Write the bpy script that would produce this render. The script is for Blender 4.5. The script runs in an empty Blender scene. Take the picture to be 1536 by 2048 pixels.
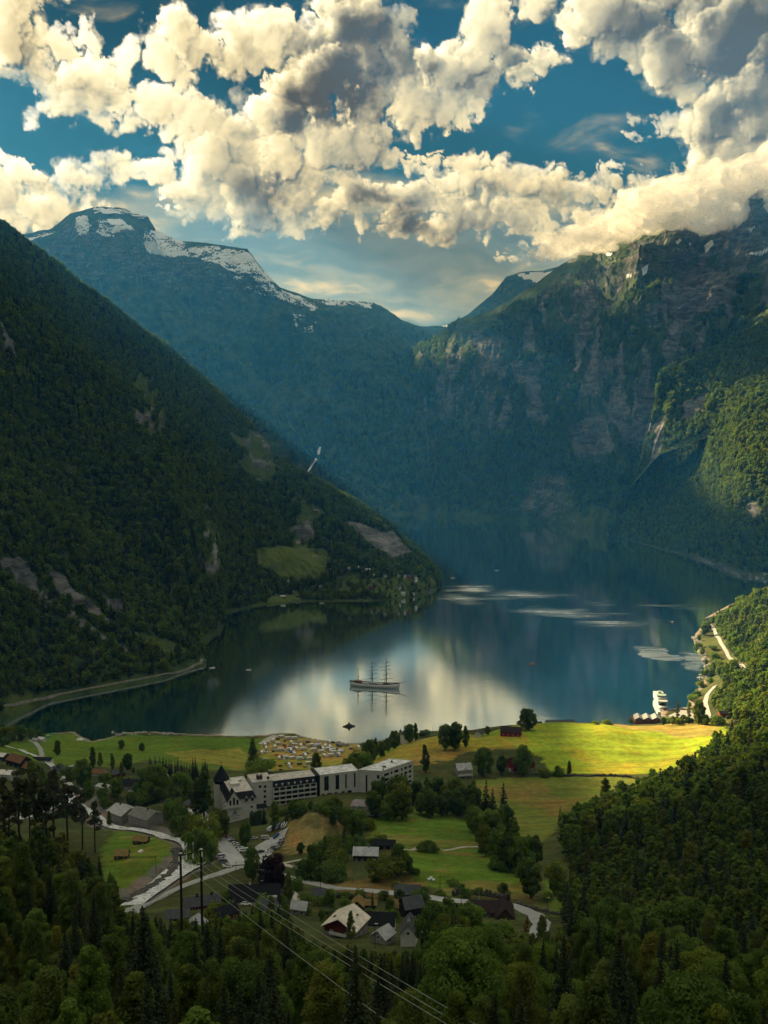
import bpy, bmesh, math, random
import numpy as np
from math import radians, sin, cos, tan, atan, atan2, asin, pi, sqrt
from mathutils import Vector, Matrix, Euler

SC = bpy.context.scene
COL = SC.collection
R = random.Random(11)
RN = np.random.RandomState(7)

# ---------------------------------------------------------------- camera
PW, PH, FPX = 1536.0, 2048.0, 1967.0
CAMZ = 320.0
PITCH = atan(154.0 / FPX)
cam_d = bpy.data.cameras.new("camera")
cam = bpy.data.objects.new("camera", cam_d)
COL.objects.link(cam)
cam.location = (0, 0, CAMZ)
cam.rotation_euler = (pi / 2 - PITCH, 0, 0)
cam_d.sensor_fit = 'VERTICAL'
cam_d.angle = 2 * atan(PH / 2 / FPX)
cam_d.clip_start = 0.5
cam_d.clip_end = 60000
SC.camera = cam
cP, sP = cos(PITCH), sin(PITCH)

def ray(px, py):
    """direction through a photo pixel, scaled so that it runs 1 m along +Y"""
    a = (px - PW / 2) / FPX; b = (PH / 2 - py) / FPX
    dy = cP + b * sP
    return a / dy, (-sP + b * cP) / dy

def atD(px, py, D):
    a, t = ray(px, py)
    return (a * D, D, CAMZ + t * D)

def atZ(px, py, z=0.0):
    a, t = ray(px, py)
    D = (z - CAMZ) / t
    return (a * D, D, z)

def proj(x, y, z):
    """photo pixel of world points (numpy)"""
    dx, dy, dz = x, y, z - CAMZ
    f = dy * cP - dz * sP
    u = dy * sP + dz * cP
    f = np.where(f < 0.1, 0.1, f)
    return PW / 2 + FPX * dx / f, PH / 2 - FPX * u / f

# ---------------------------------------------------------------- light
SUN_AZ, SUN_EL = radians(-46), radians(27)        # measured from +Y, negative = to the left
S_DIR = Vector((sin(SUN_AZ) * cos(SUN_EL), cos(SUN_AZ) * cos(SUN_EL), sin(SUN_EL)))
sun_d = bpy.data.lights.new("sun", 'SUN')
sun_d.energy = 5.0
sun_d.angle = radians(0.9)
sun_d.color = (1.0, 0.84, 0.56)
sun = bpy.data.objects.new("sun", sun_d)
COL.objects.link(sun)
sun.rotation_euler = (-S_DIR).to_track_quat('-Z', 'Y').to_euler()

SC.view_settings.view_transform = 'Standard'
SC.view_settings.look = 'None'
SC.view_settings.exposure = 1.5
SC.view_settings.gamma = 1
SC.view_settings.use_curve_mapping = False
SC.render.engine = 'CYCLES'
cy = SC.cycles
cy.use_denoising = True
try:
    cy.denoiser = 'OPENIMAGEDENOISE'
    cy.denoising_input_passes = 'RGB_ALBEDO_NORMAL'
except Exception:
    pass
cy.max_bounces = 5; cy.diffuse_bounces = 2; cy.glossy_bounces = 3
cy.transmission_bounces = 3; cy.volume_bounces = 0; cy.transparent_max_bounces = 8
cy.sample_clamp_indirect = 4.0

# ---------------------------------------------------------------- small node toolkit
def lin(r, g, b):
    f = lambda c: (c / 255 / 12.92) if c / 255 <= 0.04045 else ((c / 255 + 0.055) / 1.055) ** 2.4
    return (f(r), f(g), f(b), 1.0)

class NT:
    def __init__(self, tree): self.t = tree; self.n = tree.nodes; self.l = tree.links
    def node(self, typ, **kw):
        nd = self.n.new(typ)
        for k, v in kw.items(): setattr(nd, k, v)
        return nd
    def put(self, sock, v):
        if isinstance(v, bpy.types.NodeSocket): self.l.new(v, sock)
        elif v is not None: sock.default_value = v
    def math(self, op, a, b=None, c=None, clamp=False):
        nd = self.node('ShaderNodeMath', operation=op, use_clamp=clamp)
        self.put(nd.inputs[0], a)
        if b is not None: self.put(nd.inputs[1], b)
        if c is not None: self.put(nd.inputs[2], c)
        return nd.outputs[0]
    def vmath(self, op, a, b=None, s=None):
        nd = self.node('ShaderNodeVectorMath', operation=op)
        self.put(nd.inputs[0], a)
        if b is not None: self.put(nd.inputs[1], b)
        if s is not None: self.put(nd.inputs['Scale'], s)
        return nd.outputs['Value'] if op in ('LENGTH', 'DOT_PRODUCT', 'DISTANCE') else nd.outputs[0]
    def mix(self, f, a, b, blend='MIX'):
        nd = self.node('ShaderNodeMix', data_type='RGBA', blend_type=blend)
        self.put(nd.inputs['Factor'], f); self.put(nd.inputs['A'], a) if False else None
        self.put(nd.inputs[6], a); self.put(nd.inputs[7], b)
        return nd.outputs[2]
    def step(self, v, lo, hi, a=0.0, b=1.0, smooth=True):
        nd = self.node('ShaderNodeMapRange', interpolation_type='SMOOTHSTEP' if smooth else 'LINEAR')
        self.put(nd.inputs['Value'], v)
        nd.inputs['From Min'].default_value = lo; nd.inputs['From Max'].default_value = hi
        nd.inputs['To Min'].default_value = a; nd.inputs['To Max'].default_value = b
        return nd.outputs[0]
    def noise(self, vec, scale, detail=3.0, rough=0.5, out=0, dist=0.0):
        nd = self.node('ShaderNodeTexNoise')
        if vec is not None: self.put(nd.inputs['Vector'], vec)
        nd.inputs['Scale'].default_value = scale; nd.inputs['Detail'].default_value = detail
        nd.inputs['Roughness'].default_value = rough; nd.inputs['Distortion'].default_value = dist
        return nd.outputs[out]
    def xyz(self, x=0.0, y=0.0, z=0.0):
        nd = self.node('ShaderNodeCombineXYZ')
        self.put(nd.inputs[0], x); self.put(nd.inputs[1], y); self.put(nd.inputs[2], z)
        return nd.outputs[0]
    def sep(self, v):
        nd = self.node('ShaderNodeSeparateXYZ'); self.put(nd.inputs[0], v)
        return nd.outputs

# ---------------------------------------------------------------- sky: clear air with broken, back-lit cumulus
def azel(px, py):
    a, t = ray(px, py)
    v = Vector((a, 1, t)).normalized()
    return atan2(v.x, v.y), asin(v.z)

# (px, py, rx, ry, turn in degrees, weight): where the cumulus heaps stand, given by their bearing in the photograph
CLOUDS = [
    (10,60,110,120,0,1.1),(30,-40,110,90,0,1.0),(165,120,120,85,0,.95),(150,195,120,65,0,1.),(255,205,130,60,5,.95),(350,195,100,50,15,.75),
    (345,90,95,85,0,.85),(450,95,120,85,0,.9),(550,70,95,80,0,.85),(60,125,60,60,0,.6),
    (690,50,115,105,0,1.25),(740,110,110,110,0,1.0),(640,170,140,130,0,1.25),(560,220,110,120,0,1.1),(560,320,130,100,0,1.05),(680,280,140,100,0,1.1),
    (790,120,70,120,30,.8),(700,-40,60,60,0,.7),
    (860,170,120,110,0,1.1),(960,120,120,90,-20,1.1),(1010,50,110,80,-25,1.1),(900,225,120,60,10,.8),(1080,160,80,75,10,.95),(990,190,80,55,0,.8),
    (1200,40,170,110,0,1.15),(1330,90,170,110,0,1.2),(1470,60,170,150,0,1.3),(1300,-60,300,100,0,1.0),
    (1440,230,130,130,0,1.2),(1500,320,150,130,0,1.2),(1420,330,100,80,0,.9),(1600,200,200,300,0,1.1),
    (60,350,170,60,0,1.05),(180,340,130,55,0,1.0),(290,330,75,60,0,1.0),(390,270,75,70,0,1.05),(440,330,120,110,0,1.15),(330,400,230,70,0,1.0),(500,400,150,110,0,1.1),
    (60,420,200,70,0,.9),(-60,390,200,80,0,1.0),
    (640,390,150,70,0,.8),(760,370,160,60,-5,1.0),(930,365,200,60,0,1.1),(1080,370,160,60,4,1.1),(1180,385,90,45,0,.9),(870,425,330,60,0,1.0),(1000,450,200,45,0,.8),
    (850,305,110,26,8,.65),(970,302,45,32,0,.75),(1265,258,75,30,-6,.62),(1225,338,75,26,0,.7),(1105,318,40,14,0,.55),(1190,190,45,20,30,.42),
    (1300,390,85,50,-15,1.1),(1220,440,110,50,-25,1.1),(1130,488,90,38,-10,.9),(1040,522,40,20,0,.5),(1400,420,160,80,-20,1.2),
    (275,95,30,90,8,-.7),(425,185,80,32,0,-.75),(120,285,260,38,0,-.9),(290,285,60,50,0,-.5),(800,345,70,24,0,-.8),(650,385,50,18,0,-.7),(440,5,160,30,0,-.8),(870,20,60,60,30,-.8),(130,30,90,40,0,-.6),(860,70,40,60,30,-.5),(1150,180,90,90,0,-.8),(1000,280,130,45,0,-.6),(20,175,60,30,0,-.5),
    (455,215,50,40,20,-.5),(735,330,40,30,0,-.5),(1120,250,170,70,0,-.5),(1300,190,60,60,0,-.5),(1240,400,40,30,0,-.5),(395,20,100,40,0,-.5),(600,20,40,40,0,-.4),(530,190,30,40,30,-.35),(830,90,30,60,20,-.5),(1060,40,30,30,0,-.3),
]
STRATUS = [(720,480,520,110,0,1.),(300,520,500,120,0,.9),(900,560,420,110,0,.8),(1150,480,300,80,0,.6)]
DARKS = [
    (700,65,85,75,0,1.2),(655,120,75,90,0,1.1),(620,190,90,50,10,1.1),(690,180,90,55,0,1.0),(180,185,60,28,0,.7),(470,400,110,70,0,.6),(560,400,80,60,0,.35),(620,230,60,40,0,.6),
    (1075,80,70,32,-25,1.1),(1020,150,60,30,-40,.9),(855,140,45,38,0,.9),(960,170,60,40,0,.4),(1440,50,170,80,0,.9),(1330,50,120,40,0,.45),(1530,110,110,80,0,.7),
    (1440,260,50,90,-20,1.0),(1500,200,40,60,0,.7),(960,385,240,30,0,.62),(1130,388,100,24,0,.5),(830,432,170,32,5,.75),(700,400,110,50,0,.4),(760,380,120,30,0,.6),
    (950,440,150,34,0,.4),(680,450,200,40,0,.45),(250,420,150,40,0,.35),(60,400,130,35,0,.35),(1520,390,90,60,0,.5),(720,30,50,40,0,.6),(800,100,40,60,30,.7),
]

CLOUD_K = 0.52
world = bpy.data.worlds.new("World")
SC.world = world
world.use_nodes = True
wt = NT(world.node_tree)
wt.n.clear()
tc = wt.node('ShaderNodeTexCoord')
dz = wt.sep(tc.outputs['Generated'])[2]
sky = wt.node('ShaderNodeTexSky', sky_type='NISHITA')
sky.sun_disc = False; sky.sun_elevation = SUN_EL; sky.sun_rotation = SUN_AZ
sky.altitude = 300; sky.air_density = 1.0; sky.dust_density = 0.3; sky.ozone_density = 3.0
SKY_K = 0.0175
skyc = wt.mix(1.0, sky.outputs[0], (.17, .52, .52, 1), "MULTIPLY")
skyc = wt.vmath('SCALE', skyc, s=SKY_K)
skyc = wt.vmath('SCALE', skyc, s=wt.step(dz, .12, .55, 1.05, .50))
# broken cloud round the rest of the sky
cv = wt.step(wt.noise(wt.vmath('MULTIPLY', tc.outputs['Generated'], (1, 1, 1.6)), 2.2, 4.0, .6), .40, .56)
skyc = wt.mix(wt.math('MULTIPLY', cv, wt.step(dz, .46, .60, .0, 1)), skyc, (.36, .36, .32, 1))
bg = wt.node('ShaderNodeBackground'); bg.inputs['Strength'].default_value = 1.0
wt.l.new(skyc, bg.inputs[0])
wo = wt.node('ShaderNodeOutputWorld'); wt.l.new(bg.outputs[0], wo.inputs[0])
world.cycles.sampling_method = 'MANUAL'
world.cycles.sample_map_resolution = 512

# ---------------------------------------------------------------- tagging
def tag(o, label=None, cat=None, group=None, kind=None):
    if label: o['label'] = label
    if cat: o['category'] = cat
    if group: o['group'] = group
    if kind: o['kind'] = kind
    return o

def empty(name, loc=(0, 0, 0), rz=0.0, label=None, cat=None, group=None):
    o = bpy.data.objects.new(name, None); COL.objects.link(o)
    o.location = loc; o.rotation_euler = (0, 0, rz); o.empty_display_size = .5
    return tag(o, label, cat, group)

def mesh_obj(name, me, parent=None, link=True):
    o = bpy.data.objects.new(name, me)
    if link: COL.objects.link(o)
    if parent: o.parent = parent
    return o

def np_mesh(name, verts, faces, mat=None, smooth=True, loops=4):
    """fast mesh from numpy arrays of verts and equal-sized faces"""
    me = bpy.data.meshes.new(name)
    verts = np.asarray(verts, dtype=np.float32); faces = np.asarray(faces, dtype=np.int32)
    n, m = len(verts), len(faces)
    k = faces.shape[1]
    me.vertices.add(n); me.vertices.foreach_set('co', verts.ravel())
    me.loops.add(m * k); me.loops.foreach_set('vertex_index', faces.ravel())
    me.polygons.add(m)
    me.polygons.foreach_set('loop_start', np.arange(0, m * k, k, dtype=np.int32))
    me.polygons.foreach_set('loop_total', np.full(m, k, dtype=np.int32))
    me.polygons.foreach_set('use_smooth', np.full(m, smooth))
    me.update(calc_edges=True)
    if mat: me.materials.append(mat)
    return me

def grid_faces(nr, nc):
    i = np.arange(nr * nc).reshape(nr, nc)
    return np.stack([i[:-1, :-1], i[:-1, 1:], i[1:, 1:], i[1:, :-1]], -1).reshape(-1, 4)

def vcol(me, col, name='tint'):
    a = me.attributes.new(name, 'FLOAT_COLOR', 'POINT')
    c = np.ones((len(me.vertices), 4), np.float32); c[:, :col.shape[-1]] = col.reshape(-1, col.shape[-1])
    a.data.foreach_set('color', c.ravel())

# ---------------------------------------------------------------- numpy noise
def _h(ix, iy, s):
    n = (ix * 374761393 + iy * 668265263 + s * 1442695041) & 0xffffffff
    n = ((n ^ (n >> 13)) * 1274126177) & 0xffffffff
    return ((n ^ (n >> 16)) & 0xffff) / 65535.0

def vnoise(x, y, s=0):
    ix = np.floor(x).astype(np.int64); iy = np.floor(y).astype(np.int64)
    fx = x - ix; fy = y - iy
    fx = fx * fx * fx * (fx * (fx * 6 - 15) + 10); fy = fy * fy * fy * (fy * (fy * 6 - 15) + 10)
    a = _h(ix, iy, s); b = _h(ix + 1, iy, s); c = _h(ix, iy + 1, s); d_ = _h(ix + 1, iy + 1, s)
    return (a + (b - a) * fx) * (1 - fy) + (c + (d_ - c) * fx) * fy

def fbm(x, y, octv=5, s=0, rough=.5):
    t_, a, n = 0, 1, 0
    for k in range(octv):
        t_ = t_ + a * (vnoise(x, y, s + k * 17) * 2 - 1); n += a
        x, y = x * 2.03 + 13.7, y * 2.03 - 7.1; a *= rough
    return t_ / n

def ridged(x, y, octv=5, s=0, rough=.5):
    t_, a, n = 0, 1, 0
    for k in range(octv):
        t_ = t_ + a * (1 - np.abs(vnoise(x, y, s + k * 17) * 2 - 1)); n += a
        x, y = x * 2.03 + 3.7, y * 2.03 - 9.1; a *= rough
    return t_ / n

def sstep(v, a, b):
    t_ = np.clip((v - a) / (b - a), 0, 1); return t_ * t_ * (3 - 2 * t_)

def in_poly(px, py, poly):
    px = np.asarray(px, float); py = np.asarray(py, float)
    r = np.zeros(px.shape, bool); n = len(poly); j = n - 1
    for i in range(n):
        xi, yi = poly[i]; xj, yj = poly[j]
        if yi != yj:
            c = ((yi > py) != (yj > py)) & (px < (xj - xi) * (py - yi) / (yj - yi) + xi)
            r ^= c
        j = i
    return r

def seg_dist(px, py, pts, closed=False):
    best = np.full(np.shape(px), 1e9)
    n = len(pts)
    for i in range(n if closed else n - 1):
        ax, ay = pts[i][:2]; bx, by = pts[(i + 1) % n][:2]
        vx, vy = bx - ax, by - ay
        L = vx * vx + vy * vy + 1e-9
        t_ = np.clip(((px - ax) * vx + (py - ay) * vy) / L, 0, 1)
        best = np.minimum(best, np.hypot(px - ax - t_ * vx, py - ay - t_ * vy))
    return best

def poly_sd(px, py, poly):
    d_ = seg_dist(px, py, poly, True)
    return np.where(in_poly(px, py, poly), d_, -d_)

def spline(pts, n):
    """smooth polyline through control points, n samples, by chord length"""
    P_ = np.asarray(pts, float)
    s_ = np.concatenate([[0], np.cumsum(np.linalg.norm(np.diff(P_, axis=0), axis=1))])
    u = np.linspace(0, s_[-1], n)
    lin_ = np.stack([np.interp(u, s_, P_[:, k]) for k in range(P_.shape[1])], 1)
    k = max(1, n // (len(pts) * 4))
    if k > 1:
        ker = np.hanning(2 * k + 1)[1:-1]; ker /= ker.sum(); h = len(ker) // 2
        pad = np.concatenate([2 * lin_[:1] - lin_[h:0:-1], lin_, 2 * lin_[-1:] - lin_[-2:-h - 2:-1]])
        lin_ = np.stack([np.convolve(pad[:, q], ker, 'valid') for q in range(P_.shape[1])], 1)
    return lin_

# ---------------------------------------------------------------- the cumulus itself: a far vault of cloud, built once on a grid of bearings
def blobs(A, E, lst, k=1.18):
    t_ = np.zeros_like(A)
    for (px, py, rx, ry, rot, w) in lst:
        a0, e0 = azel(px, py); c_, s_ = cos(radians(-rot)), sin(radians(-rot))
        u = ((A - a0) * c_ + (E - e0) * s_) / (rx / FPX * k); v = (-(A - a0) * s_ + (E - e0) * c_) / (ry / FPX * k)
        t_ += w * np.clip(1 - np.sqrt(u * u + v * v), 0, 1)
    return t_
def billow(x, y, octv, s, rough=.55):
    t_, a, n = 0, 1, 0
    for k in range(octv):
        t_ = t_ + a * np.abs(vnoise(x, y, s + k * 13) * 2 - 1); n += a
        x, y = x * 2.07 + 4.1 + .3 * y, y * 2.07 - 8.3 - .3 * x; a *= rough
    return t_ / n
def axis(lo, hi, a, b_, fine, coarse):
    return np.concatenate([np.linspace(lo, a, max(2, int((a - lo) / coarse)))[:-1], np.linspace(a, b_, int((b_ - a) / fine)), np.linspace(b_, hi, max(2, int((hi - b_) / coarse)))[1:]])
rd_ = radians
ax_a = axis(rd_(-64), rd_(35), rd_(-22), rd_(22), rd_(.052), rd_(.22))
ax_e = axis(rd_(-1), rd_(46), rd_(5.5), rd_(25.5), rd_(.052), rd_(.22))
SA, SE = np.meshgrid(ax_a, ax_e)
# every heap is a pile of puffs, each puff carrying smaller ones on its rim; HT is how far the pile bulges towards us
HT = np.full_like(SA, -.02)
wa = fbm(SA * 18, SE * 18, 4, 201) * .020 + fbm(SA * 75, SE * 75, 5, 203, .62) * .0100
we = fbm(SA * 18, SE * 18, 4, 205) * .018 + fbm(SA * 75, SE * 75, 5, 207, .62) * .0090
SAw, SEw = SA + wa, SE + we
def puff_at(a0, e0, r, z0=0.0):
    i0, i1 = np.searchsorted(ax_a, [a0 - r - .022, a0 + r + .022]); j0, j1 = np.searchsorted(ax_e, [e0 - r - .022, e0 + r + .022])
    if i1 - i0 < 2 or j1 - j0 < 2: return
    d2 = (SAw[j0:j1, i0:i1] - a0) ** 2 + ((SEw[j0:j1, i0:i1] - e0) * 1.08) ** 2
    q = 1 - d2 / (r * r)
    hh = np.where(q > 0, r * np.sqrt(np.maximum(q, 0)) + z0 * np.clip(q * 2.5, 0, 1), np.maximum(q, -2.5) * .008)
    W_ = HT[j0:j1, i0:i1]; np.maximum(W_, hh, out=W_)
rp = np.random.RandomState(5)
POS = [c for c in CLOUDS if c[5] > 0]; NEG = [c for c in CLOUDS if c[5] < 0]
def in_gap(px, py):
    for (gx_, gy_, rx, ry, rot, w) in NEG:
        c_, s_ = cos(radians(rot)), sin(radians(rot)); u = ((px - gx_) * c_ + (py - gy_) * s_) / rx; v = (-(px - gx_) * s_ + (py - gy_) * c_) / ry
        if u * u + v * v < .75: return True
    return False
for (px, py, rx, ry, rot, w) in POS:
    rr = min(rx, ry); n_ = int(10 + 9 * rx * ry / (rr * rr))
    wisp = w < .72
    for k in range(n_):
        th = rp.uniform(0, 6.283); d_ = rp.uniform(0, 1) ** .55
        u, v = cos(th) * d_ * rx * .86, sin(th) * d_ * ry * .86
        if v > 0: v *= .75
        c_, s_ = cos(radians(rot)), sin(radians(rot))
        qx, qy = px + u * c_ - v * s_, py + u * s_ + v * c_
        if in_gap(qx, qy): continue
        r = rr * rp.uniform(.26, .50) * (1 - .50 * d_) * (.62 if wisp else 1.0)
        a0, e0 = azel(qx, qy); r0 = r / FPX
        puff_at(a0, e0, r0, (1 - d_) * rr / FPX * .35)
        for q in range(7):
            t1 = rp.uniform(-.6, 3.75); r1 = r * rp.uniform(.22, .45)
            x1, y1 = qx + cos(t1) * r * .85, qy - sin(t1) * r * .85
            if in_gap(x1, y1): continue
            a1, e1 = azel(x1, y1); puff_at(a1, e1, r1 / FPX, (1 - d_) * rr / FPX * .3)
            for q2 in range(3):
                t2 = rp.uniform(0, 6.283); a2, e2 = azel(x1 + cos(t2) * r1 * .8, y1 - sin(t2) * r1 * .8); puff_at(a2, e2, r1 * rp.uniform(.3, .5) / FPX, (1 - d_) * rr / FPX * .3)
fin_ = fbm(SA * 55, SE * 60, 6, 231, .62)
fld = HT / .020 + fin_ * .85 + fbm(SA * 22, SE * 24, 4, 233, .6) * .35 - .12
hgt = np.maximum(HT, -.002) / .020 + fin_ * .16
side_ = np.maximum(sstep(np.abs(SA), rd_(23), rd_(29)), sstep(SE, rd_(27), rd_(33)))
fld = fld * (1 - side_) + (fbm(SA * 7, SE * 9, 8, 251, .58) * 3.2 + .1) * side_
alpha_ = sstep(fld, -.46, .50 + .65 * sstep(fbm(SA * 8, SE * 8, 2, 299), -.1, .5))
# the layer hangs about 3 km over the fjord, and its unseen part left of frame is shaped to shade all but the LIT places (metres on the ground, along the sun)
CLZ = 3320.0
RSKY = np.minimum((CLZ - CAMZ) / np.sin(np.maximum(SE, .02)), 26000.0)
SX, SY, SZ_ = RSKY * np.sin(SA) * np.cos(SE), RSKY * np.cos(SA) * np.cos(SE), RSKY * np.sin(SE) + CAMZ
kx, ky = S_DIR.x / S_DIR.z, S_DIR.y / S_DIR.z
QX, QY = SX - kx * SZ_, SY - ky * SZ_
QXn = QX + fbm(SX / 260, SY / 260, 4, 301) * 60; QYn = QY + fbm(SX / 260, SY / 260, 4, 303) * 60
LIT = [[(70, 655), (320, 672), (560, 730), (740, 850), (1000, 1300), (1100, 1750), (900, 1900), (-200, 2300), (-900, 2300), (-900, 1400), (-100, 1080), (-105, 930), (-40, 880), (60, 870)],
       [(1060, 2260), (1180, 2130), (1700, 1900), (2500, 1900), (2300, 2600), (1700, 2850), (1330, 2780), (1120, 2480)]]
op = np.full_like(SA, -1e9)
for poly in LIT: op = np.maximum(op, poly_sd(QXn, QYn, poly))
cov_ = 1 - sstep(op, -30, 30)
cov_ = np.maximum(cov_ * (1 - .22 * sstep(-QY + 700, -160, 0) * (QY > 430)), 0)
wside = sstep(-SA, rd_(21.6), rd_(23.0))
alpha_ = alpha_ * (1 - wside) + np.maximum(cov_, sstep(QY, 3000, 3600) * sstep(fld, -.1, .4)) * wside
fld = fld * (1 - wside) + (alpha_ * .9 + .2 * fld) * wside
# light reaching each place from the upper left, marched through the cloud
from_idx = lambda arr, v: np.interp(v, arr, np.arange(len(arr)))
def sample(Z, A, E):
    fx = np.clip(from_idx(ax_a, A), 0, Z.shape[1] - 1.001); fy = np.clip(from_idx(ax_e, E), 0, Z.shape[0] - 1.001)
    ix, iy = fx.astype(int), fy.astype(int); fx -= ix; fy -= iy
    return (Z[iy, ix] * (1 - fx) + Z[iy, ix + 1] * fx) * (1 - fy) + (Z[iy + 1, ix] * (1 - fx) + Z[iy + 1, ix + 1] * fx) * fy
tau = np.zeros_like(fld); dpos = np.clip(fld * .6, 0, 1.2)
for k in range(1, 9):
    q = k * .0048 * (1 + .12 * k)
    tau += sample(dpos, SA - q * .75, SE + q * .66) * .0048 * (1 + .24 * k)
wd = fbm(SA * 30, SE * 34, 6, 261, .6); we_ = fbm(SA * 30, SE * 34, 6, 263, .6)
dkf = np.clip(blobs(SA + wd * .022 + fbm(SA * 9, SE * 9, 2, 265) * .02, SE + we_ * .022, DARKS, 1.25), 0, 1.1)
def slope_(dst): return np.clip((hgt - sample(hgt, SA - dst * .8, SE + dst * .6)) , -1.2, 1.2)
relief = slope_(.0030) * .50 + slope_(.0075) * .38 + slope_(.018) * .26
core = sstep(fld, .25, 1.2)
rim = (1 - sstep(fld, .10, .60))
puf = .45 - billow(SA * 30, SE * 34, 5, 321, .55)
nzd = fbm(SA * 20, SE * 23, 5, 277, .6)
lum_ = .34 + .24 * np.exp(-tau * 12) + relief * .36 + rim * .17 - dkf * (.20 + .20 * core + .30 * nzd) + dkf * (relief * .30 + puf * .55) - .12 * sstep(fld, 1.0, 2.6) + nzd * .16
gl_ = np.clip(1 - np.hypot(SA - azel(-60, 320)[0], SE - azel(-60, 320)[1]) / .40, 0, 1)
lum_ = lum_ + gl_ * .24
lum_ = lum_ - .10 * sstep(SE, azel(768, 330)[1], azel(768, 520)[1]) * (1 - gl_)
stops = [0, .20, .40, .60, .80, 1.0]
cols = np.array([lin(70, 62, 48)[:3], lin(104, 95, 76)[:3], lin(156, 149, 124)[:3], lin(208, 197, 160)[:3], lin(242, 232, 200)[:3], lin(255, 252, 240)[:3]])
ccol = np.stack([np.interp(lum_, stops, cols[:, k]) for k in range(3)], -1)
# layered grey cloud over the far pass
sn_ = fbm(SA * 8 + fbm(SA * 9, SE * 30, 3, 291) * .3, SE * 34 + fbm(SA * 14, SE * 20, 3, 293) * .55, 6, 295, .55) * .8 + fbm(SA * 22, SE * 40, 6, 297, .6) * .25
sband = blobs(SA, SE, STRATUS)
sal = sstep(sband + sn_ * .35, .05, .45) * .96
k_ = np.clip(.45 + sn_ * .9 + .25 * np.clip(1 - np.hypot((SA - azel(575, 580)[0]), (SE - azel(575, 580)[1]) * 2.2) / .07, 0, 1) + .15 * np.clip(1 - np.abs(SE - azel(0, 560)[1]) / .03, 0, 1), 0, 1)
scol = np.stack([np.interp(k_, [0, .45, .7, 1], [lin(*c_)[q] for c_ in ((78, 92, 98), (104, 114, 112), (144, 144, 126), (238, 210, 146))]) for q in range(3)], -1)
hzn = 1 - sstep(SE, rd_(4), rd_(10.5))
sal = np.maximum(sal, hzn * .9)
scol = scol * (1 - hzn[..., None] * .30) + np.array(lin(140, 150, 142)[:3]) * hzn[..., None] * .30
aa = alpha_ + sal * (1 - alpha_)
cc = (ccol * alpha_[..., None] + scol * (sal * (1 - alpha_))[..., None]) / np.maximum(aa, 1e-4)[..., None]
edge = sstep(rd_(35) - SA, 0, rd_(4)) * sstep(SA + rd_(64), 0, rd_(4)) * sstep(rd_(46) - SE, 0, rd_(4))
aa = aa * edge
sv_ = np.stack([SX, SY, SZ_], -1)
M_sky = bpy.data.materials.new("evening_cloud"); M_sky.use_nodes = True
t = NT(M_sky.node_tree); t.n.clear()
at = t.node('ShaderNodeAttribute'); at.attribute_name = 'tint'
em = t.node('ShaderNodeEmission'); t.l.new(at.outputs['Color'], em.inputs[0]); em.inputs[1].default_value = CLOUD_K
tr = t.node('ShaderNodeBsdfTransparent')
ms = t.node('ShaderNodeMixShader'); t.l.new(at.outputs['Alpha'], ms.inputs[0]); t.l.new(tr.outputs[0], ms.inputs[1]); t.l.new(em.outputs[0], ms.inputs[2])
mo = t.node('ShaderNodeOutputMaterial'); t.l.new(ms.outputs[0], mo.inputs['Surface'])
M_sky.cycles.emission_sampling = 'NONE'
skm = np_mesh("sky", sv_.reshape(-1, 3), grid_faces(*SA.shape)[:, ::-1], M_sky)
vcol(skm, np.concatenate([cc, aa[..., None]], -1))
tag(mesh_obj("sky", skm), "cream and grey evening cumulus in a deep teal sky", "sky", kind='structure')
# ================================================================ LAND
SHORE_PX = [(0,1452),(30,1462),(70,1470),(110,1466),(150,1463),(165,1474),(185,1482),(215,1476),(250,1465),(300,1463),(350,1466),(420,1470),(480,1472),(535,1470),
            (548,1466),(590,1466),(612,1474),(650,1481),(700,1486),(745,1484),(800,1470),(860,1462),(950,1462),(1040,1460),(1100,1460),(1160,1456),(1240,1452),(1285,1447),(1322,1440),
            (1322,1419),(1385,1413),(1378,1402),(1384,1392),(1400,1374),(1415,1345),(1408,1318),(1398,1296),(1388,1272),(1400,1257),(1422,1244),(1455,1226)]
SHORE = [atZ(*p)[:2] for p in SHORE_PX]
SHORE_L = [(-900, 1000), (-620, 1080), (-500, 1125)]
SHORE_R = [(560, 1700), (660, 1850), (1100, 2050), (1500, 2000)]
LAND = SHORE_L + SHORE + SHORE_R + [(1500, -400), (-900, -400)]

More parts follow.
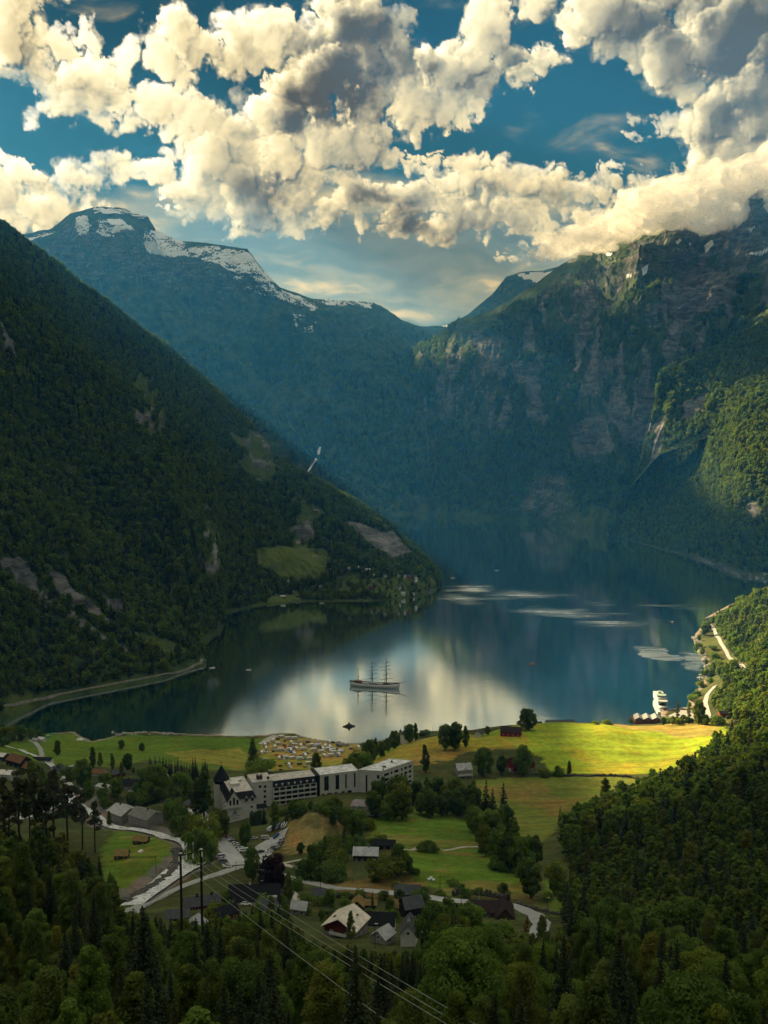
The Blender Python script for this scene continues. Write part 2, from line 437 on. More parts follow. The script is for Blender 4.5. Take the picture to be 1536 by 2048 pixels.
GP = [  # ground control: photo pixel and distance along the view
    (480,1650,620),(500,1690,560),(560,1640,610),(780,1590,660),(640,1600,645),(430,1560,700),
    (50,1530,800),(150,1500,960),(300,1490,990),(450,1530,880),(460,1490,980),(300,1550,780),(250,1620,670),(40,1490,960),(20,1560,740),
    (290,1700,540),(330,1680,550),(250,1770,470),(270,1790,445),(400,1755,470),(380,1690,535),(200,1630,640),(130,1590,700),(440,1720,520),(480,1740,495),
    (90,1695,300),(-40,1690,320),(60,1830,220),(180,1800,330),(270,1860,300),(230,1860,300),(320,1860,300),(262,1832,365),(300,1832,365),(225,1832,370),(262,1807,425),(300,1792,442),(345,1832,365),(240,1816,420),(0,2100,110),(300,1950,185),(360,1885,160),(400,1806,400),(440,1798,415),
    (720,1700,515),(840,1650,600),(900,1700,530),(800,1690,540),(950,1780,440),(700,1775,450),(1080,1840,390),(1000,1640,640),(1100,1600,690),(1000,1570,740),
    (1100,1553,762),(1300,1553,762),(1400,1500,830),(1200,1500,830),(1000,1500,830),(1200,1449,902),(1060,1453,900),(1400,1449,905),(930,1478,870),(860,1476,890),(900,1540,770),
    (760,1520,820),(800,1500,850),(700,1530,850),(600,1545,850),(540,1545,870),(690,1840,332),(815,1870,338),(990,1830,400),(1180,1780,440),
    (560,1510,985),(640,1510,985),(700,1500,1000),(620,1535,940),
    (1500,2000,200),(1500,1800,320),(1500,1650,450),(1500,1560,600),(1480,1490,800),(1480,1430,960),(1300,1800,370),(1300,1650,530),(1250,2000,190),(1250,1900,270),
    (1415,1437,1075),(1412,1395,1170),(1450,1380,1150),(1360,1433,1103),(1340,1443,1080),(1440,1272,1540),(1465,1312,1385),(1430,1252,1600),(1450,1340,1290),(1536,1190,1520),(1536,1300,1200),(1500,1215,1540),(1536,1390,1000),
    (768,2080,100),(900,1950,170),(650,1960,170),(1060,1950,180),
]
cx = [atD(*p) for p in GP] + [(0, 0, 317), (0, 14, 302), (0, 30, 288), (0, 60, 270), (-60, 30, 292), (60, 30, 290), (-150, 60, 284), (150, 60, 284), (0, -80, 330), (0, 240, 181), (50, 240, 184), (-50, 240, 180), (0, 205, 203), (50, 205, 205), (-50, 205, 202), (0, 290, 163), (60, 290, 166), (-50, 290, 160), (100, 290, 172),
    (-500, 700, 120), (-520, 500, 170), (-500, 300, 240), (-560, 1000, 40), (-350, 300, 215), (-300, 450, 135), (-330, 600, 85),
    (560, 600, 235), (600, 900, 200), (620, 1200, 190), (700, 1500, 160), (800, 1700, 150), (480, 350, 270), (350, 150, 290), (1100, 1500, 330), (1100, 1000, 400), (1000, 500, 420), (400, 450, 215)]
for s_ in SHORE + SHORE_R[:3] + SHORE_L[1:]:
    cx.append((s_[0], s_[1], 0.6))
cx = np.array(cx)
def tps_fit(P_, lam=1.5):
    X = P_[:, :2] / 500.0; n = len(X)
    r = np.linalg.norm(X[:, None] - X[None], axis=2)
    K = np.where(r > 0, r * r * np.log(np.maximum(r, 1e-9)), 0) + lam * 1e-3 * np.eye(n)
    Q = np.concatenate([np.ones((n, 1)), X], 1)
    A = np.zeros((n + 3, n + 3)); A[:n, :n] = K; A[:n, n:] = Q; A[n:, :n] = Q.T
    w = np.linalg.solve(A, np.concatenate([P_[:, 2], np.zeros(3)]))
    return X, w
TX, TW = tps_fit(cx)
def tps(x, y):
    x = np.asarray(x) / 500.0; y = np.asarray(y) / 500.0
    z = TW[-3] + TW[-2] * x + TW[-1] * y
    for i in range(len(TX)):
        r2 = (x - TX[i, 0]) ** 2 + (y - TX[i, 1]) ** 2
        z = z + TW[i] * 0.5 * r2 * np.log(np.maximum(r2, 1e-12))
    return z

GX0, GX1, GY0, GY1, GS = -720.0, 1000.0, -120.0, 1980.0, 3.0
gx = np.arange(GX0, GX1 + .1, GS); gy = np.arange(GY0, GY1 + .1, GS)
XX, YY = np.meshgrid(gx, gy)
cxs, cys = np.arange(GX0, GX1 + 13, 12.0), np.arange(GY0, GY1 + 13, 12.0)     # coarse spline, then fine detail
CX, CY = np.meshgrid(cxs, cys)
CZ = tps(CX, CY)
def bilin(Z, x0, y0, s, x, y):
    fx = np.clip((np.asarray(x, float) - x0) / s, 0, Z.shape[1] - 1.001); fy = np.clip((np.asarray(y, float) - y0) / s, 0, Z.shape[0] - 1.001)
    ix = fx.astype(int); iy = fy.astype(int); fx = fx - ix; fy = fy - iy
    return (Z[iy, ix] * (1 - fx) + Z[iy, ix + 1] * fx) * (1 - fy) + (Z[iy + 1, ix] * (1 - fx) + Z[iy + 1, ix + 1] * fx) * fy
ZZ = bilin(CZ, GX0, GY0, 12.0, XX, YY)
SD = poly_sd(XX, YY, LAND)

def world_poly(px_poly, z):
    return [atZ(a, b, z)[:2] for a, b in px_poly]

# knolls and dips
def bump(cx_, cy_, rx, ry, h):
    global ZZ
    q = ((XX - cx_) / rx) ** 2 + ((YY - cy_) / ry) ** 2
    n_ = fbm(XX / 9, YY / 9, 4, 5) * .35
    ZZ = ZZ + h * np.clip(1 - q * (1 + n_ * .6), 0, 1) ** .8 * (1 + n_ * .5)
k = atD(628, 1650, 585); bump(k[0], k[1], 24, 30, 13)           # rock knoll beside the hotel car park
k = atD(850, 1705, 528); bump(k[0], k[1], 10, 8, 5)             # little knoll in the meadow
k = atD(212, 1598, 690); bump(k[0], k[1], 14, 10, 5)
k = atD(308, 1612, 655); bump(k[0], k[1], 12, 9, 4)
k = atD(800, 1765, 462); bump(k[0], k[1], 14, 6, 3)

# river course (photo pixels with distances)
def path3(pts): return [atD(*p) for p in pts]
RIVER_A = [atD(*p)[:2] for p in [(232,1814,424),(271,1799,442),(302,1781,460),(338,1753,486),(372,1722,508),(398,1697,526),(385,1675,548),(352,1660,572),(315,1655,592),(270,1650,606),(225,1650,615),(200,1640,630),(188,1625,648),(172,1610,672),(150,1600,690)]]
RIVER_A += [atD(*p)[:2] for p in [(118,1605,688),(80,1625,655),(30,1640,630),(-40,1640,620)]]
RIVER_B = [atD(*p)[:2] for p in [(150,1600,690),(138,1585,715),(140,1572,740),(120,1555,775),(95,1525,850),(40,1500,930),(-40,1480,1000)]]
rd = np.minimum(seg_dist(XX, YY, RIVER_A), seg_dist(XX, YY, RIVER_B))
ZZ = ZZ - 2.6 * (1 - sstep(rd, 6.0, 13.0))
# small relief, calmer on the fields
ZZ = ZZ + fbm(XX / 40, YY / 40, 5, 3) * 2.2 * sstep(YY, 60, 160)
# shore: ease into the water
ZZ = np.where(SD > 0, np.maximum(ZZ, .5), -2)
ZZ = np.where(SD > 0, ZZ * sstep(SD, 0, 16) + .35 * (1 - sstep(SD, 0, 16)) + fbm(XX / 7, YY / 7, 3, 9) * .5 * (1 - sstep(SD, 3, 25)), np.maximum(SD * .3, -8.0) - .1)

def H(x, y):
    return bilin(ZZ, GX0, GY0, GS, x, y)
def h1(x, y): return float(H(np.array([x]), np.array([y]))[0])
def on_ground(px, py, D0=60, D1=1900):
    """first point of the modelled land under a photo pixel"""
    a, t_ = ray(px, py)
    D = np.arange(D0, D1, 1.0)
    dif = CAMZ + t_ * D - H(a * D, D)
    i = np.argmax(dif < 0)
    if dif[i] >= 0: i = len(D) - 1
    d_ = D[i]
    if i > 0:
        e0, e1 = dif[i - 1], dif[i]; d_ = D[i - 1] + e0 / (e0 - e1 + 1e-9)
    return (a * d_, d_, h1(a * d_, d_))

# ---------------------------------------------------------------- ground colour zones
VPX, VPY = proj(XX, YY, ZZ)
def zone(poly, d0, d1, soft=3.0):
    wp = (YY > d0) & (YY < d1)
    n_ = fbm(XX / 14, YY / 14, 3, 21) * soft * 2
    n2 = fbm(XX / 14, YY / 14, 3, 22) * soft
    return wp & in_poly(VPX + n_, VPY + n2, poly)
FIELDS = [
    ([(860,1462),(960,1470),(1060,1440),(1200,1435),(1450,1435),(1450,1470),(1420,1485),(1405,1510),(1330,1545),(1290,1560),(1180,1550),(1100,1545),(1080,1515),(1030,1490),(940,1500),(860,1500),(800,1530),(735,1535),(745,1510),(800,1485)], 770, 930),
    ([(940,1562),(1100,1552),(1180,1553),(1330,1560),(1290,1580),(1200,1610),(1130,1640),(1080,1690),(1000,1700),(990,1650),(960,1600)], 540, 790),
    ([(745,1640),(770,1625),(850,1615),(950,1640),(965,1680),(985,1700),(1060,1730),(1060,1790),(900,1790),(830,1760),(815,1720),(735,1680)], 420, 650),
    ([(1090,1760),(1180,1780),(1190,1850),(1100,1830)], 380, 470),
    ([(-10,1490),(90,1470),(150,1468),(190,1480),(260,1470),(520,1476),(545,1474),(500,1510),(490,1560),(430,1545),(300,1520),(200,1540),(110,1530),(60,1520),(-10,1530)], 820, 1090),
    ([(240,1655),(300,1662),(345,1690),(350,1720),(320,1750),(250,1790),(215,1800),(200,1700)], 420, 640),
    ([(520,1490),(560,1470),(720,1490),(735,1510),(680,1545),(600,1560),(505,1560)], 890, 1075),
]
gcol = np.zeros(XX.shape + (3,)); gcol[:] = (.06, .075, .022)            # rough ground under trees
gn = fbm(XX / 22, YY / 22, 4, 31); gn2 = fbm(XX / 60, YY / 35, 4, 41)
gcol = gcol * (1 + .5 * gn[..., None])
fmask = np.zeros(XX.shape, bool)
def paint(mask, c, k=1.0):
    gcol[mask] = gcol[mask] * (1 - k) + np.array(c) * k
for i, (poly, d0, d1) in enumerate(FIELDS):
    m = zone(poly, d0, d1); fmask |= m
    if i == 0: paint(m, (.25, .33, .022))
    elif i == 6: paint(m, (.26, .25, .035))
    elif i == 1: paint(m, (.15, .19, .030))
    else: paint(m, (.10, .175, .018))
dry = lambda poly, d0, d1, c, k=.8, soft=5: paint(zone(poly, d0, d1, soft), c, k)
gold = (.33, .25, .07)
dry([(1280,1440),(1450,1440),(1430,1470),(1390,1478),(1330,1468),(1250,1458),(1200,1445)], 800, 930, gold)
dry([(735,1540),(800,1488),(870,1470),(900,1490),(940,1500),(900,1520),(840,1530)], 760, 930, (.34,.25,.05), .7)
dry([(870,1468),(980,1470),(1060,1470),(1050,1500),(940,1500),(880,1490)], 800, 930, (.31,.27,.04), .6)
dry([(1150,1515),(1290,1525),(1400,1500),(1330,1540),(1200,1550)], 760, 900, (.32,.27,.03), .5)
dry([(950,1570),(1080,1565),(1120,1600),(1110,1625),(1060,1615),(1010,1600)], 600, 780, (.22,.175,.05), .65)
dry([(1080,1600),(1160,1600),(1180,1630),(1110,1640)], 600, 760, (.26,.18,.05), .5)
dry([(330,1503),(480,1495),(500,1520),(480,1545),(430,1530),(360,1520)], 820, 1000, (.31,.27,.05), .65)
dry([(740,1665),(800,1670),(960,1685),(960,1695),(800,1690)], 480, 620, (.22,.16,.05), .45)
dry([(870,1785),(930,1760),(1060,1770),(1080,1800),(900,1795)], 400, 480, (.20,.16,.05), .6)
dry([(1040,1740),(1090,1755),(1060,1790)], 400, 500, (.24,.17,.05), .5)
dry([(520,1492),(560,1472),(725,1492),(700,1520),(560,1520)], 890, 1075, (.34,.25,.08), .6)
dry([(340,1690),(352,1700),(345,1730),(300,1770),(230,1800),(225,1792),(300,1752),(335,1720)], 420, 580, (.20,.14,.05), .8)
dry([(580,1640),(640,1620),(690,1650),(680,1690),(620,1710),(560,1700)], 500, 640, (.17,.14,.05), .55)
kn = zone([(575,1640),(640,1618),(695,1650),(690,1695),(620,1715),(555,1705)], 500, 640, 6) & (fbm(XX / 7, YY / 7, 4, 811) > .05)
paint(kn, (.30, .23, .08), .6)
dry([(640,1770),(760,1750),(860,1770),(800,1800),(650,1780)], 420, 500, (.20,.14,.045), .8)
dry([(600,1730),(700,1740),(690,1760),(600,1750)], 440, 520, (.20,.14,.05), .6)
tuft = (fbm(XX / 9, YY / 6, 4, 61) > .28) & fmask & (YY < 700)
paint(tuft & (gn2 > -.1), (.24, .17, .06), .55)
gcol = gcol * (1 + .28 * gn2[..., None]) 
shore_m = (SD < 5.5 + 3 * fbm(XX / 12, YY / 12, 3, 71)) & (SD > -30)
paint(shore_m & (XX > -480), (.26, .23, .19), .9)
paint((rd < 13) & (YY < 730), (.16, .15, .13), .9)
paint(SD < -2, (.03, .07, .065))
gcol = np.clip(gcol, .004, .8)

def base_mat(name, rough=.9, spec=.2):
    m = bpy.data.materials.new(name); m.use_nodes = True
    t_ = NT(m.node_tree)
    b = t_.n['Principled BSDF']
    b.inputs['Roughness'].default_value = rough
    b.inputs['Specular IOR Level'].default_value = spec
    return m, t_, b
def simple(name, col, rough=.8, spec=.3, metal=0.0, var=.18, scale=1.5):
    """a paint or cladding with slight uneven wear"""
    m, t_, b = base_mat(name, rough, spec)
    b.inputs['Metallic'].default_value = metal
    o = t_.node('ShaderNodeTexCoord').outputs['Object']
    n_ = t_.noise(o, scale, 4.0, .6)
    k = t_.step(n_, .3, .7, 1 - var, 1 + var)
    c = t_.vmath('SCALE', (col[0], col[1], col[2]), s=k)
    t_.l.new(c, b.inputs['Base Color'])
    return m

M_ground, t, b = base_mat("ground_soil_and_grass", .95, .08)
at = t.node('ShaderNodeAttribute'); at.attribute_name = 'tint'
pos = t.node('ShaderNodeNewGeometry').outputs['Position']
n1 = t.noise(pos, .18, 6.0, .65); n2 = t.noise(pos, 1.1, 5.0, .7)
# mown strips and patches
st = t.noise(t.vmath('MULTIPLY', pos, (.012, .11, .0)), 1.0, 4.0, .6)
k = t.math('ADD', t.step(n1, .3, .7, -.22, .22), t.step(n2, .3, .7, -.26, .26))
k = t.math('ADD', t.math('ADD', k, 1.0), t.step(st, .35, .65, -.16, .16))
c = t.vmath('SCALE', at.outputs['Color'], s=k)
hsv = t.mix(t.step(t.noise(pos, .05, 5.0, .6), .45, .68), c, t.vmath('MULTIPLY', c, (1.28, .92, .9)))
t.l.new(hsv, b.inputs['Base Color'])
bp = t.node('ShaderNodeBump'); bp.inputs['Strength'].default_value = .8; bp.inputs['Distance'].default_value = .5
t.l.new(n2, bp.inputs['Height']); t.l.new(bp.outputs[0], b.inputs['Normal'])
gv = np.stack([XX, YY, ZZ], -1).reshape(-1, 3)
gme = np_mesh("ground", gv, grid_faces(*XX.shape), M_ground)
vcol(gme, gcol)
ground = tag(mesh_obj("ground", gme), "green valley floor with mown fields, dry patches and rough slopes down to the fjord", "ground", kind='structure')

# ---------------------------------------------------------------- water
M_water, t, b = base_mat("fjord_water", .06, .5)
b.inputs['Base Color'].default_value = (.002, .026, .026, 1)
b.inputs['IOR'].default_value = 1.8
pos = t.node('ShaderNodeNewGeometry').outputs['Position']
wv = t.vmath('MULTIPLY', pos, (.030, .085, 0))
nz = t.noise(wv, 1.0, 5.0, .6)
fine = t.noise(t.vmath('MULTIPLY', pos, (.12, .35, 0)), 1.0, 4.0, .65)
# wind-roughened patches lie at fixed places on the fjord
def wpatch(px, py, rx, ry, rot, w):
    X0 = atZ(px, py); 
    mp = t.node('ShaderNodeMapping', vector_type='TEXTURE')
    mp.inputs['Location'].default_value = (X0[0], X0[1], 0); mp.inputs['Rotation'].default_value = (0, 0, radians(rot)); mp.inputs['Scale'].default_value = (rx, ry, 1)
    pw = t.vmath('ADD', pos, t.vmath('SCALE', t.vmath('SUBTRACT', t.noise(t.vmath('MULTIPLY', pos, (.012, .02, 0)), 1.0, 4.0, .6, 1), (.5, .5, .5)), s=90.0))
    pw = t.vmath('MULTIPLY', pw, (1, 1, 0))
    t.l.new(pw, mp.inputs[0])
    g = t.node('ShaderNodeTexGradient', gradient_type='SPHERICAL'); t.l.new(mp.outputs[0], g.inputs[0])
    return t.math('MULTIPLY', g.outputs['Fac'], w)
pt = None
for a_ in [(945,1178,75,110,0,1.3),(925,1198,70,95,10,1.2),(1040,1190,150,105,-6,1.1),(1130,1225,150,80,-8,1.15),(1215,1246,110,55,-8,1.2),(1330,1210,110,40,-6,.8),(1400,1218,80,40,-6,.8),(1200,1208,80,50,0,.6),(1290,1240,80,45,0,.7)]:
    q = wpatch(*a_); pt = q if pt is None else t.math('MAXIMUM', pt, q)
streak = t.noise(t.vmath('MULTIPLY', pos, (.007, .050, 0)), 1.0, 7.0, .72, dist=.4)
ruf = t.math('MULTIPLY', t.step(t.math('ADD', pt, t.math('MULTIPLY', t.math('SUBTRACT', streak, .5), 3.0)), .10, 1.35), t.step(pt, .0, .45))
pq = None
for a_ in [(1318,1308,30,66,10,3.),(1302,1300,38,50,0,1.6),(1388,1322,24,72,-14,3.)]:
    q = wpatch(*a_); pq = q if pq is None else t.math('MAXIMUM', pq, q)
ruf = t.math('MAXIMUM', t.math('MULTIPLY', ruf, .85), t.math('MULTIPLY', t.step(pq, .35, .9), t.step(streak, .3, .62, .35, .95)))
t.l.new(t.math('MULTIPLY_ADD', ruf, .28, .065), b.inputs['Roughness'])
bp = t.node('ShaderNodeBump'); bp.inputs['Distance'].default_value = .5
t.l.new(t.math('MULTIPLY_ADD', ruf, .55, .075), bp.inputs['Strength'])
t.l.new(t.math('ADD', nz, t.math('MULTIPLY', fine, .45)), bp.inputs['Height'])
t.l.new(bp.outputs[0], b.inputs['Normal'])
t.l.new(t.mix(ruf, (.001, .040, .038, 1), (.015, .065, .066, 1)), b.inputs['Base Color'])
b.inputs['Specular IOR Level'].default_value = 0.0
gs = t.node('ShaderNodeBsdfGlossy'); gs.inputs['Color'].default_value = (.90, .97, 1.0, 1)
t.l.new(b.inputs['Roughness'].links[0].from_socket, gs.inputs['Roughness']); t.l.new(bp.outputs[0], gs.inputs['Normal'])
fr = t.node('ShaderNodeFresnel'); fr.inputs['IOR'].default_value = 1.33; t.l.new(bp.outputs[0], fr.inputs['Normal'])
mx = t.node('ShaderNodeMixShader'); t.l.new(t.math('MULTIPLY', fr.outputs[0], 4.0, clamp=True), mx.inputs[0])
t.l.new(b.outputs[0], mx.inputs[1]); t.l.new(gs.outputs[0], mx.inputs[2]); t.l.new(mx.outputs[0], t.n['Material Output'].inputs[0])
wx = np.linspace(-3500, 4500, 5); wy = np.linspace(200, 9000, 5)
WX, WY = np.meshgrid(wx, wy)
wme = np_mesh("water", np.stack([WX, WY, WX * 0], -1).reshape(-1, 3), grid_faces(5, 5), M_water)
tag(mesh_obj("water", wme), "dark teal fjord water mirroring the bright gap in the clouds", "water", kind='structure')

# ================================================================ MOUNTAINS
M_rock, t, b = base_mat("mountain_slopes", .95, .05)
ge = t.node('ShaderNodeNewGeometry'); pos = ge.outputs['Position']
nzv = t.sep(ge.outputs['True Normal'])[2]
at = t.node('ShaderNodeAttribute'); at.attribute_name = 'tint'       # R = rock, G = snow, B = dry grass
ar, ag, ab = t.sep(at.outputs['Vector'])[:3]
big = t.noise(pos, .0035, 6.0, .6); mid = t.noise(pos, .022, 6.0, .62); fin = t.noise(pos, .09, 5.0, .65)
veg = t.mix(t.step(mid, .35, .65), (.020, .038, .016, 1), (.060, .092, .030, 1))
veg = t.mix(t.step(big, .42, .62), veg, t.vmath('MULTIPLY', veg, (1.25, 1.1, 1.0)))
veg = t.mix(ab, veg, (.11, .15, .035, 1))
strat = t.noise(t.vmath('MULTIPLY', pos, (.012, .012, .05)), 1.0, 6.0, .7, dist=.8)
rock = t.mix(t.step(strat, .3, .7), (.040, .041, .042, 1), (.22, .215, .205, 1))
rk = t.math('ADD', t.math('MULTIPLY', ar, 1.25), t.math('MULTIPLY', t.math('SUBTRACT', fin, .5), .9))
rk = t.math('ADD', rk, t.math('MULTIPLY', t.math('SUBTRACT', mid, .5), .8))
c = t.mix(t.step(rk, .42, .62), veg, rock)
sn = t.math('ADD', ag, t.math('MULTIPLY', t.math('SUBTRACT', fin, .5), 1.2))
sn = t.math('ADD', sn, t.math('MULTIPLY', t.math('SUBTRACT', t.noise(t.vmath('MULTIPLY', pos, (.007, .007, .022)), 1.0, 6.0, .68), .5), 1.9))
c = t.mix(t.step(sn, .48, .56), c, (.76, .79, .83, 1))
t.l.new(c, b.inputs['Base Color'])
bp = t.node('ShaderNodeBump'); bp.inputs['Strength'].default_value = 1.0; bp.inputs['Distance'].default_value = 14.0
t.l.new(t.math('ADD', mid, t.math('MULTIPLY', fin, .35)), bp.inputs['Height']); t.l.new(bp.outputs[0], b.inputs['Normal'])

class Mountain: pass
def loft(name, foot, ridge, nu, nv, prof=1.0, gul=40, gfreq=6, seed=0, back=900, drop=.55, rough=18, lab=None, sil=.3, buttress=0.0, backdir=None, tip=False):
    """slope between a foot line and a crest line, with gullies, and its far side behind the crest"""
    f = np.asarray(foot, float); r = np.asarray(ridge, float)
    n = len(f); u = np.linspace(0, n - 1, nu)
    F_ = np.stack([np.interp(u, np.arange(n), f[:, k]) for k in range(3)], 1)
    Rg = np.stack([np.interp(u, np.arange(n), r[:, k]) for k in range(3)], 1)
    L = np.concatenate([[0], np.cumsum(np.linalg.norm(np.diff((F_ + Rg)[:, :2] / 2, axis=0), axis=1))])
    v = np.linspace(0, 1, nv)
    vb = np.linspace(0, 1, max(6, nv // 6))[1:]
    P_ = np.zeros((nv + len(vb), nu, 3))
    for k in range(2): P_[:nv, :, k] = F_[None, :, k] + (Rg - F_)[None, :, k] * v[:, None]
    P_[:nv, :, 2] = F_[None, :, 2] + (Rg - F_)[None, :, 2] * (v[:, None] ** prof)
    slope_len = np.linalg.norm(Rg - F_, axis=1)
    dirn = (Rg - F_)[:, :2]; dirn /= np.linalg.norm(dirn, axis=1)[:, None] + 1e-9
    bd = dirn if backdir is None else np.array(backdir)[None] * np.ones_like(dirn)
    if backdir is not None: dirn = bd
    for i, q in enumerate(vb):
        P_[nv + i, :, :2] = Rg[:, :2] + bd * back * q
        P_[nv + i, :, 2] = Rg[:, 2] - (Rg[:, 2] * drop) * q ** 1.3
    X, Y, Z = P_[..., 0], P_[..., 1], P_[..., 2]
    vv = np.concatenate([v, 1 + vb])[:, None] * np.ones((1, nu))
    S = L[None, :] * np.ones_like(vv); T = vv * slope_len[None, :]
    w = np.where(vv <= 1, sstep(vv, 0, .10) * (sil + (1 - sil) * (1 - sstep(vv, .80, 1.0))), sil)
    g = (ridged(S / 1000 * gfreq + fbm(S / 400, T / 500, 3, seed + 5) * .8, T / 1600, 5, seed) - .55) * gul
    g2 = fbm(S / 260, T / 260, 7, seed + 3, .58) * rough * 2.2
    gb = 0
    if buttress: gb = (np.abs(((S / 1000 * gfreq * .35 + fbm(S / 700, T / 900, 3, seed + 8) * .5) % 1) - .5) * 2 - .5) * buttress
    taper = 1 if not tip else (1 - .80 * sstep(np.linspace(0, 1, nu), .80, .97))[None, :]
    dh = (g + g2 + gb) * w * taper
    Z += dh
    nrm = np.stack([-dirn[:, 0], -dirn[:, 1]], 0)
    X += nrm[0][None] * dh * .5; Y += nrm[1][None] * dh * .5
    V_ = np.stack([X, Y, Z], -1)
    me = np_mesh(name, V_.reshape(-1, 3), grid_faces(*V_.shape[:2]), M_rock)
    m = Mountain(); m.V = V_; m.me = me; m.vv = vv; m.nv = nv; m.w = w; m.S = S; m.T = T
    m.px, m.py = proj(X, Y, Z)
    du = np.gradient(V_, axis=1); dv = np.gradient(V_, axis=0)
    N = np.cross(du, dv); N /= np.linalg.norm(N, axis=-1)[..., None] + 1e-9
    m.nz = np.abs(N[..., 2]); m.N = N
    m.tint = np.zeros(X.shape + (3,))
    m.obj = tag(mesh_obj(name, me), lab, "mountain", kind='structure')
    return m
def finish(m): vcol(m.me, np.clip(m.tint, 0, 1))

# --- dark wooded slope on the left, running out to a point in the fjord
A_f = [(-1500,-900,-5),(-1150,-300,-5),(-900,250,-5),(-760,650,-5),(-640,900,-5),(-540,1060,-4)] + [atZ(*p) for p in
      [(0,1442),(100,1402),(200,1382),(330,1357),(412,1330),(396,1292),(446,1258),(452,1226),(522,1210),(600,1204),(680,1203),(760,1202),(830,1194),(872,1182),(882,1168),(880,1158)]]
A_r = [(-2300,-300,1150),(-2100,200,1180),(-1800,700,1200),(-1500,1150,1190),(-1260,1560,1130),(-1010,1830,880), atD(-20,440,2050),atD(60,500,2140),atD(130,548,2230),atD(195,590,2300),atD(262,640,2370),atD(330,690,2440),  # unseen crest beyond the left edge, set high to shade the foreground
       atD(392,745,2500),atD(440,800,2540),atD(490,838,2560),atD(537,880,2560),atD(545,915,2520),atD(625,962,2480),atD(700,1003,2440),atD(775,1047,2390),atD(830,1095,2300),atD(866,1142,2190)]
mA = loft("wooded_mountain", A_f, A_r, 900, 190, .98, 74, 4.6, 3, 900, .5, 18, "dark wooded mountainside falling to the fjord on the left", .22, 58, None, True)
# --- snow-topped mountain behind it
B_f = [(-3500,3200,-5),(-2500,3400,-5),(-1700,3500,-5),(-1100,3600,-5),(-700,3700,-5),(-300,3850,-5),(0,3950,-5)] + [atZ(820,1024),atZ(870,1027),(650,4700,-5),(1100,5200,-5),(1700,5600,-5)]
B_f = [(-3500,3200,-5),(-2600,3350,-5),(-2000,3500,-5),(-1600,3560,-5),(-1300,3600,-5),(-1000,3650,-5),(-800,3700,-5),(-600,3750,-5),(-450,3800,-5),(-300,3850,-5),(-200,3880,-5),(-100,3900,-5),(0,3930,-5),(80,3960,-5),(150,3990,-5),(260,4020,-5),(400,4200,-5),(700,4700,-5),(1100,5000,-5)]
B_r = [(-4300,5600,1350),(-3300,5700,1500), atD(-120,520,5700),atD(30,472,5700),atD(100,458,5700),atD(140,430,5700),atD(190,414,5750),atD(245,417,5750),atD(296,431,5700),atD(312,458,5650),atD(360,482,5600),atD(430,489,5500),atD(495,495,5400),
       atD(525,536,5400),atD(560,576,5500),atD(625,600,5700),atD(745,603,6000),atD(822,648,6400),atD(900,655,6800)]
mB = loft("snowy_mountain", B_f, B_r, 900, 340, .95, 150, 2.2, 23, 2500, .35, 58, "high blue mountain with snow patches along its top", .10, 60)
# --- big mountain on the right with its head in the cloud
C_f = [(60,4700,-5),(120,4300,-5),(200,3950,-5)] + [atZ(*p) for p in [(880,1031),(920,1034),(960,1037),(1020,1041),(1080,1045),(1140,1052),(1200,1064),(1228,1071)]] + [(800,3180,-5),(960,3230,-5),(1200,3250,-5),(1500,3250,-5),(1900,3200,-5),(2600,3000,-5),(3400,2700,-5)]
C_r = [atD(800,712,5600),atD(835,692,5300),atD(872,676,5100), atD(915,643,4950),atD(968,626,4900),atD(1012,610,4850),atD(1062,575,4800),atD(1122,530,4750),atD(1190,495,4700),atD(1232,470,4650),atD(1300,426,4600),atD(1352,404,4550),
       atD(1420,385,4500),atD(1540,338,4450),(2500,4300,1680),(3300,3900,1700),(4300,3300,1600)]
n_ = min(len(C_f), len(C_r)); C_f = C_f[:n_]; C_r = C_r[:n_]
mC = loft("cloud_capped_mountain", C_f, C_r, 960, 400, .88, 170, 2.6, 43, 2000, .3, 58, "steep dark mountain on the right whose top is in cloud", .10, 90)
# --- sunlit wooded shoulder at the right edge
D_f = [atZ(*p) for p in [(1215,1068),(1255,1080),(1300,1092),(1340,1102),(1380,1112),(1430,1130),(1480,1152)]] + [(900,2130,-4),(1150,2020,-4),(1500,1980,-4),(2100,1850,-4)]
D_r = [atD(1222,1062,3060),atD(1275,1010,3110),atD(1303,960,3140),atD(1330,925,3150),atD(1395,880,3160),atD(1420,815,3160),atD(1480,768,3140),atD(1560,742,3100),(1500,3000,620),(1850,2850,760),(2400,2700,900)]
mD = loft("sunlit_shoulder", D_f, D_r, 420, 120, .95, 44, 6, 63, 500, .35, 13, "sunlit wooded lower shoulder at the right shore", .25, 22, (.55, .83))
D2_f = [(770,3080,150),(800,3050,200),(850,3040,260),(960,3020,300),(1150,3000,380),(1500,2960,500),(2100,2850,600)]
D2_r = [atD(1316,800,3250),atD(1318,752,3320),atD(1365,722,3400),atD(1440,692,3450),atD(1545,640,3500),(1800,3450,900),(2500,3300,1050)]
mD2 = loft("wooded_bench", D2_f, D2_r, 220, 70, .9, 40, 6, 73, 500, .4, 12, "sunlit wooded bench above a bare cliff on the right", .25, 20, (.55, .83))
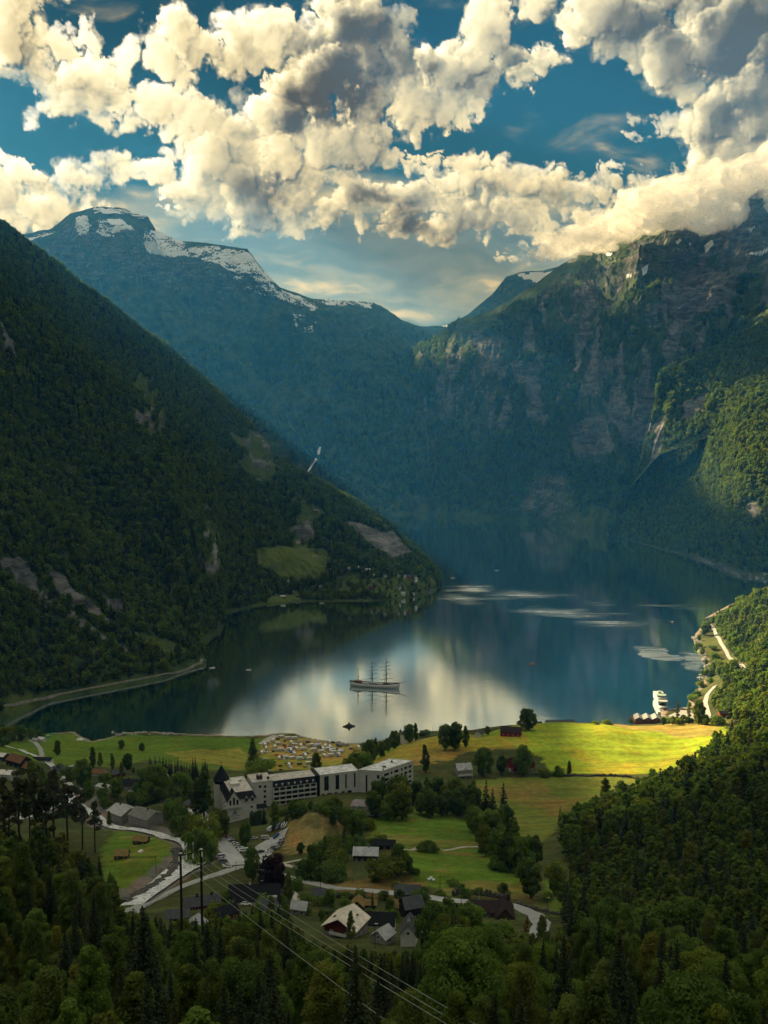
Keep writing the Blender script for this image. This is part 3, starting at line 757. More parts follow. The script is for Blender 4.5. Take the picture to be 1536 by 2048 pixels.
# --- distant peak in the gap
E_f = [atZ(700,960),atZ(800,960),atZ(880,960),atZ(960,960),atZ(1040,960),atZ(1130,960),atZ(1300,960)]
E_r = [atD(790,700,8600),atD(880,655,8600),atD(935,630,8600),atD(985,588,8600),atD(1012,553,8600),atD(1040,545,8600),atD(1085,541,8600),atD(1130,531,8600),atD(1300,520,8600)]
E_f = [(x, 6800, -5) for x in np.linspace(-300, 2300, len(E_r))]
mE = loft("distant_peak", E_f, E_r, 260, 90, 1.0, 120, 2, 83, 1000, .3, 35, "distant blue peak with a snowfield seen through the gap", .08)

# rock, snow and pasture on the slopes
def where(m, poly, soft=8, s=0):
    n_ = fbm(m.S / 90, m.T / 90, 3, 100 + s); n2 = fbm(m.S / 90, m.T / 90, 3, 140 + s)
    return in_poly(m.px + n_ * soft, m.py + n2 * soft, poly) & (m.vv <= 1.02)
steep = lambda m, a, b_: 1 - sstep(m.nz, a, b_)
for m in (mA, mB, mC, mD, mD2, mE): m.tint[..., 0] = .0
mA.tint[..., 0] = steep(mA, .40, .62) * .30
clr = fbm(mA.S / 130 + fbm(mA.S / 60, mA.T / 60, 3, 601) * .6, mA.T / 320, 5, 603)
mA.tint[..., 2] = np.clip((clr - .22) * 1.6, 0, .27); mA.tint[..., 0] = np.maximum(mA.tint[..., 0], np.where((clr > .46) & (fbm(mA.S / 30, mA.T / 60, 4, 607) > .12), .6, 0))
for poly, k in [([(0,1112),(40,1118),(70,1150),(80,1185),(110,1200),(95,1215),(60,1190),(30,1165),(0,1140)], 1.0),
             ([(88,1130),(130,1150),(150,1180),(195,1215),(230,1250),(200,1240),(150,1215),(110,1190)], .9),
             ([(95,1205),(150,1225),(200,1262),(250,1290),(265,1310),(245,1300),(190,1270),(120,1225)], .75),
             ([(385,1110),(420,1125),(440,1150),(415,1140)], .8),([(690,1045),(790,1065),(830,1110),(780,1120),(730,1080)], .55),([(0,640),(30,690),(40,730),(10,700)], .6),([(205,1195),(245,1200),(250,1230),(215,1225)], .6)]:
    mA.tint[where(mA, poly, 7), 0] = k
for poly, k in [([(508,1095),(610,1092),(660,1130),(640,1160),(560,1160),(515,1130)], .75), ([(675,1155),(715,1150),(728,1192),(672,1194)], .40), ([(720,1160),(790,1150),(875,1160),(870,1180),(790,1195),(735,1190)], .7),
             ([(240,1260),(330,1280),(390,1310),(330,1310)], .35), ([(540,1190),(600,1185),(600,1200),(530,1205)], .6),([(0,1395),(90,1385),(90,1400),(0,1425)], .4)]:
    mA.tint[where(mA, poly, 5, 3), 2] = k
mA.tint[(mA.vv < .03) & (mA.px < 460), 0] = 0; mA.tint[(mA.vv < .010), 2] = .15
mB.tint[..., 0] = np.clip(steep(mB, .36, .60) * .30 + sstep(mB.V[..., 2], 900, 1300) * .22, 0, 1)
hB = mB.V[..., 2]
mB.tint[..., 1] = 0
for poly, k in [([(150,438),(180,432),(182,462),(160,470),(146,460)], .58), ([(200,440),(245,436),(270,460),(225,472),(196,462)], .58), ([(186,412),(250,414),(300,428),(290,434),(230,426),(190,424)], .62),
             ([(296,460),(320,462),(370,488),(430,495),(500,500),(520,535),(545,565),(560,590),(500,555),(440,530),(370,515),(300,508),(285,490)], .60), ([(510,560),(560,580),(630,603),(640,620),(590,610),(540,590)], .52),
             ([(630,600),(745,602),(740,612),(650,612)], .5), ([(40,478),(110,462),(108,470),(50,486)], .5), ([(580,620),(640,630),(620,670),(590,660)], .36), ([(400,540),(520,560),(560,600),(480,580)], .30)]:
    w_ = where(mB, poly, 9, 7); mB.tint[w_, 1] = np.maximum(mB.tint[w_, 1], k)
mC.tint[..., 0] = np.clip(steep(mC, .30, .55) * .34 + sstep(mC.V[..., 2], 850, 1250) * .22, 0, 1)
for poly, k in [([(1345,560),(1380,530),(1460,545),(1455,590),(1420,635),(1385,610),(1345,610)], .95), ([(1420,455),(1510,445),(1500,480),(1440,480)], .7), ([(1310,760),(1335,770),(1345,830),(1320,840)], .95),
             ([(1230,850),(1320,850),(1330,900),(1250,905)], .75), ([(1040,740),(1085,760),(1090,850),(1060,830)], .62), ([(940,660),(1000,680),(1010,760),(960,740)], .5), ([(1130,850),(1210,830),(1230,900),(1150,920)], .55),([(1060,960),(1130,950),(1120,1030),(1040,1020)],.45),
             ([(1180,700),(1240,720),(1200,800),(1160,780)], .5)]:
    w_ = where(mC, poly, 12, 9); mC.tint[w_, 0] = k
for poly, k in [([(1408,490),(1425,478),(1430,488),(1412,505)], 1.0), ([(1284,535),(1297,528),(1294,545),(1286,552)], 1.0), ([(1254,548),(1264,548),(1262,554),(1253,554)], 1.0), ([(1210,505),(1224,505),(1222,512),(1212,512)], .9),
             ([(1352,482),(1360,475),(1362,480),(1354,490)], .9), ([(1310,430),(1318,424),(1316,434)], .9), ([(1490,508),(1536,500),(1536,512)], .8), ([(1495,458),(1510,454),(1505,462)], .9), ([(1395,470),(1408,462),(1404,472)], .9), ([(1375,488),(1382,484),(1381,491)], .9)]:
    w_ = where(mC, poly, 2, 11); mC.tint[w_, 1] = np.maximum(mC.tint[w_, 1], k)
clf = fbm(mC.S / 70 + fbm(mC.S / 120, mC.T / 200, 3, 701) * .8, mC.T / 420, 6, 703, .58)
band = sstep(mC.vv, .12, .3) * (1 - sstep(mC.vv, .80, .95))
mC.tint[..., 0] = np.maximum(mC.tint[..., 0], np.clip((clf - .02) * 2.4, 0, .62) * band)
mC.tint[..., 2] = .18 * sstep(mC.V[..., 2], 500, 900)
mD.tint[..., 0] = steep(mD, .40, .60) * .4; mD.tint[(mD.vv < .008), 0] = .6
mD.tint[where(mD, [(1290,1078),(1340,1075),(1390,1100),(1370,1112),(1310,1095)], 6), 2] = .45
mD.tint[..., 2] = .16
for w_ in [where(mD, [(1490,1010),(1520,1000),(1526,1035),(1500,1040)], 8)]: mD.tint[w_, 0] = .5
mD2.tint[..., 0] = steep(mD2, .35, .6) * .8; mD2.tint[..., 2] = .2
mD2.tint[(mD2.vv < .45) & (mD2.px < 1420), 0] = np.where(fbm(mD2.S / 45, mD2.T / 260, 4, 777) > .12, .52, .2)[(mD2.vv < .45) & (mD2.px < 1420)]
mE.tint[..., 0] = .3
mE.tint[where(mE, [(1035,548),(1090,543),(1130,532),(1130,556),(1085,570),(1050,562)], 5), 1] = .85
mE.tint[where(mE, [(868,652),(905,650),(900,662),(880,660)], 4), 1] = .8
for m in (mA, mB, mC, mD, mD2, mE): finish(m)
# ================================================================ VEGETATION
def leaf_mat(name, dark, light, trans=.35, rnd=.5):
    m, t, b = base_mat(name, .7, .15)
    oi = t.node('ShaderNodeObjectInfo')
    at = t.node('ShaderNodeAttribute'); at.attribute_name = 'tint'
    k = t.math('ADD', t.math('MULTIPLY', at.outputs['Fac'], 1 - rnd), t.math('MULTIPLY', oi.outputs['Random'], rnd))
    c = t.mix(k, (*dark, 1), (*light, 1))
    w = t.node('ShaderNodeTexWhiteNoise', noise_dimensions='1D'); t.l.new(oi.outputs['Random'], w.inputs['W'])
    c = t.mix(t.step(w.outputs['Value'], .55, 1.0, 0, .55, False), c, t.vmath('MULTIPLY', c, (1.75, 1.12, .7)))
    t.l.new(c, b.inputs['Base Color'])
    tl = t.node('ShaderNodeBsdfTranslucent'); t.l.new(t.vmath('MULTIPLY', c, (1.5, 1.7, .8)), tl.inputs[0])
    ms = t.node('ShaderNodeMixShader'); ms.inputs[0].default_value = trans
    t.l.new(b.outputs[0], ms.inputs[1]); t.l.new(tl.outputs[0], ms.inputs[2])
    t.l.new(ms.outputs[0], t.n['Material Output'].inputs[0])
    return m
M_leaf = leaf_mat("broad_leaves", (.026, .054, .013), (.18, .26, .045), .5)
M_birch = leaf_mat("birch_leaves", (.040, .064, .015), (.18, .22, .045), .45)
M_need = leaf_mat("spruce_needles", (.014, .026, .011), (.045, .064, .025), .12)
M_pine = leaf_mat("pine_needles", (.026, .034, .013), (.075, .085, .028), .15)
M_copper = leaf_mat("copper_leaves", (.016, .008, .010), (.040, .016, .016), .2)
M_rust = leaf_mat("rusty_leaves", (.10, .045, .012), (.22, .10, .025), .3)
M_bark = simple("bark", (.055, .043, .032), .95, .1, var=.4, scale=3)
M_birchbark = simple("birch_bark", (.30, .28, .25), .9, .1, var=.6, scale=4)

def tube(path, radii, sides=6):
    """tapered tube along a path"""
    P_ = np.asarray(path, float); n = len(P_)
    T = np.gradient(P_, axis=0); T /= np.linalg.norm(T, axis=1)[:, None] + 1e-9
    ref = np.where(np.abs(T[:, 2:3]) > .9, [[1, 0, 0]], [[0, 0, 1.]])
    A = np.cross(T, ref); A /= np.linalg.norm(A, axis=1)[:, None] + 1e-9; B_ = np.cross(T, A)
    th = np.linspace(0, 2 * pi, sides, endpoint=False)
    V_ = P_[:, None] + np.asarray(radii)[:, None, None] * (A[:, None] * np.cos(th)[None, :, None] + B_[:, None] * np.sin(th)[None, :, None])
    i = np.arange(n * sides).reshape(n, sides); j = np.roll(i, -1, 1)
    F_ = np.stack([i[:-1], j[:-1], j[1:], i[1:]], -1).reshape(-1, 4)
    return V_.reshape(-1, 3), F_

def join(parts):
    vs, fs, o = [], [], 0
    for v, f in parts:
        vs.append(v); fs.append(np.asarray(f) + o); o += len(v)
    return np.concatenate(vs), np.concatenate(fs)

def quads(cen, nor, size, rn, droop=None, asp=1.0):
    n = len(cen)
    ref = rn.normal(size=(n, 3))
    if droop is not None: ref = ref * (1 - droop) + np.array([0, 0, -1.]) * droop * 2
    a = np.cross(nor, ref); a /= np.linalg.norm(a, axis=1)[:, None] + 1e-9
    b_ = np.cross(nor, a); b_ /= np.linalg.norm(b_, axis=1)[:, None] + 1e-9
    s_ = (np.asarray(size) * np.ones(n) * rn.uniform(.6, 1.3, n))[:, None] * .5
    a = a * s_; b_ = b_ * s_ * asp
    V_ = np.stack([cen - a - b_, cen + a - b_ * .6, cen + a * .7 + b_, cen - a * .8 + b_ * .8], 1).reshape(-1, 3)
    return V_, np.arange(4 * n).reshape(n, 4)

def crown_mesh(name, clumps, leaves, size, mat, rn, flat=.75, droop=None, asp=1.0):
    """clumps: centre, radius; leaf-sized faces on and in each clump"""
    cs, ns, ts = [], [], []
    for (c, r) in clumps:
        k = max(6, int(leaves * r ** 1.5))
        d_ = rn.normal(size=(k, 3)); d_ /= np.linalg.norm(d_, axis=1)[:, None]
        rr = r * rn.uniform(.45, 1.08, k) ** .6
        p = np.asarray(c) + d_ * rr[:, None] * np.array([1, 1, flat])
        if droop is not None: p[:, 2] -= rn.uniform(0, 1, k) ** 2 * r * droop * 1.2
        cs.append(p); ns.append(d_ + rn.normal(size=(k, 3)) * .55 + np.array([0, 0, .35])); ts.append(np.clip(rn.uniform(.1, .9) + rn.normal(size=k) * .22, 0, 1))
    cs, ns, ts = np.concatenate(cs), np.concatenate(ns), np.concatenate(ts)
    ns /= np.linalg.norm(ns, axis=1)[:, None]
    v, f = quads(cs, ns, size, rn, droop, asp)
    me = np_mesh(name, v, f, mat, smooth=False)
    a = me.attributes.new('tint', 'FLOAT_COLOR', 'POINT')
    t4 = np.repeat(ts, 4); a.data.foreach_set('color', np.stack([t4, t4, t4, t4 * 0 + 1], -1).astype(np.float32).ravel())
    return me

def broad(seed, h=12.0, w=4.2, base=.22, nc=26, leaves=60, size=.5, shape='round', mat=None, bark=None, droop=None, multi=False):
    rn = np.random.RandomState(seed)
    cl, limbs = [], []
    lean = rn.normal(size=2) * .03 * h
    top = np.array([lean[0], lean[1], h * .93])
    trunk = np.array([[0, 0, -.6], [lean[0] * .1, lean[1] * .1, h * .2], [lean[0] * .5 + rn.normal() * .2, lean[1] * .5, h * .5], top])
    r0 = .018 * h + .05
    limbs.append(tube(trunk, [r0 * 1.25, r0, r0 * .6, .03], 7))
    for i in range(nc):
        q = (i + rn.uniform(0, 1)) / nc
        z = h * (base + (1 - base) * q)
        if shape == 'round': env = sqrt(max(0, 1 - ((q - .42) / .62) ** 2))
        elif shape == 'tall': env = (1 - q) ** .6 * min(1, q * 5 + .35)
        elif shape == 'column': env = .9 * (1 - q ** 3) * min(1, q * 6 + .4)
        else: env = 1
        R_ = w * (env * .82 + .06)
        th = i * 2.4 + rn.uniform(-.5, .5); rad = R_ * sqrt(rn.uniform(.08, 1.0))
        x0 = np.interp(z, trunk[:, 2], trunk[:, 0]); y0 = np.interp(z, trunk[:, 2], trunk[:, 1])
        cr = w * rn.uniform(.26, .46) * (.55 + .45 * env)
        c = np.array([x0 + cos(th) * rad, y0 + sin(th) * rad, min(z, h - cr * .6)])
        cl.append((c, cr))
        if rad > .25 * w and i % 2 == 0:
            st_ = np.array([x0, y0, max(h * .15, z - rad * .75)])
            mid_ = (st_ + c) / 2 + np.array([0, 0, -.08 * rad])
            limbs.append(tube([st_, mid_, c], [r0 * .38, r0 * .24, .02], 5))
    v, f = join(limbs)
    tm = np_mesh("trunk", v, f, bark or M_bark)
    cm = crown_mesh("crown", cl, leaves, size, mat or M_leaf, rn, .8, droop)
    return tm, cm

def spruce(seed, h=14.0, w=2.7, tiers=17, per=9, size=.55, k=9, mat=None):
    rn = np.random.RandomState(seed)
    tv = tube([[0, 0, -.6], [0, 0, h * .5], [0, 0, h]], [.018 * h + .04, .011 * h, .02], 6)
    cs, ns, ts, lim = [], [], [], [tv]
    for i in range(tiers):
        q = i / (tiers - 1.0); z = h * (.08 + .90 * q)
        R_ = w * ((1 - q) ** .85) * rn.uniform(.8, 1.12) + .12
        m = max(4, int(per * (1 - q * .55)))
        for j in range(m):
            th = j * 2 * pi / m + i * 1.1 + rn.uniform(-.25, .25); L = R_ * rn.uniform(.75, 1.1)
            n_ = max(3, int(k * L / w + 2)); s_ = np.linspace(.15, 1, n_)
            p = np.stack([np.cos(th) * L * s_, np.sin(th) * L * s_, z - L * .38 * s_ ** 1.4 + rn.normal(size=n_) * .06], -1)
            tw = rn.normal(size=(n_, 3)) * .12 * L
            cs.append(p + tw); ns.append(np.array([0, 0, 1.]) + rn.normal(size=(n_, 3)) * .65); ts.append(np.clip(rn.uniform(.2, .8) + rn.normal(size=n_) * .2, 0, 1))
    cs, ns, ts = np.concatenate(cs), np.concatenate(ns), np.concatenate(ts)
    ns /= np.linalg.norm(ns, axis=1)[:, None]
    v, f = quads(cs, ns, size * (1.15 - .5 * cs[:, 2] / h), rn, None, 1.5)
    me = np_mesh("crown", v, f, mat or M_need, smooth=False)
    a = me.attributes.new('tint', 'FLOAT_COLOR', 'POINT'); t4 = np.repeat(ts, 4)
    a.data.foreach_set('color', np.stack([t4] * 3 + [t4 * 0 + 1], -1).astype(np.float32).ravel())
    v, f = join(lim)
    return np_mesh("trunk", v, f, M_bark), me

def pine(seed, h=20.0, w=4.0):
    rn = np.random.RandomState(seed)
    tr_ = np.array([[0, 0, -.6], [rn.normal() * .3, 0, h * .4], [rn.normal() * .4, rn.normal() * .4, h * .75], [rn.normal() * .3, 0, h * .98]])
    r0 = .34
    limbs = [tube(tr_, [r0 * 1.2, r0, r0 * .6, .05], 7)]; cl = []
    for i in range(30):
        q = rn.uniform(0, 1); z = h * (.45 + .53 * q)
        th = rn.uniform(0, 2 * pi); rad = w * (1 - q * .75) * sqrt(rn.uniform(.1, 1))
        x0 = np.interp(z, tr_[:, 2], tr_[:, 0]); y0 = np.interp(z, tr_[:, 2], tr_[:, 1])
        c = np.array([x0 + cos(th) * rad, y0 + sin(th) * rad, z])
        cl.append((c, rn.uniform(.8, 1.5)))
        limbs.append(tube([[x0, y0, z - rad * .25], (np.array([x0, y0, z - rad * .2]) + c) / 2, c], [.09, .06, .02], 4))
    v, f = join(limbs)
    return np_mesh("trunk", v, f, M_bark), crown_mesh("crown", cl, 75, .42, M_pine, rn, .5)

def bush(seed, h=3.0, w=2.2, nc=14, leaves=150, size=.24, mat=None):
    rn = np.random.RandomState(seed)
    cl = []; limbs = []
    for i in range(nc):
        th = i * 2.4; rad = w * sqrt(rn.uniform(.02, .8)); cr = w * rn.uniform(.28, .5)
        z = max(cr * .6, h * rn.uniform(.25, .82) * (1 - .4 * (rad / w) ** 2))
        cl.append((np.array([cos(th) * rad, sin(th) * rad, z]), cr))
        if i % 2 == 0: limbs.append(tube([[0, 0, -.4], [cos(th) * rad * .5, sin(th) * rad * .5, z * .5], [cos(th) * rad, sin(th) * rad, z]], [.07, .05, .02], 4))
    v, f = join(limbs)
    return np_mesh("stem", v, f, M_bark), crown_mesh("foliage", cl, leaves, size, mat or M_leaf, rn, .85)

PROTO = {   # kind: list of (stem mesh, crown mesh, natural height)
    'broad': [(*broad(s_, 12, 4.3 + .3 * (s_ % 3), .16, 30, 95, .46), 12.0) for s_ in (1, 2, 3, 4)],
    'tall': [(*broad(s_, 15, 3.6, .12, 34, 100, .46, 'tall'), 15.0) for s_ in (11, 12, 13)],
    'birch': [(*broad(s_, 15, 3.8, .18, 34, 120, .40, 'tall', M_birch, M_birchbark, .55), 15.0) for s_ in (21, 22, 23)],
    'nbroad': [(*broad(s_, 12, 3.9, .12, 46, 420, .19), 12.0) for s_ in (5, 6)],
    'ntall': [(*broad(s_, 15, 3.4, .08, 54, 420, .19, 'tall'), 15.0) for s_ in (14, 15)],
    'nbirch': [(*broad(s_, 15, 3.5, .12, 54, 460, .17, 'tall', M_birch, M_birchbark, .6), 15.0) for s_ in (24, 25)],
    'poplar': [(*broad(31, 14, 1.7, .05, 26, 170, .42, 'column', M_birch), 14.0)],
    'spruce': [(*spruce(s_, 14, 2.5 + .3 * (s_ % 2)), 14.0) for s_ in (41, 42, 43)],
    'nearspruce': [(*spruce(s_, 16, 2.7, 34, 17, .22, 30), 16.0) for s_ in (45, 46)],
    'pine': [(*pine(s_), 20.0) for s_ in (51, 52, 53)],
    'bush': [(*bush(s_), 3.0) for s_ in (61, 62, 63)],
    'copper': [(*broad(71, 12, 5.0, .10, 34, 90, .5, 'round', M_copper), 12.0)],
    'rusty': [(*broad(72, 6, 1.5, .1, 16, 110, .35, 'tall', M_rust), 6.0)],
}
KINDNAME = {'broad': ('broadleaf_tree', 'tree'), 'tall': ('broadleaf_tree', 'tree'), 'nbroad': ('broadleaf_tree', 'tree'), 'ntall': ('broadleaf_tree', 'tree'), 'nbirch': ('birch_tree', 'tree'), 'birch': ('birch_tree', 'tree'), 'poplar': ('poplar_tree', 'tree'), 'spruce': ('spruce_tree', 'tree'),
            'nearspruce': ('spruce_tree', 'tree'), 'pine': ('pine_tree', 'tree'), 'bush': ('bush', 'bush'), 'copper': ('copper_beech', 'tree'), 'rusty': ('rusty_tree', 'tree')}
N_TREES = {}
def plant(kind, x, y, h, label, group=None, z=None, wide=1.0, rz=None):
    stem, crown, h0 = R.choice(PROTO[kind])
    nm, cat = KINDNAME[kind]
    s_ = h / h0
    o = empty(nm, (x, y, h1(x, y) - .05 if z is None else z), R.uniform(0, 6.28) if rz is None else rz, label, cat, group)
    if kind == 'bush': wide *= .62 if h > 3.5 else .85
    elif kind != 'poplar': wide *= .66
    o.scale = (s_ * wide, s_ * wide, s_)
    mesh_obj('stem' if kind == 'bush' else 'trunk', stem, o)
    mesh_obj('foliage' if kind == 'bush' else 'crown', crown, o)
    N_TREES[nm] = N_TREES.get(nm, 0) + 1
    return o

PLACED = []          # x, y, radius of what already stands there
def tree_px(kind, px, base, top, label, group=None, wide=1.0, D0=60):
    """a tree whose foot stands where the photograph shows it"""
    x, y, z = on_ground(px, base, D0)
    a, t_ = ray(px, top)
    h = max(2.0, CAMZ + t_ * y - z)
    PLACED.append((x, y, h * .2))
    return plant(kind, x, y, h, label, group, wide=wide)

# ---- trees one can name
T = [
 ('broad',890,1500,1450,"leftmost tree of the dark clump on the sunny hilltop meadow",1.1),('broad',910,1499,1446,"tallest tree of the dark clump on the sunny hilltop meadow",1.2),('tall',932,1496,1452,"slim right-hand tree of the dark clump on the hilltop meadow",1.2),
 ('bush',848,1472,1457,"wide low dark bush alone on the meadow edge against the water",1.6),('broad',975,1470,1453,"round tree beside the small grey house on the hill edge",1.2),
 ('birch',1046,1460,1416,"taller left stem tree of the pair standing on the hilltop against the water",1.9),('broad',1059,1461,1418,"right tree of the pair standing on the hilltop against the water",1.35),
 ('broad',1047,1552,1492,"large dark tree in front of the red barn",1.15),('broad',967,1552,1497,"round spreading tree between the white villa and the red barn",1.25),('tall',851,1546,1490,"tall dark tree behind the hotel roof end",1.4),
 ('broad',1003,1548,1512,"smaller tree left of the red barn",1.2),('bush',1090,1554,1534,"bush at the field wall right of the red barn",1.3),('bush',1115,1553,1531,"upright bush at the field wall between two others",1.2),('birch',1138,1551,1521,"thin sparse young tree at the field wall",1.3),
 ('spruce',972,1642,1560,"tall dark spruce left of the twin pair beside the middle field",1.4),('spruce',1006,1652,1563,"tall dark spruce at the lower corner of the middle field",1.4),('spruce',985,1646,1576,"shorter spruce between the two tall ones by the middle field",1.4),
 ('broad',1062,1796,1716,"large spreading tree above the bend of the road",1.3),('broad',1112,1790,1724,"second large tree above the bend of the road, nearer the wood",1.3),('bush',1008,1788,1764,"small round-topped tree by the wall above the dark roofed farmhouse",1.1),
 ('bush',770,1756,1700,"big round dark bush below the grey roofed house",1.35),('broad',800,1748,1688,"tree behind the big round dark bush",1.1),
 ('broad',505,1762,1697,"park tree beside the road junction",1.1),('copper',546,1782,1712,"dark purple copper beech by the road junction",1.5),('birch',577,1806,1742,"light birch beside the road right of the copper beech",1.1),
 ('spruce',528,1648,1612,"pointed dark spruce in front of the hotel entrance",1.5),('tall',552,1655,1603,"leafy tree in front of the hotel's long wing",1.6),('broad',490,1695,1645,"tree on the car park island",1.0),('broad',442,1676,1622,"tree by the hotel's left corner over the parked cars",1.3),
 ('tall',408,1634,1542,"very tall tree left of the hotel",1.4),('tall',393,1630,1556,"tall tree on the left of the very tall one by the hotel",1.3),
 ('broad',310,1604,1530,"large bright green tree left of the flagpoles",1.3),('broad',163,1574,1520,"dense dark green tree near the red-roofed house",1.4),
 ('birch',115,1512,1480,"small tree alone on the shore meadow by the curved lane",1.9),('tall',187,1536,1494,"tall tree on the shore meadow",1.3),('birch',200,1536,1504,"lower pale tree right of the tall one on the shore meadow",1.2),
 ('tall',225,1540,1506,"slim tree in the middle of the shore meadow edge",1.2),('broad',256,1540,1508,"round tree at the meadow edge left of the spruce stand",1.2),('broad',243,1498,1480,"rounded tree far out on the shore meadow",1.4),('broad',284,1503,1486,"lone tree far out on the shore meadow near the water",1.4),
 ('broad',633,1552,1506,"dark tree at the camp's lower edge above the hotel roof",.9),('tall',505,1530,1478,"tree at the camp's left corner",1.3),('bush',520,1546,1510,"bright round bush left of the camp lane",1.6),('bush',508,1560,1528,"bright round bush nearest the hotel turret",1.6),
 ('poplar',1378,1447,1405,"slim poplar left of the middle one on the ferry quay",1.1),('poplar',1397,1449,1412,"slim poplar behind the ferry quay parking",1.2),('broad',1398,1448,1402,"leafy tree beside the shore road by the quay",1.0),('poplar',1355,1447,1403,"leftmost slim poplar in front of the ferry",1.1),
 ('spruce',745,1838,1782,"narrow spruce in the garden by the road, beside the turf hut",1.1),('birch',700,1885,1822,"birch in front of the pale roofed house",1.0),
 ('rusty',1054,1868,1832,"small tree with rusty orange leaves beside the dark farmhouse",1.2),
 ('birch',1085,1900,1830,"loose birch at the road bend",1.4),('tall',900,1905,1795,"broad green tree hiding the road above the white gable house",1.7),('broad',940,1912,1806,"second broad green tree by the hidden stretch of road",1.3),
 ('broad',870,1925,1812,"leafy tree right of the white gable house",1.2),('bush',985,1880,1842,"grey green bush before the dark farmhouse",1.5),('bush',1005,1875,1835,"dark bush against the dark farmhouse wall",1.4),
 ('bush',640,1812,1788,"round clipped dark bush in the garden by the road",1.4),('tall',1210,1600,1555,"crooked tall tree standing out at the wood's upper edge",1.9),('spruce',1120,1650,1612,"little spruce poking up at the wood's upper edge",1.1),
 ('broad',1305,1560,1538,"tree at the end of the field wall by the wood",1.4),('bush',720,1645,1612,"dark tree beside the pinkish roofed house",1.2),('broad',712,1680,1628,"dense dark tree beside the rock knoll",1.1),
]
for k, px, b_, tp, lab, wd in T: tree_px(k, px, b_, tp, lab, None, wd)
def rows(spec, label, group):
    for k, px, b_, tp, wd in spec: tree_px(k, px, b_, tp, label, group, wd)
jit = lambda a: R.uniform(-a, a)
rows([(R.choice(['broad', 'tall', 'broad', 'bush']), 700 + 13 * i + jit(4), 1545 - 6.6 * i + jit(4), 1520 - 6.4 * i - R.uniform(0, 22), 1.2) for i in range(11)], "leafy tree in the dense row between the camp and the hill meadow", "trees between camp and meadow")
rows([(R.choice(['broad', 'broad', 'tall']), 745 + 15 * i + jit(7), 1634 + jit(8), 1578 + jit(16), 1.3) for i in range(15)] + [(R.choice(['broad', 'tall']), 752 + 16 * i + jit(7), 1606 + jit(8), 1560 + jit(12), 1.3) for i in range(13)], "dark leafy tree in the belt between the hotel wing and the green meadow", "belt of dark trees beside the hotel")
rows([('broad',958,1680,1618,1.3),('broad',980,1698,1622,1.3),('tall',1003,1690,1618,1.4),('broad',1012,1672,1612,1.2),('broad',972,1712,1652,1.3),('broad',996,1732,1664,1.3),('broad',1020,1742,1668,1.3),('broad',1042,1746,1676,1.2),('bush',1000,1740,1705,1.5),('broad',1065,1735,1672,1.3),('broad',945,1664,1612,1.2),('tall',1030,1708,1640,1.3)], "dark round tree in the group at the right edge of the green meadow", "tree group right of the green meadow")
rows([('spruce', 298 + 5.2 * i + jit(3), 1556 + jit(9), 1512 + jit(8) + i * .5, 1.0) for i in range(24)], "dark spruce in the close stand between the shore meadow and the hotel turret", "spruce stand by the shore meadow")
rows([(R.choice(['broad', 'tall', 'bush']), px + jit(4), b_ + jit(6), tp + jit(6), 1.2) for px, b_, tp in [(372,1690,1630),(385,1706,1632),(398,1716,1650),(410,1728,1662),(420,1736,1684),(400,1690,1626),(376,1672,1620)]], "leafy tree in the strip between the river and the car park", "trees along the river and car park")
rows([(R.choice(['broad', 'bush', 'tall']), px + jit(4), b_ + jit(4), tp + jit(5), 1.3) for px, b_, tp in [(616,1758,1712),(640,1760,1706),(662,1760,1708),(684,1756,1716),(560,1740,1712),(604,1752,1722),(815,1746,1712),(705,1704,1668),(690,1690,1656),(735,1660,1630),(640,1716,1680),(655,1712,1672),(668,1700,1660),(678,1722,1690),(758,1690,1668),(620,1716,1690),(600,1712,1684),(700,1650,1616),(668,1650,1612),(690,1640,1606)]], "shrubby tree on the slope between the rock knoll and the road", "shrubby trees round the rock knoll")
rows([(R.choice(['broad', 'bush', 'tall', 'broad']), px + jit(5), b_ + jit(5), tp + jit(7), 1.3) for px, b_, tp in [(210,1590,1556),(232,1590,1562),(262,1612,1580),(284,1608,1572),(330,1590,1546),(346,1600,1556),(362,1586,1548),(376,1600,1556),(200,1606,1572),(180,1600,1562),(140,1560,1530),(120,1556,1528),(300,1640,1618),(352,1650,1622),(222,1648,1618),(355,1634,1602),(335,1632,1606),(176,1560,1530),(212,1560,1536),(240,1556,1530),(290,1576,1544),(380,1566,1536),(66,1560,1528),(90,1570,1540)]], "green garden tree among the village houses left of the hotel", "village garden trees")
for _ in range(46):
    px_, b_ = R.uniform(60, 400), R.uniform(1545, 1640)
    if 225 < px_ < 330 and b_ > 1592: continue
    tree_px(R.choice(['bush', 'bush', 'broad', 'tall']), px_, b_, b_ - R.uniform(9, 24), "small garden tree or bush between the village houses", "small village greenery", 1.3)
for px_, b_ in [(560,1812),(585,1822),(612,1830),(640,1842),(655,1850),(735,1842),(790,1846),(800,1812),(845,1812),(776,1826),(655,1812),(590,1778),(530,1822),(545,1812),(460,1826),(450,1812),(430,1836)]:
    tree_px(R.choice(['bush', 'bush', 'broad']), px_ + jit(5), b_ + jit(4), b_ - R.uniform(16, 34), "leafy garden shrub among the houses below the main road", "garden shrubs below the road", 1.3)
rows([(R.choice(['broad', 'broad', 'bush']), px, b_, tp, 1.4) for px, b_, tp in [(8,1486,1454),(24,1482,1452),(44,1482,1450),(62,1478,1456),(78,1474,1458),(-12,1490,1450)]], "dark tree in the clump at the left shore beside the lane", "dark trees at the left shore")
rows([(R.choice(['broad', 'bush']), 1328 + 9.4 * i + jit(3), 1449 + jit(2), 1432 + jit(5), 1.4) for i in range(13)], "bright shrub in the row below the ferry quay at the field's far edge", "shrubs below the ferry quay")
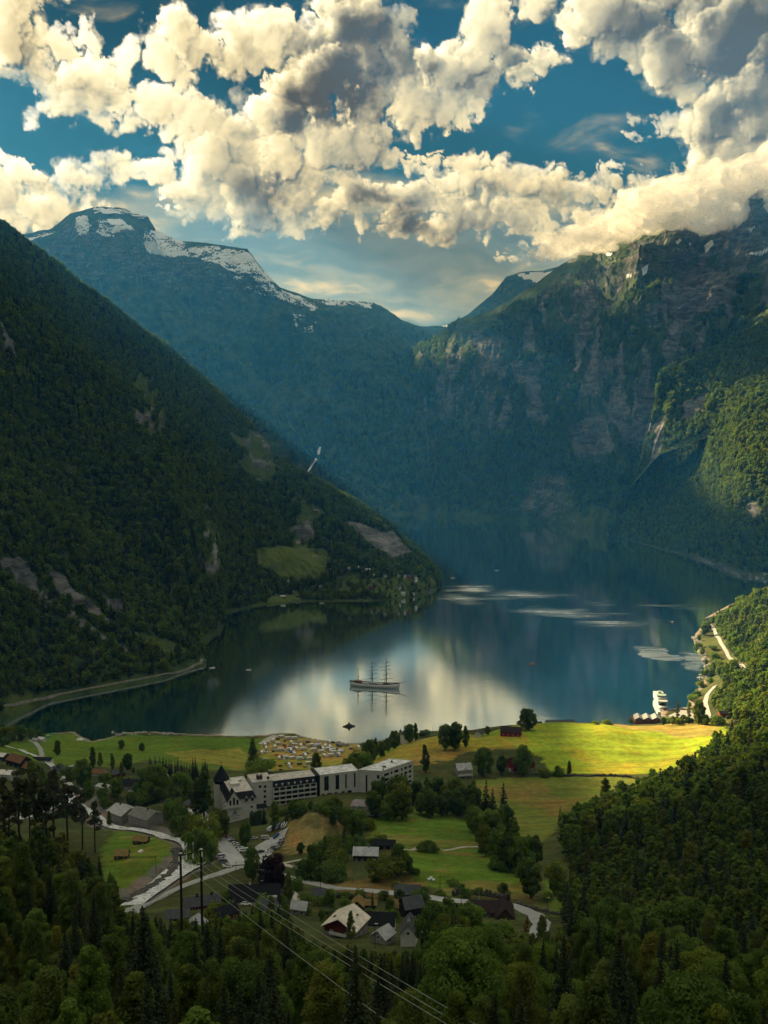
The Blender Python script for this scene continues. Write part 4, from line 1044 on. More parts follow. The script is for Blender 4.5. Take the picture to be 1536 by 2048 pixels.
rows([('bush',1192,1449,1440,1.6),('bush',1215,1449,1438,1.9),('bush',1262,1449,1440,1.4)], "low sunny bush on the field's far edge against the water", "low bushes at the field edge")
rows([(R.choice(['bush', 'broad']), px, b_, b_ - 15 + jit(6), 1.3) for px, b_ in [(1395,1296),(1404,1310),(1412,1330),(1415,1352),(1402,1374),(1392,1392),(1384,1402),(1420,1366),(1398,1282),(1408,1270),(1430,1318),(1440,1335),(1425,1345),(1438,1352),(1425,1300)]], "sunlit small tree between the shore rocks and the shore road", "small trees along the right shore")
rows([(R.choice(['bush', 'broad', 'tall']), px + jit(4), b_ + jit(4), b_ - R.uniform(14, 34), 1.3) for px, b_ in [(566,1630),(584,1634),(600,1628),(622,1624),(640,1622),(655,1626),(670,1620),(684,1618),(575,1644),(596,1640),(650,1636)]], "shrubby tree on the slope under the hotel's long wing", "shrubs under the hotel wing")
rows([('bush', px, b_, b_ - R.uniform(10, 22), 1.4) for px, b_ in [(742,1710),(750,1760),(830,1748),(848,1788),(880,1790),(905,1772),(920,1780),(845,1700),(866,1702),(858,1692),(660,1790),(690,1796),(720,1796),(610,1800),(600,1815),(770,1800),(790,1775),(705,1820),(690,1812),(560,1800),(1040,1755),(1140,1775),(1096,1800),(960,1790),(930,1796),(1160,1800)]], "low bush on the rough ground along the road", "bushes along the road")
pine_spots = [(-30,1700,1548),(10,1705,1555),(40,1700,1540),(72,1712,1550),(108,1704,1536),(136,1696,1556),(165,1700,1580),(60,1680,1560),(190,1705,1600),(95,1730,1570),(20,1735,1575)]
rows([('pine', a, b_, c_, 1.15) for a, b_, c_ in pine_spots], "tall dark pine with bare trunk in the grove before the river rapids", "pine grove on the left")

# ---- roads, buildings and water keep trees off: filled in by the list KEEP (polylines with half widths) before scattering
# ================================================================ ROADS, RIVER, BUILDINGS
M_asph = simple("wet_asphalt", (.40, .40, .39), .33, .6, var=.15, scale=.25)
M_gravel = simple("pale_gravel", (.42, .39, .33), .9, .2, var=.2, scale=.4)
M_conc = simple("concrete", (.36, .355, .33), .8, .3, var=.15, scale=.4)
KEEP = []            # (polyline of xy, half width) that trees stay off

def ribbon(name, pts, width, mat, lab, cat, lift=.16, kind='structure', n=None, widths=None, level=False):
    P_ = spline([p[:2] for p in pts], n or max(12, len(pts) * 14))
    T = np.gradient(P_, axis=0); T /= np.linalg.norm(T, axis=1)[:, None] + 1e-9
    Nn = np.stack([-T[:, 1], T[:, 0]], 1)
    wd = np.full(len(P_), width) if widths is None else np.interp(np.linspace(0, 1, len(P_)), np.linspace(0, 1, len(widths)), widths)
    cr_ = np.linspace(-.5, .5, 7)
    XY = P_[:, None] + Nn[:, None] * (cr_[None, :, None] * wd[:, None, None])
    Z = H(XY[..., 0], XY[..., 1])
    if level: Z = np.repeat(Z.mean(1)[:, None], 7, 1)
    else: Z = np.maximum(Z, H(XY[..., 0] + 1, XY[..., 1] + 1))
    V_ = np.concatenate([XY, (Z + lift)[..., None]], -1)
    me = np_mesh(name, V_.reshape(-1, 3), grid_faces(len(P_), 7)[:, ::-1], mat)
    KEEP.append((P_[::4].tolist(), width / 2 + 3.0))
    return tag(mesh_obj(name, me), lab, cat, kind=kind)
G = lambda *pp: [on_ground(*p) for p in pp]
ROADS = [
    ("road", [(225,1838),(262,1821),(294,1806),(338,1785),(389,1764),(440,1747),(480,1733),(520,1738),(560,1750),(600,1762),(650,1772),(700,1778),(790,1787),(850,1793),(925,1803),(990,1806),(1040,1815),(1072,1830),(1084,1848),(1076,1868),(1050,1890)], 7.0, M_asph, "pale wet main road winding across the village"),
    ("road", [(478,1730),(462,1708),(445,1685),(425,1660),(400,1632),(380,1612)], 10.5, M_asph, "wide grey avenue lined with parked cars beside the hotel"),
    ("road", [(560,1668),(535,1690),(520,1712),(500,1728)], 12.0, M_asph, "asphalt of the hotel car park"),
    ("road", [(58,1480),(72,1486),(80,1496),(84,1510),(82,1524)], 4.5, M_asph, "narrow curved lane on the shore meadow"),
    ("road", [(1418,1250),(1430,1262),(1440,1284),(1452,1302),(1472,1326),(1490,1345)], 4.8, M_asph, "upper stretch of the shore road on the right"),
    ("road", [(1430,1372),(1414,1390),(1410,1408),(1416,1428),(1432,1442)], 5.6, M_asph, "lower stretch of the shore road by the quay"),
    ("road", [(600,1738),(560,1728),(620,1716),(690,1712)], 3.5, M_gravel, "gravel drive to the grey roofed house"),
    ("path", [(522,1489),(535,1480),(552,1471)], 8.0, M_gravel, "white gravel slip at the camp's beach"),
    ("path", [(560,1762),(590,1790),(600,1812)], 3.5, M_gravel, "gravel yard drive below the main road"),
    ("path", [(775,1698),(850,1696),(930,1694),(985,1692)], 2.6, M_gravel, "farm track across the green meadow"),
]
for nm, pts, w_, mt, lab in ROADS: ribbon(nm, G(*pts), w_, mt, lab, nm)

M_white, t, b = base_mat("white_water", .35, .5)
pos = t.node('ShaderNodeNewGeometry').outputs['Position']
n_ = t.noise(pos, .35, 7.0, .72, dist=1.6); n2 = t.noise(pos, 1.6, 4.0, .65, dist=.6)
k = t.step(t.math('ADD', n_, t.math('MULTIPLY', t.math('SUBTRACT', n2, .5), .55)), .36, .54)
t.l.new(t.mix(k, (.05, .07, .07, 1), (.80, .82, .80, 1)), b.inputs['Base Color'])
bp = t.node('ShaderNodeBump'); bp.inputs['Strength'].default_value = .7; bp.inputs['Distance'].default_value = .6
t.l.new(n_, bp.inputs['Height']); t.l.new(bp.outputs[0], b.inputs['Normal'])
ribbon("river", [(x, y, 0) for x, y in RIVER_A], 14, M_white, "white rushing river bending round the small meadow", "river", .9, widths=[8, 10, 13, 15, 15, 13, 10, 8, 8, 8, 7, 6, 6, 7, 6, 6])
ribbon("river", [(x, y, 0) for x, y in RIVER_B], 6, M_white, "white rapids falling towards the shore", "river", .9)
KEEP[-1] = (KEEP[-1][0], 11); KEEP[-2] = (KEEP[-2][0], 12)

# ---- mesh helper: boxes and prisms gathered into one part
class MB:
    def __init__(self): self.v = []; self.f = []
    def add(self, verts, faces):
        o = len(self.v); self.v += [tuple(p) for p in verts]; self.f += [tuple(i + o for i in f) for f in faces]; return self
    def box(self, x0, x1, y0, y1, z0, z1):
        return self.add([(x0, y0, z0), (x1, y0, z0), (x1, y1, z0), (x0, y1, z0), (x0, y0, z1), (x1, y0, z1), (x1, y1, z1), (x0, y1, z1)],
                        [(3, 2, 1, 0), (4, 5, 6, 7), (0, 1, 5, 4), (1, 2, 6, 5), (2, 3, 7, 6), (3, 0, 4, 7)])
    def prism(self, poly, z0, z1):
        n = len(poly)
        return self.add([(x, y, z0) for x, y in poly] + [(x, y, z1) for x, y in poly],
                        [tuple(range(n))[::-1], tuple(range(n, 2 * n))] + [(i, (i + 1) % n, n + (i + 1) % n, n + i) for i in range(n)])
    def hull(self, bottom, top):
        n = len(bottom)
        return self.add(list(bottom) + list(top), [tuple(range(n))[::-1], tuple(range(n, 2 * n))] + [(i, (i + 1) % n, n + (i + 1) % n, n + i) for i in range(n)])
    def tube(self, path, radii, sides=6):
        v, f = tube(path, radii, sides); n = len(v)
        return self.add(v.tolist(), f.tolist() + [tuple(range(sides)), tuple(range(n - sides, n))[::-1]])
    def build(self, name, mat, parent=None, smooth=False):
        me = bpy.data.meshes.new(name); me.from_pydata(self.v, [], self.f); me.update()
        if smooth: me.polygons.foreach_set('use_smooth', [True] * len(me.polygons))
        me.materials.append(mat)
        bm = bmesh.new(); bm.from_mesh(me); bmesh.ops.recalc_face_normals(bm, faces=bm.faces); bm.to_mesh(me); bm.free()
        return mesh_obj(name, me, parent)

M_wall = {k_: simple(k_ + "_cladding", c_, .8, .25, var=.15, scale=.6) for k_, c_ in dict(white=(.62, .61, .56), cream=(.50, .48, .42), red=(.20, .025, .018), darkred=(.085, .016, .013), black=(.018, .017, .016), brown=(.07, .045, .03), grey=(.28, .28, .26),
          stone=(.22, .21, .19), rust=(.20, .075, .04)).items()}
M_roofs = {k_: simple(k_ + "_roofing", c_, r_, .5 if c_[0] > .2 else .15, var=.22, scale=.5) for k_, (c_, r_) in dict(slate=((.060, .064, .068), .6), black=((.010, .011, .012), .8), grey=((.30, .31, .31), .45), pale=((.55, .53, .48), .42), cream=((.60, .53, .42), .5),
          brown=((.030, .021, .019), .8), mauve=((.22, .18, .18), .55), turf=((.20, .14, .05), .95), rust=((.15, .075, .035), .8), mossy=((.16, .16, .14), .7)).items()}
M_glass, t, b = base_mat("window_glass", .08, .6); b.inputs['Base Color'].default_value = (.012, .014, .016, 1)
M_frame = simple("white_trim", (.68, .67, .62), .6, .4, var=.05)
M_darkmetal = simple("dark_metal", (.05, .05, .055), .5, .5, .3)

def window(parent, o, ux, nrm, w, h, frame=True, name='window', mat=None):
    """a window on a wall: o = its lower middle, ux = along the wall, nrm = outward"""
    o = Vector(o); ux = Vector(ux).normalized(); nrm = Vector(nrm).normalized(); up = Vector((0, 0, 1))
    def slab(mb, u0, u1, z0, z1, d0, d1):
        q = [o + ux * u_ + up * z_ + nrm * d_ for d_ in (d0, d1) for (u_, z_) in ((u0, z0), (u1, z0), (u1, z1), (u0, z1))]
        mb.add([tuple(p) for p in q], [(3, 2, 1, 0), (4, 5, 6, 7), (0, 1, 5, 4), (1, 2, 6, 5), (2, 3, 7, 6), (3, 0, 4, 7)])
    if frame:
        m = MB(); f = .09
        slab(m, -w / 2, -w / 2 + f, 0, h, -.05, .07); slab(m, w / 2 - f, w / 2, 0, h, -.05, .07)
        slab(m, -w / 2 + f, w / 2 - f, h - f, h, -.05, .07); slab(m, -w / 2 + f, w / 2 - f, 0, f, -.05, .07)
        fr = m.build(name, M_frame, parent)
        g = MB(); slab(g, -w / 2 + f + .002, w / 2 - f - .002, f + .002, h - f - .002, -.04, .025); g.build('pane', mat or M_glass, fr)
    else:
        g = MB(); slab(g, -w / 2, w / 2, 0, h, -.05, .03); fr = g.build(name, mat or M_glass, parent)
    return fr

def house(name, label, pxy, L, W, wh, rh, rot, wall, roof, cat='house', group=None, chimney=None, wins=(3, 1), gwins=1, hip=0.0, over=.45, base=None, D=None, dh=0.0, door=True, parts=None, sunk=4.0):
    """gabled house; ridge along its own x, rot in degrees; wins = windows per long side per storey, storeys"""
    x, y, z = on_ground(*pxy) if D is None else atD(pxy[0], pxy[1], D)
    o = empty(name, (x, y, z + dh), radians(rot), label, cat, group)
    KEEP.append(([(x - cos(radians(rot)) * L / 2, y - sin(radians(rot)) * L / 2), (x + cos(radians(rot)) * L / 2, y + sin(radians(rot)) * L / 2)], W / 2 + 2.5))
    m = MB(); a, c = L / 2, W / 2
    m.add([(-a, -c, -sunk), (a, -c, -sunk), (a, c, -sunk), (-a, c, -sunk), (-a, -c, wh), (a, -c, wh), (a, c, wh), (-a, c, wh), (-a + hip * a, 0, wh + rh - .1), (a - hip * a, 0, wh + rh - .1)],
          [(3, 2, 1, 0), (0, 1, 5, 4), (1, 2, 6, 5), (2, 3, 7, 6), (3, 0, 4, 7), (4, 5, 9, 8), (6, 7, 8, 9), (5, 6, 9), (7, 4, 8)])
    w_ = m.build('wall', wall, o)
    r = MB(); k = rh / c; e = over; th = .22
    rx0, rx1 = -a - e, a + e
    if hip > 0:
        hx = (1 - hip) * a
        r.hull([(rx0, -c - e, wh - k * e * .6), (rx1, -c - e, wh - k * e * .6), (rx1, c + e, wh - k * e * .6), (rx0, c + e, wh - k * e * .6)], [(-hx, -.05, wh + rh + th), (hx, -.05, wh + rh + th), (hx, .05, wh + rh + th), (-hx, .05, wh + rh + th)])
    else:
        for sgn in (-1, 1):
            yo, zo = sgn * (c + e), wh - k * e
            q = [(rx0, 0, wh + rh), (rx1, 0, wh + rh), (rx1, yo, zo), (rx0, yo, zo)]
            r.hull([(p[0], p[1] + (.004 * sgn), p[2] + .03) for p in q], [(p[0], p[1] + (.004 * sgn), p[2] + th + .03) for p in q])
    rf = r.build('roof', roof, o)
    if chimney:
        for cx_, kind in chimney:
            ch = MB(); ch.box(cx_ - .4, cx_ + .4, -.4, .4, wh + rh * .5, wh + rh + 1.3); cho = ch.build('chimney', M_wall[kind], rf)
            cp = MB(); cp.box(cx_ - .5, cx_ + .5, -.5, .5, wh + rh + 1.3, wh + rh + 1.45); cp.build('chimney_cap', M_darkmetal, rf)
    n, st_ = wins
    for s_ in range(st_):
        z0 = .95 + s_ * 2.7
        if z0 + 1.2 > wh: break
        for i in range(n):
            u = -a + L * (i + .5) / n
            window(o, (u, -c, z0), (1, 0, 0), (0, -1, 0), 1.1, 1.2)
            if i != 0 or not door: window(o, (u, c, z0), (-1, 0, 0), (0, 1, 0), 1.1, 1.2)
    for i in range(gwins):
        u = 0 if gwins == 1 else -c * .5 + i * c
        for sx in (-1, 1): window(o, (sx * a, u, wh * .5 if gwins > 1 else wh - .6), (0, -sx, 0), (sx, 0, 0), 1.0, 1.2)
    if door:
        d_ = MB(); d_.box(-a + L * .5 / max(n, 1) - .5, -a + L * .5 / max(n, 1) + .5, c - .02, c + .06, -.1, 2.0); dd = d_.build('door', M_wall['brown'], o)
    if base:
        q = MB(); q.box(-a - .06, a + .06, -c - .06, c + .06, -sunk, base); q.build('foundation', M_wall['stone'], o)
    if parts: parts(o, a, c, wh, rh)
    return o

Wl, Rf = M_wall, M_roofs
# --- village below the viewpoint
def pale_parts(o, a, c, wh, rh):
    s_ = MB(); s_.add([(1.2, 2.2, wh + rh * .70), (2.2, 2.2, wh + rh * .70), (2.2, 3.2, wh + rh * .56), (1.2, 3.2, wh + rh * .56)], [(0, 1, 2, 3)])
    q = MB(); k = rh / c
    for sx, yy in ((-1.5, 3.2), (2.2, -3.0)):
        z_ = wh + rh - k * abs(yy)
        q.hull([(sx - .6, yy - .5, z_ - k * .5 * (1 if yy > 0 else -1) + .26), (sx + .6, yy - .5, z_ - k * .5 * (-1 if yy < 0 else 1) * -1 + .26), (sx + .6, yy + .5, z_ - k * .5 + .3), (sx - .6, yy + .5, z_ - k * .5 + .3)],
               [(sx - .6, yy - .5, z_ + .45), (sx + .6, yy - .5, z_ + .45), (sx + .6, yy + .5, z_ + .42), (sx - .6, yy + .5, z_ + .42)])
    q.build('skylight', M_glass, o)
    b_ = MB(); b_.box(-a - 1.4, -a - .05, -3, 3, 2.5, 2.7); b_.box(-a - 1.4, -a - 1.3, -3, 3, 2.7, 3.6); b_.build('balcony', Wl['white'], o)
house('pale_roofed_house', "large house with a broad pale metal roof, dark red upper gable and white ground floor", (692,1868), 10.5, 11, 4.6, 3.1, 66, Wl['darkred'], Rf['cream'], base=2.6, wins=(3, 1), gwins=2, over=.9, parts=pale_parts)
house('dark_roofed_house', "long house with a black roof behind the pale roofed house", (757,1856), 12, 7.5, 3.2, 2.8, -6, Wl['white'], Rf['black'], wins=(4, 1))
house('grey_outbuilding', "small grey roofed outbuilding between the black roofed house and the white gable house", (766,1884), 5.5, 5.5, 2.8, 2.0, 55, Wl['grey'], Rf['grey'], cat='outbuilding', wins=(1, 1))
house('white_gable_house', "narrow white house with a steep slate roof and white chimney, gable towards us", (818,1888), 8, 4.8, 5.6, 2.8, 84, Wl['white'], Rf['slate'], chimney=[(-1.5, 'white')], wins=(2, 2), gwins=1)
house('black_barn', "tall black timber barn above the white gable house", (823,1834), 8, 7.5, 5.6, 3.2, 20, Wl['black'], Rf['slate'], cat='barn', wins=(1, 1), gwins=0)
house('old_red_house', "old dark red house with a mossy slate roof beside the road", (815,1798), 11, 6.5, 3.8, 2.8, -4, Wl['red'], Rf['slate'], wins=(4, 1))
house('turf_hut', "little dark hut with a grass roof in the garden by the road", (716,1818), 6, 5, 2.6, 2.2, 84, Wl['brown'], Rf['turf'], cat='hut', wins=(1, 1))
house('turf_shed', "low shed with a brown grass roof beside the turf hut", (738,1814), 6, 4, 1.9, 1.3, 0, Wl['brown'], Rf['turf'], cat='shed', wins=(1, 1), door=False)
def farm_parts(o, a, c, wh, rh):
    q = MB(); L, W, R2 = 12, 7, 3.8
    x0, x1, y0, y1 = a - 1, a - 1 + W, -L * .68, L * .32; xm = (x0 + x1) / 2
    q.add([(x0, y0, -4), (x1, y0, -4), (x1, y1, -4), (x0, y1, -4), (x0, y0, wh), (x1, y0, wh), (x1, y1, wh), (x0, y1, wh), (xm, y0, wh + R2 - .1), (xm, y1, wh + R2 - .1)],
          [(0, 1, 5, 8, 4), (1, 2, 6, 5), (2, 3, 7, 9, 6), (3, 0, 4, 7), (4, 8, 9, 7), (5, 6, 9, 8), (3, 2, 1, 0)])
    q.build('wing_wall', Wl['brown'], o)
    r = MB(); k = R2 / (W / 2)
    for sx in (-1, 1):
        xo = xm + sx * (W / 2 + .6); zo = wh - k * .6
        p = [(xm + .004 * sx, y0 - .6, wh + R2), (xm + .004 * sx, y1 + .6, wh + R2), (xo, y1 + .6, zo), (xo, y0 - .6, zo)]
        r.hull([(a_, b_, c_ + .04) for a_, b_, c_ in p], [(a_, b_, c_ + .28) for a_, b_, c_ in p])
    rf = r.build('wing_roof', Rf['brown'], o)
    ch = MB(); ch.box(xm + 1.2, xm + 2.0, 2.5, 3.3, wh + R2 * .4, wh + R2 + .9); ch.build('chimney', Wl['black'], rf)
    for z_ in (.9,): window(o, (xm - 1.6, y0, z_), (1, 0, 0), (0, -1, 0), 1.2, 1.3); window(o, (xm + 1.6, y0, z_), (1, 0, 0), (0, -1, 0), 1.2, 1.3)
    p_ = MB()
    for i in range(5): p_.box(-a + .6 + i * 1.6, -a + .75 + i * 1.6, -c - 2.2, -c - 2.05, -3, 2.4)
    p_.build('veranda_post', Wl['grey'], o)
house('dark_farmhouse', "brown black farmhouse with a long roof and a tall cross wing by the road bend", (968,1830), 12, 8, 3.2, 3.2, -4, Wl['brown'], Rf['brown'], wins=(4, 1), parts=farm_parts, gwins=1)
house('grey_roofed_house', "dark timber house with a broad plain grey roof below the meadow", (732,1718), 12.5, 10, 4.0, 2.4, -3, Wl['black'], Rf['grey'], chimney=[(1.5, 'grey')], wins=(4, 1), base=1.0)
house('black_shed', "low black roofed shed behind the grey roofed house", (770,1697), 11, 6, 3.0, 1.9, -3, Wl['black'], Rf['black'], cat='shed', wins=(3, 1))
def mauve_parts(o, a, c, wh, rh):
    q = MB(); q.box(a - 1.5, a + 7.5, -c - 1.5, c - 3.5, -5, wh - 1.2); q.build('annex_wall', Wl['cream'], o)
    r = MB(); r.hull([(a - 2, -c - 2.2, wh - 1.15), (a + 8.2, -c - 2.2, wh - 1.15), (a + 8.2, c - 3, wh - .6), (a - 2, c - 3, wh - .6)], [(a - 2, -c - 2.2, wh - .9), (a + 8.2, -c - 2.2, wh - .9), (a + 8.2, c - 3, wh + .6), (a - 2, c - 3, wh + .6)])
    r.build('annex_roof', Rf['mauve'], o)
    window(o, (a + 3, -c - 1.5, 1.0), (1, 0, 0), (0, -1, 0), 1.6, 1.2)
house('mauve_roofed_house', "cream house with mauve tiled roofs and a low annex at the meadow's corner", (722,1622), 12, 9, 5.0, 2.6, -8, Wl['cream'], Rf['mauve'], chimney=[(.5, 'cream'), (4, 'white')], wins=(3, 2), hip=.35, parts=mauve_parts)
house('red_longhouse', "long dark red building with a black roof below the road bridge", (404,1816), 14.5, 5.5, 2.6, 2.6, 16, Wl['red'], Rf['slate'], cat='building', wins=(6, 1), chimney=[(-2, 'black'), (4, 'black')])
def long_parts(o, a, c, wh, rh):
    for u in (2.0, 4.6):
        window(o, (u, -c * .62, wh + rh * .32), (1, 0, 0), (0, -.8, .6), .9, 1.0, name='roof_window')
    q = MB(); q.box(5.6, 9.6, -c - .7, -c + 1.2, wh + .2, wh + 1.7); q.build('dormer', Wl['grey'], o)
house('black_roofed_building', "long pale building with a huge black roof below the road junction", (510,1806), 21, 11, 3.6, 4.6, 3, Wl['white'], Rf['black'], cat='building', wins=(7, 1), gwins=2, parts=long_parts, chimney=[(-2, 'white'), (3, 'black')])
house('cream_house', "small cream house with a light grey gable roof behind the big power pole", (388,1872), 7, 6, 3.6, 2.2, 76, Wl['cream'], Rf['grey'], wins=(2, 1))
house('brown_cabin', "low dark cabin under the red longhouse", (355,1842), 8, 5, 2.4, 1.8, 10, Wl['black'], Rf['slate'], cat='cabin', wins=(2, 1))
house('grey_stone_hall', "left hall of the two with mossy grey roofs by the river", (247,1638), 15, 15, 6.0, 3.0, -38, Wl['stone'], Rf['grey'], cat='hall', wins=(4, 1), chimney=[(-3, 'black')])
house('grey_stone_hall', "right hall of the two with mossy roofs by the river, nearer the car park", (292,1646), 18, 14, 6.0, 3.2, -35, Wl['stone'], Rf['mossy'], cat='hall', wins=(5, 1), chimney=[(2, 'black')])
house('dark_hip_roofed_house', "broad low house with a dark hipped roof and a carport", (268,1576), 22, 12, 3.6, 3.0, -8, Wl['grey'], Rf['black'], wins=(6, 1), hip=.4, chimney=[(-4, 'black')])
house('red_shed', "small dark red shed with a grey roof left of the avenue", (369,1616), 8, 5.5, 2.8, 1.6, 60, Wl['red'], Rf['slate'], cat='shed', wins=(1, 1))
house('flat_grey_shed', "pale roofed low shed by the rocks above the river", (208,1578), 11, 7, 2.4, .9, -30, Wl['white'], Rf['grey'], cat='shed', wins=(2, 1))
house('white_village_house', "white house with a dark gable roof among the trees at the left", (114,1552), 10, 8, 5.5, 3.6, 62, Wl['white'], Rf['slate'], wins=(2, 2), gwins=2)
house('black_low_house', "low house with a long black roof beside the curved lane", (86,1524), 17, 7, 2.6, 1.8, -6, Wl['white'], Rf['black'], wins=(4, 1))
house('brown_barn', "large brown barn roof left of the low black roofed house", (38,1532), 18, 11, 5.5, 4.0, -32, Wl['black'], Rf['rust'], cat='barn', wins=(3, 1))
house('brown_barn', "smaller brown barn in front of the large one", (62,1544), 12, 8, 4.0, 3.2, -32, Wl['black'], Rf['rust'], cat='barn', wins=(2, 1))
house('white_roofed_house', "house with a white roof at the frame's left edge behind the other one", (0,1520), 12, 9, 4.5, 1.4, -12, Wl['black'], Rf['pale'], wins=(3, 1))
house('white_roofed_house', "house with a flat white roof in front at the left edge", (14,1556), 15, 10, 4.5, 1.2, -10, Wl['white'], Rf['pale'], wins=(3, 1), chimney=[(0, 'brown')])
house('rust_roofed_house', "long low house with a rusty red roof among the garden trees", (192,1550), 16, 8, 2.8, 2.0, -5, Wl['white'], Rf['rust'], wins=(4, 1))
house('pale_roofed_shed', "pale roofed small shed right of the white village house", (146,1540), 6, 5, 2.4, 1.6, 30, Wl['white'], Rf['grey'], cat='shed', wins=(1, 1))
house('turf_log_cabin', "log cabin with a brown turf roof at the river edge of the small meadow", (283,1686), 8, 5.5, 2.4, 2.0, -10, Wl['brown'], Rf['turf'], cat='cabin', wins=(2, 1))
house('turf_log_hut', "squat turf roofed hut at the left of the small meadow", (244,1716), 7, 5.5, 2.6, 2.2, 0, Wl['brown'], Rf['turf'], cat='hut', wins=(2, 1))
for px, py, L_, W_, wl, rf, lab in [(150,1586,9,7,'white','slate',"small white house right of the pines above the rapids"),(176,1592,8,6,'cream','brown',"small cream house with a brown roof below the rusty roofed house"),(322,1562,10,7,'white','grey',"white house half hidden behind the bright green tree"),(335,1586,9,6,'grey','slate',"grey house behind the flagpoles"),
        (236,1552,10,7,'red','slate',"small red house above the dark hip roofed house"),(300,1582,8,6,'white','pale',"white cabin right of the carport house"),(215,1560,7,5,'brown','turf',"brown hut between rusty roof and hip roof"),(352,1572,9,6,'white','brown',"white house nearest the spruce stand"),
        (600,1828,6,4,'grey','grey',"little grey shed beside the gravel yard drive"),(640,1800,5,4,'brown','slate',"garden shed by the clipped bush"),(452,1838,8,6,'red','black',"red shed below the long black roof"),(790,1822,5,4,'brown','turf',"small turf roofed store left of the black barn"),(540,1826,7,5,'white','slate',"white garage right of the long black roof")]:
    house('small_house' if 'house' in lab else 'outbuilding', lab, (px, py), L_, W_, 3.0, 2.2, R.uniform(-40, 40), Wl[wl], Rf[rf], cat='house' if 'house' in lab else 'outbuilding', wins=(2, 1), door=True)
# --- on the hill
def redbarn_parts(o, a, c, wh, rh):
    d_ = MB()
    d_.box(-a - .08, -a - .01, -1.6, 1.6, -.2, 3.2); d_.build('barn_door', Wl['white'], o)
house('red_barn', "big red barn with a dark roof and stone footing between field and villa", (1040,1540), 20, 13, 5.6, 6.0, 28, Wl['red'], Rf['brown'], cat='barn', wins=(3, 1), gwins=2, base=2.0, parts=redbarn_parts)
def villa_parts(o, a, c, wh, rh):
    v_ = MB(); v_.box(-a + .3, a - .3, -c - 2.2, -c - .02, 2.5, 2.75); v_.box(-a + .3, a - .3, -c - 2.2, -c - 2.1, 2.75, 3.7)
    for u in (-a + .4, 0, a - .4): v_.box(u - .08, u + .08, -c - 2.15, -c - 2.0, -3, 2.5)
    v_.build('veranda', Wl['white'], o)
    q = MB(); k = 2.0
    q.add([(-k, -c - .25, wh - .2), (k, -c - .25, wh - .2), (0, -c - .25, wh + 2.4), (-k, -.5, wh - .2), (k, -.5, wh - .2), (0, -.5, wh + 2.4)], [(0, 1, 2), (3, 5, 4), (0, 2, 5, 3), (1, 4, 5, 2), (0, 3, 4, 1)])
    q.build('gable', Wl['white'], o)
house('white_villa', "white wooden villa with grey roof and veranda left of the red barn", (926,1552), 12, 10, 6.6, 3.8, 14, Wl['grey'], Rf['grey'], cat='villa', wins=(4, 2), gwins=2, chimney=[(2, 'brown')], parts=villa_parts)
house('red_hill_house', "dark red house on the hill edge under the pair of trees", (1022,1470), 18, 9, 4.0, 3.6, -14, Wl['red'], Rf['brown'], wins=(4, 1), gwins=1)
house('small_grey_house', "small grey gabled house on the hill edge against the water", (957,1472), 8, 7, 2.6, 3.0, 75, Wl['white'], Rf['slate'], wins=(2, 1))
house('shore_warehouse', "long dark warehouse roof on the shore beyond the field", (1120,1452), 30, 11, 4.0, 2.6, 4, Wl['black'], Rf['slate'], cat='warehouse', wins=(6, 1), D=1052)
house('shore_shed', "small dark shed left of the long shore warehouse", (1075,1452), 9, 7, 2.6, 2.2, 4, Wl['black'], Rf['brown'], cat='shed', wins=(1, 1), D=1058)
house('white_boathouse', "low boathouse with a white gable right of the shore warehouse", (1176,1453), 12, 6, 2.0, 2.0, 5, Wl['white'], Rf['brown'], cat='boathouse', wins=(2, 1), D=1060)
for dx_, lab in ((-9.5, "left bay of the three roofed pier house on the water"), (0, "middle bay of the three roofed pier house"), (9.5, "right bay of the three roofed pier house, nearest the quay")):
    x0, y0, _ = atZ(1294, 1445, 1.0)
    o = house('pier_house', lab, (1294 + dx_ * FPX / y0, 1443), 17, 9.0, 4.5, 2.4, 82, Wl['rust'], Rf['grey'], cat='pier house', wins=(2, 1), D=y0 + 3, dh=0)
    o.location.z = 1.4
pj = MB(); x0, y0, _ = atZ(1294, 1440, 1.0); pj.box(x0 - 17, x0 + 17, y0 - 10, y0 + 14, .6, 1.25)
for i in range(6):
    for j in (-8, 12): pj.box(x0 - 15 + i * 6, x0 - 14.6 + i * 6, y0 + j, y0 + j + .4, -3, .6)
pj.box(x0 - 9, x0 - 5, y0 + 14, y0 + 26, .6, 1.1)
tag(pj.build('pier', Wl['brown']), "timber pier carrying the three roofed pier house", "pier")
house('quay_red_shed', "red shed with a black roof beside the road at the ferry quay", (1452,1434), 14, 8, 4.5, 1.6, -5, Wl['red'], Rf['black'], cat='shed', wins=(3, 1))
house('quay_kiosk', "small grey kiosk left of the red shed at the quay", (1436,1438), 7, 5, 2.8, .8, -5, Wl['grey'], Rf['slate'], cat='kiosk', wins=(2, 1))
house('shore_hut', "small white hut by the lane on the left shore", (84,1483), 7, 5, 3.0, 1.8, -20, Wl['white'], Rf['pale'], cat='hut', wins=(1, 1))
house('shore_hut', "grey hut left of the white hut on the left shore", (72,1483), 6, 4, 2.2, 1.4, -20, Wl['cream'], Rf['grey'], cat='hut', wins=(1, 1))
house('cabin_on_mountain_shore', "lone little white house on the shore under the dark mountain", (96,1396), 6, 5, 3.2, 2.0, 20, Wl['white'], Rf['slate'], cat='cabin', wins=(1, 1), D=1240)
bpy.data.objects['cabin_on_mountain_shore'].location.z = 4
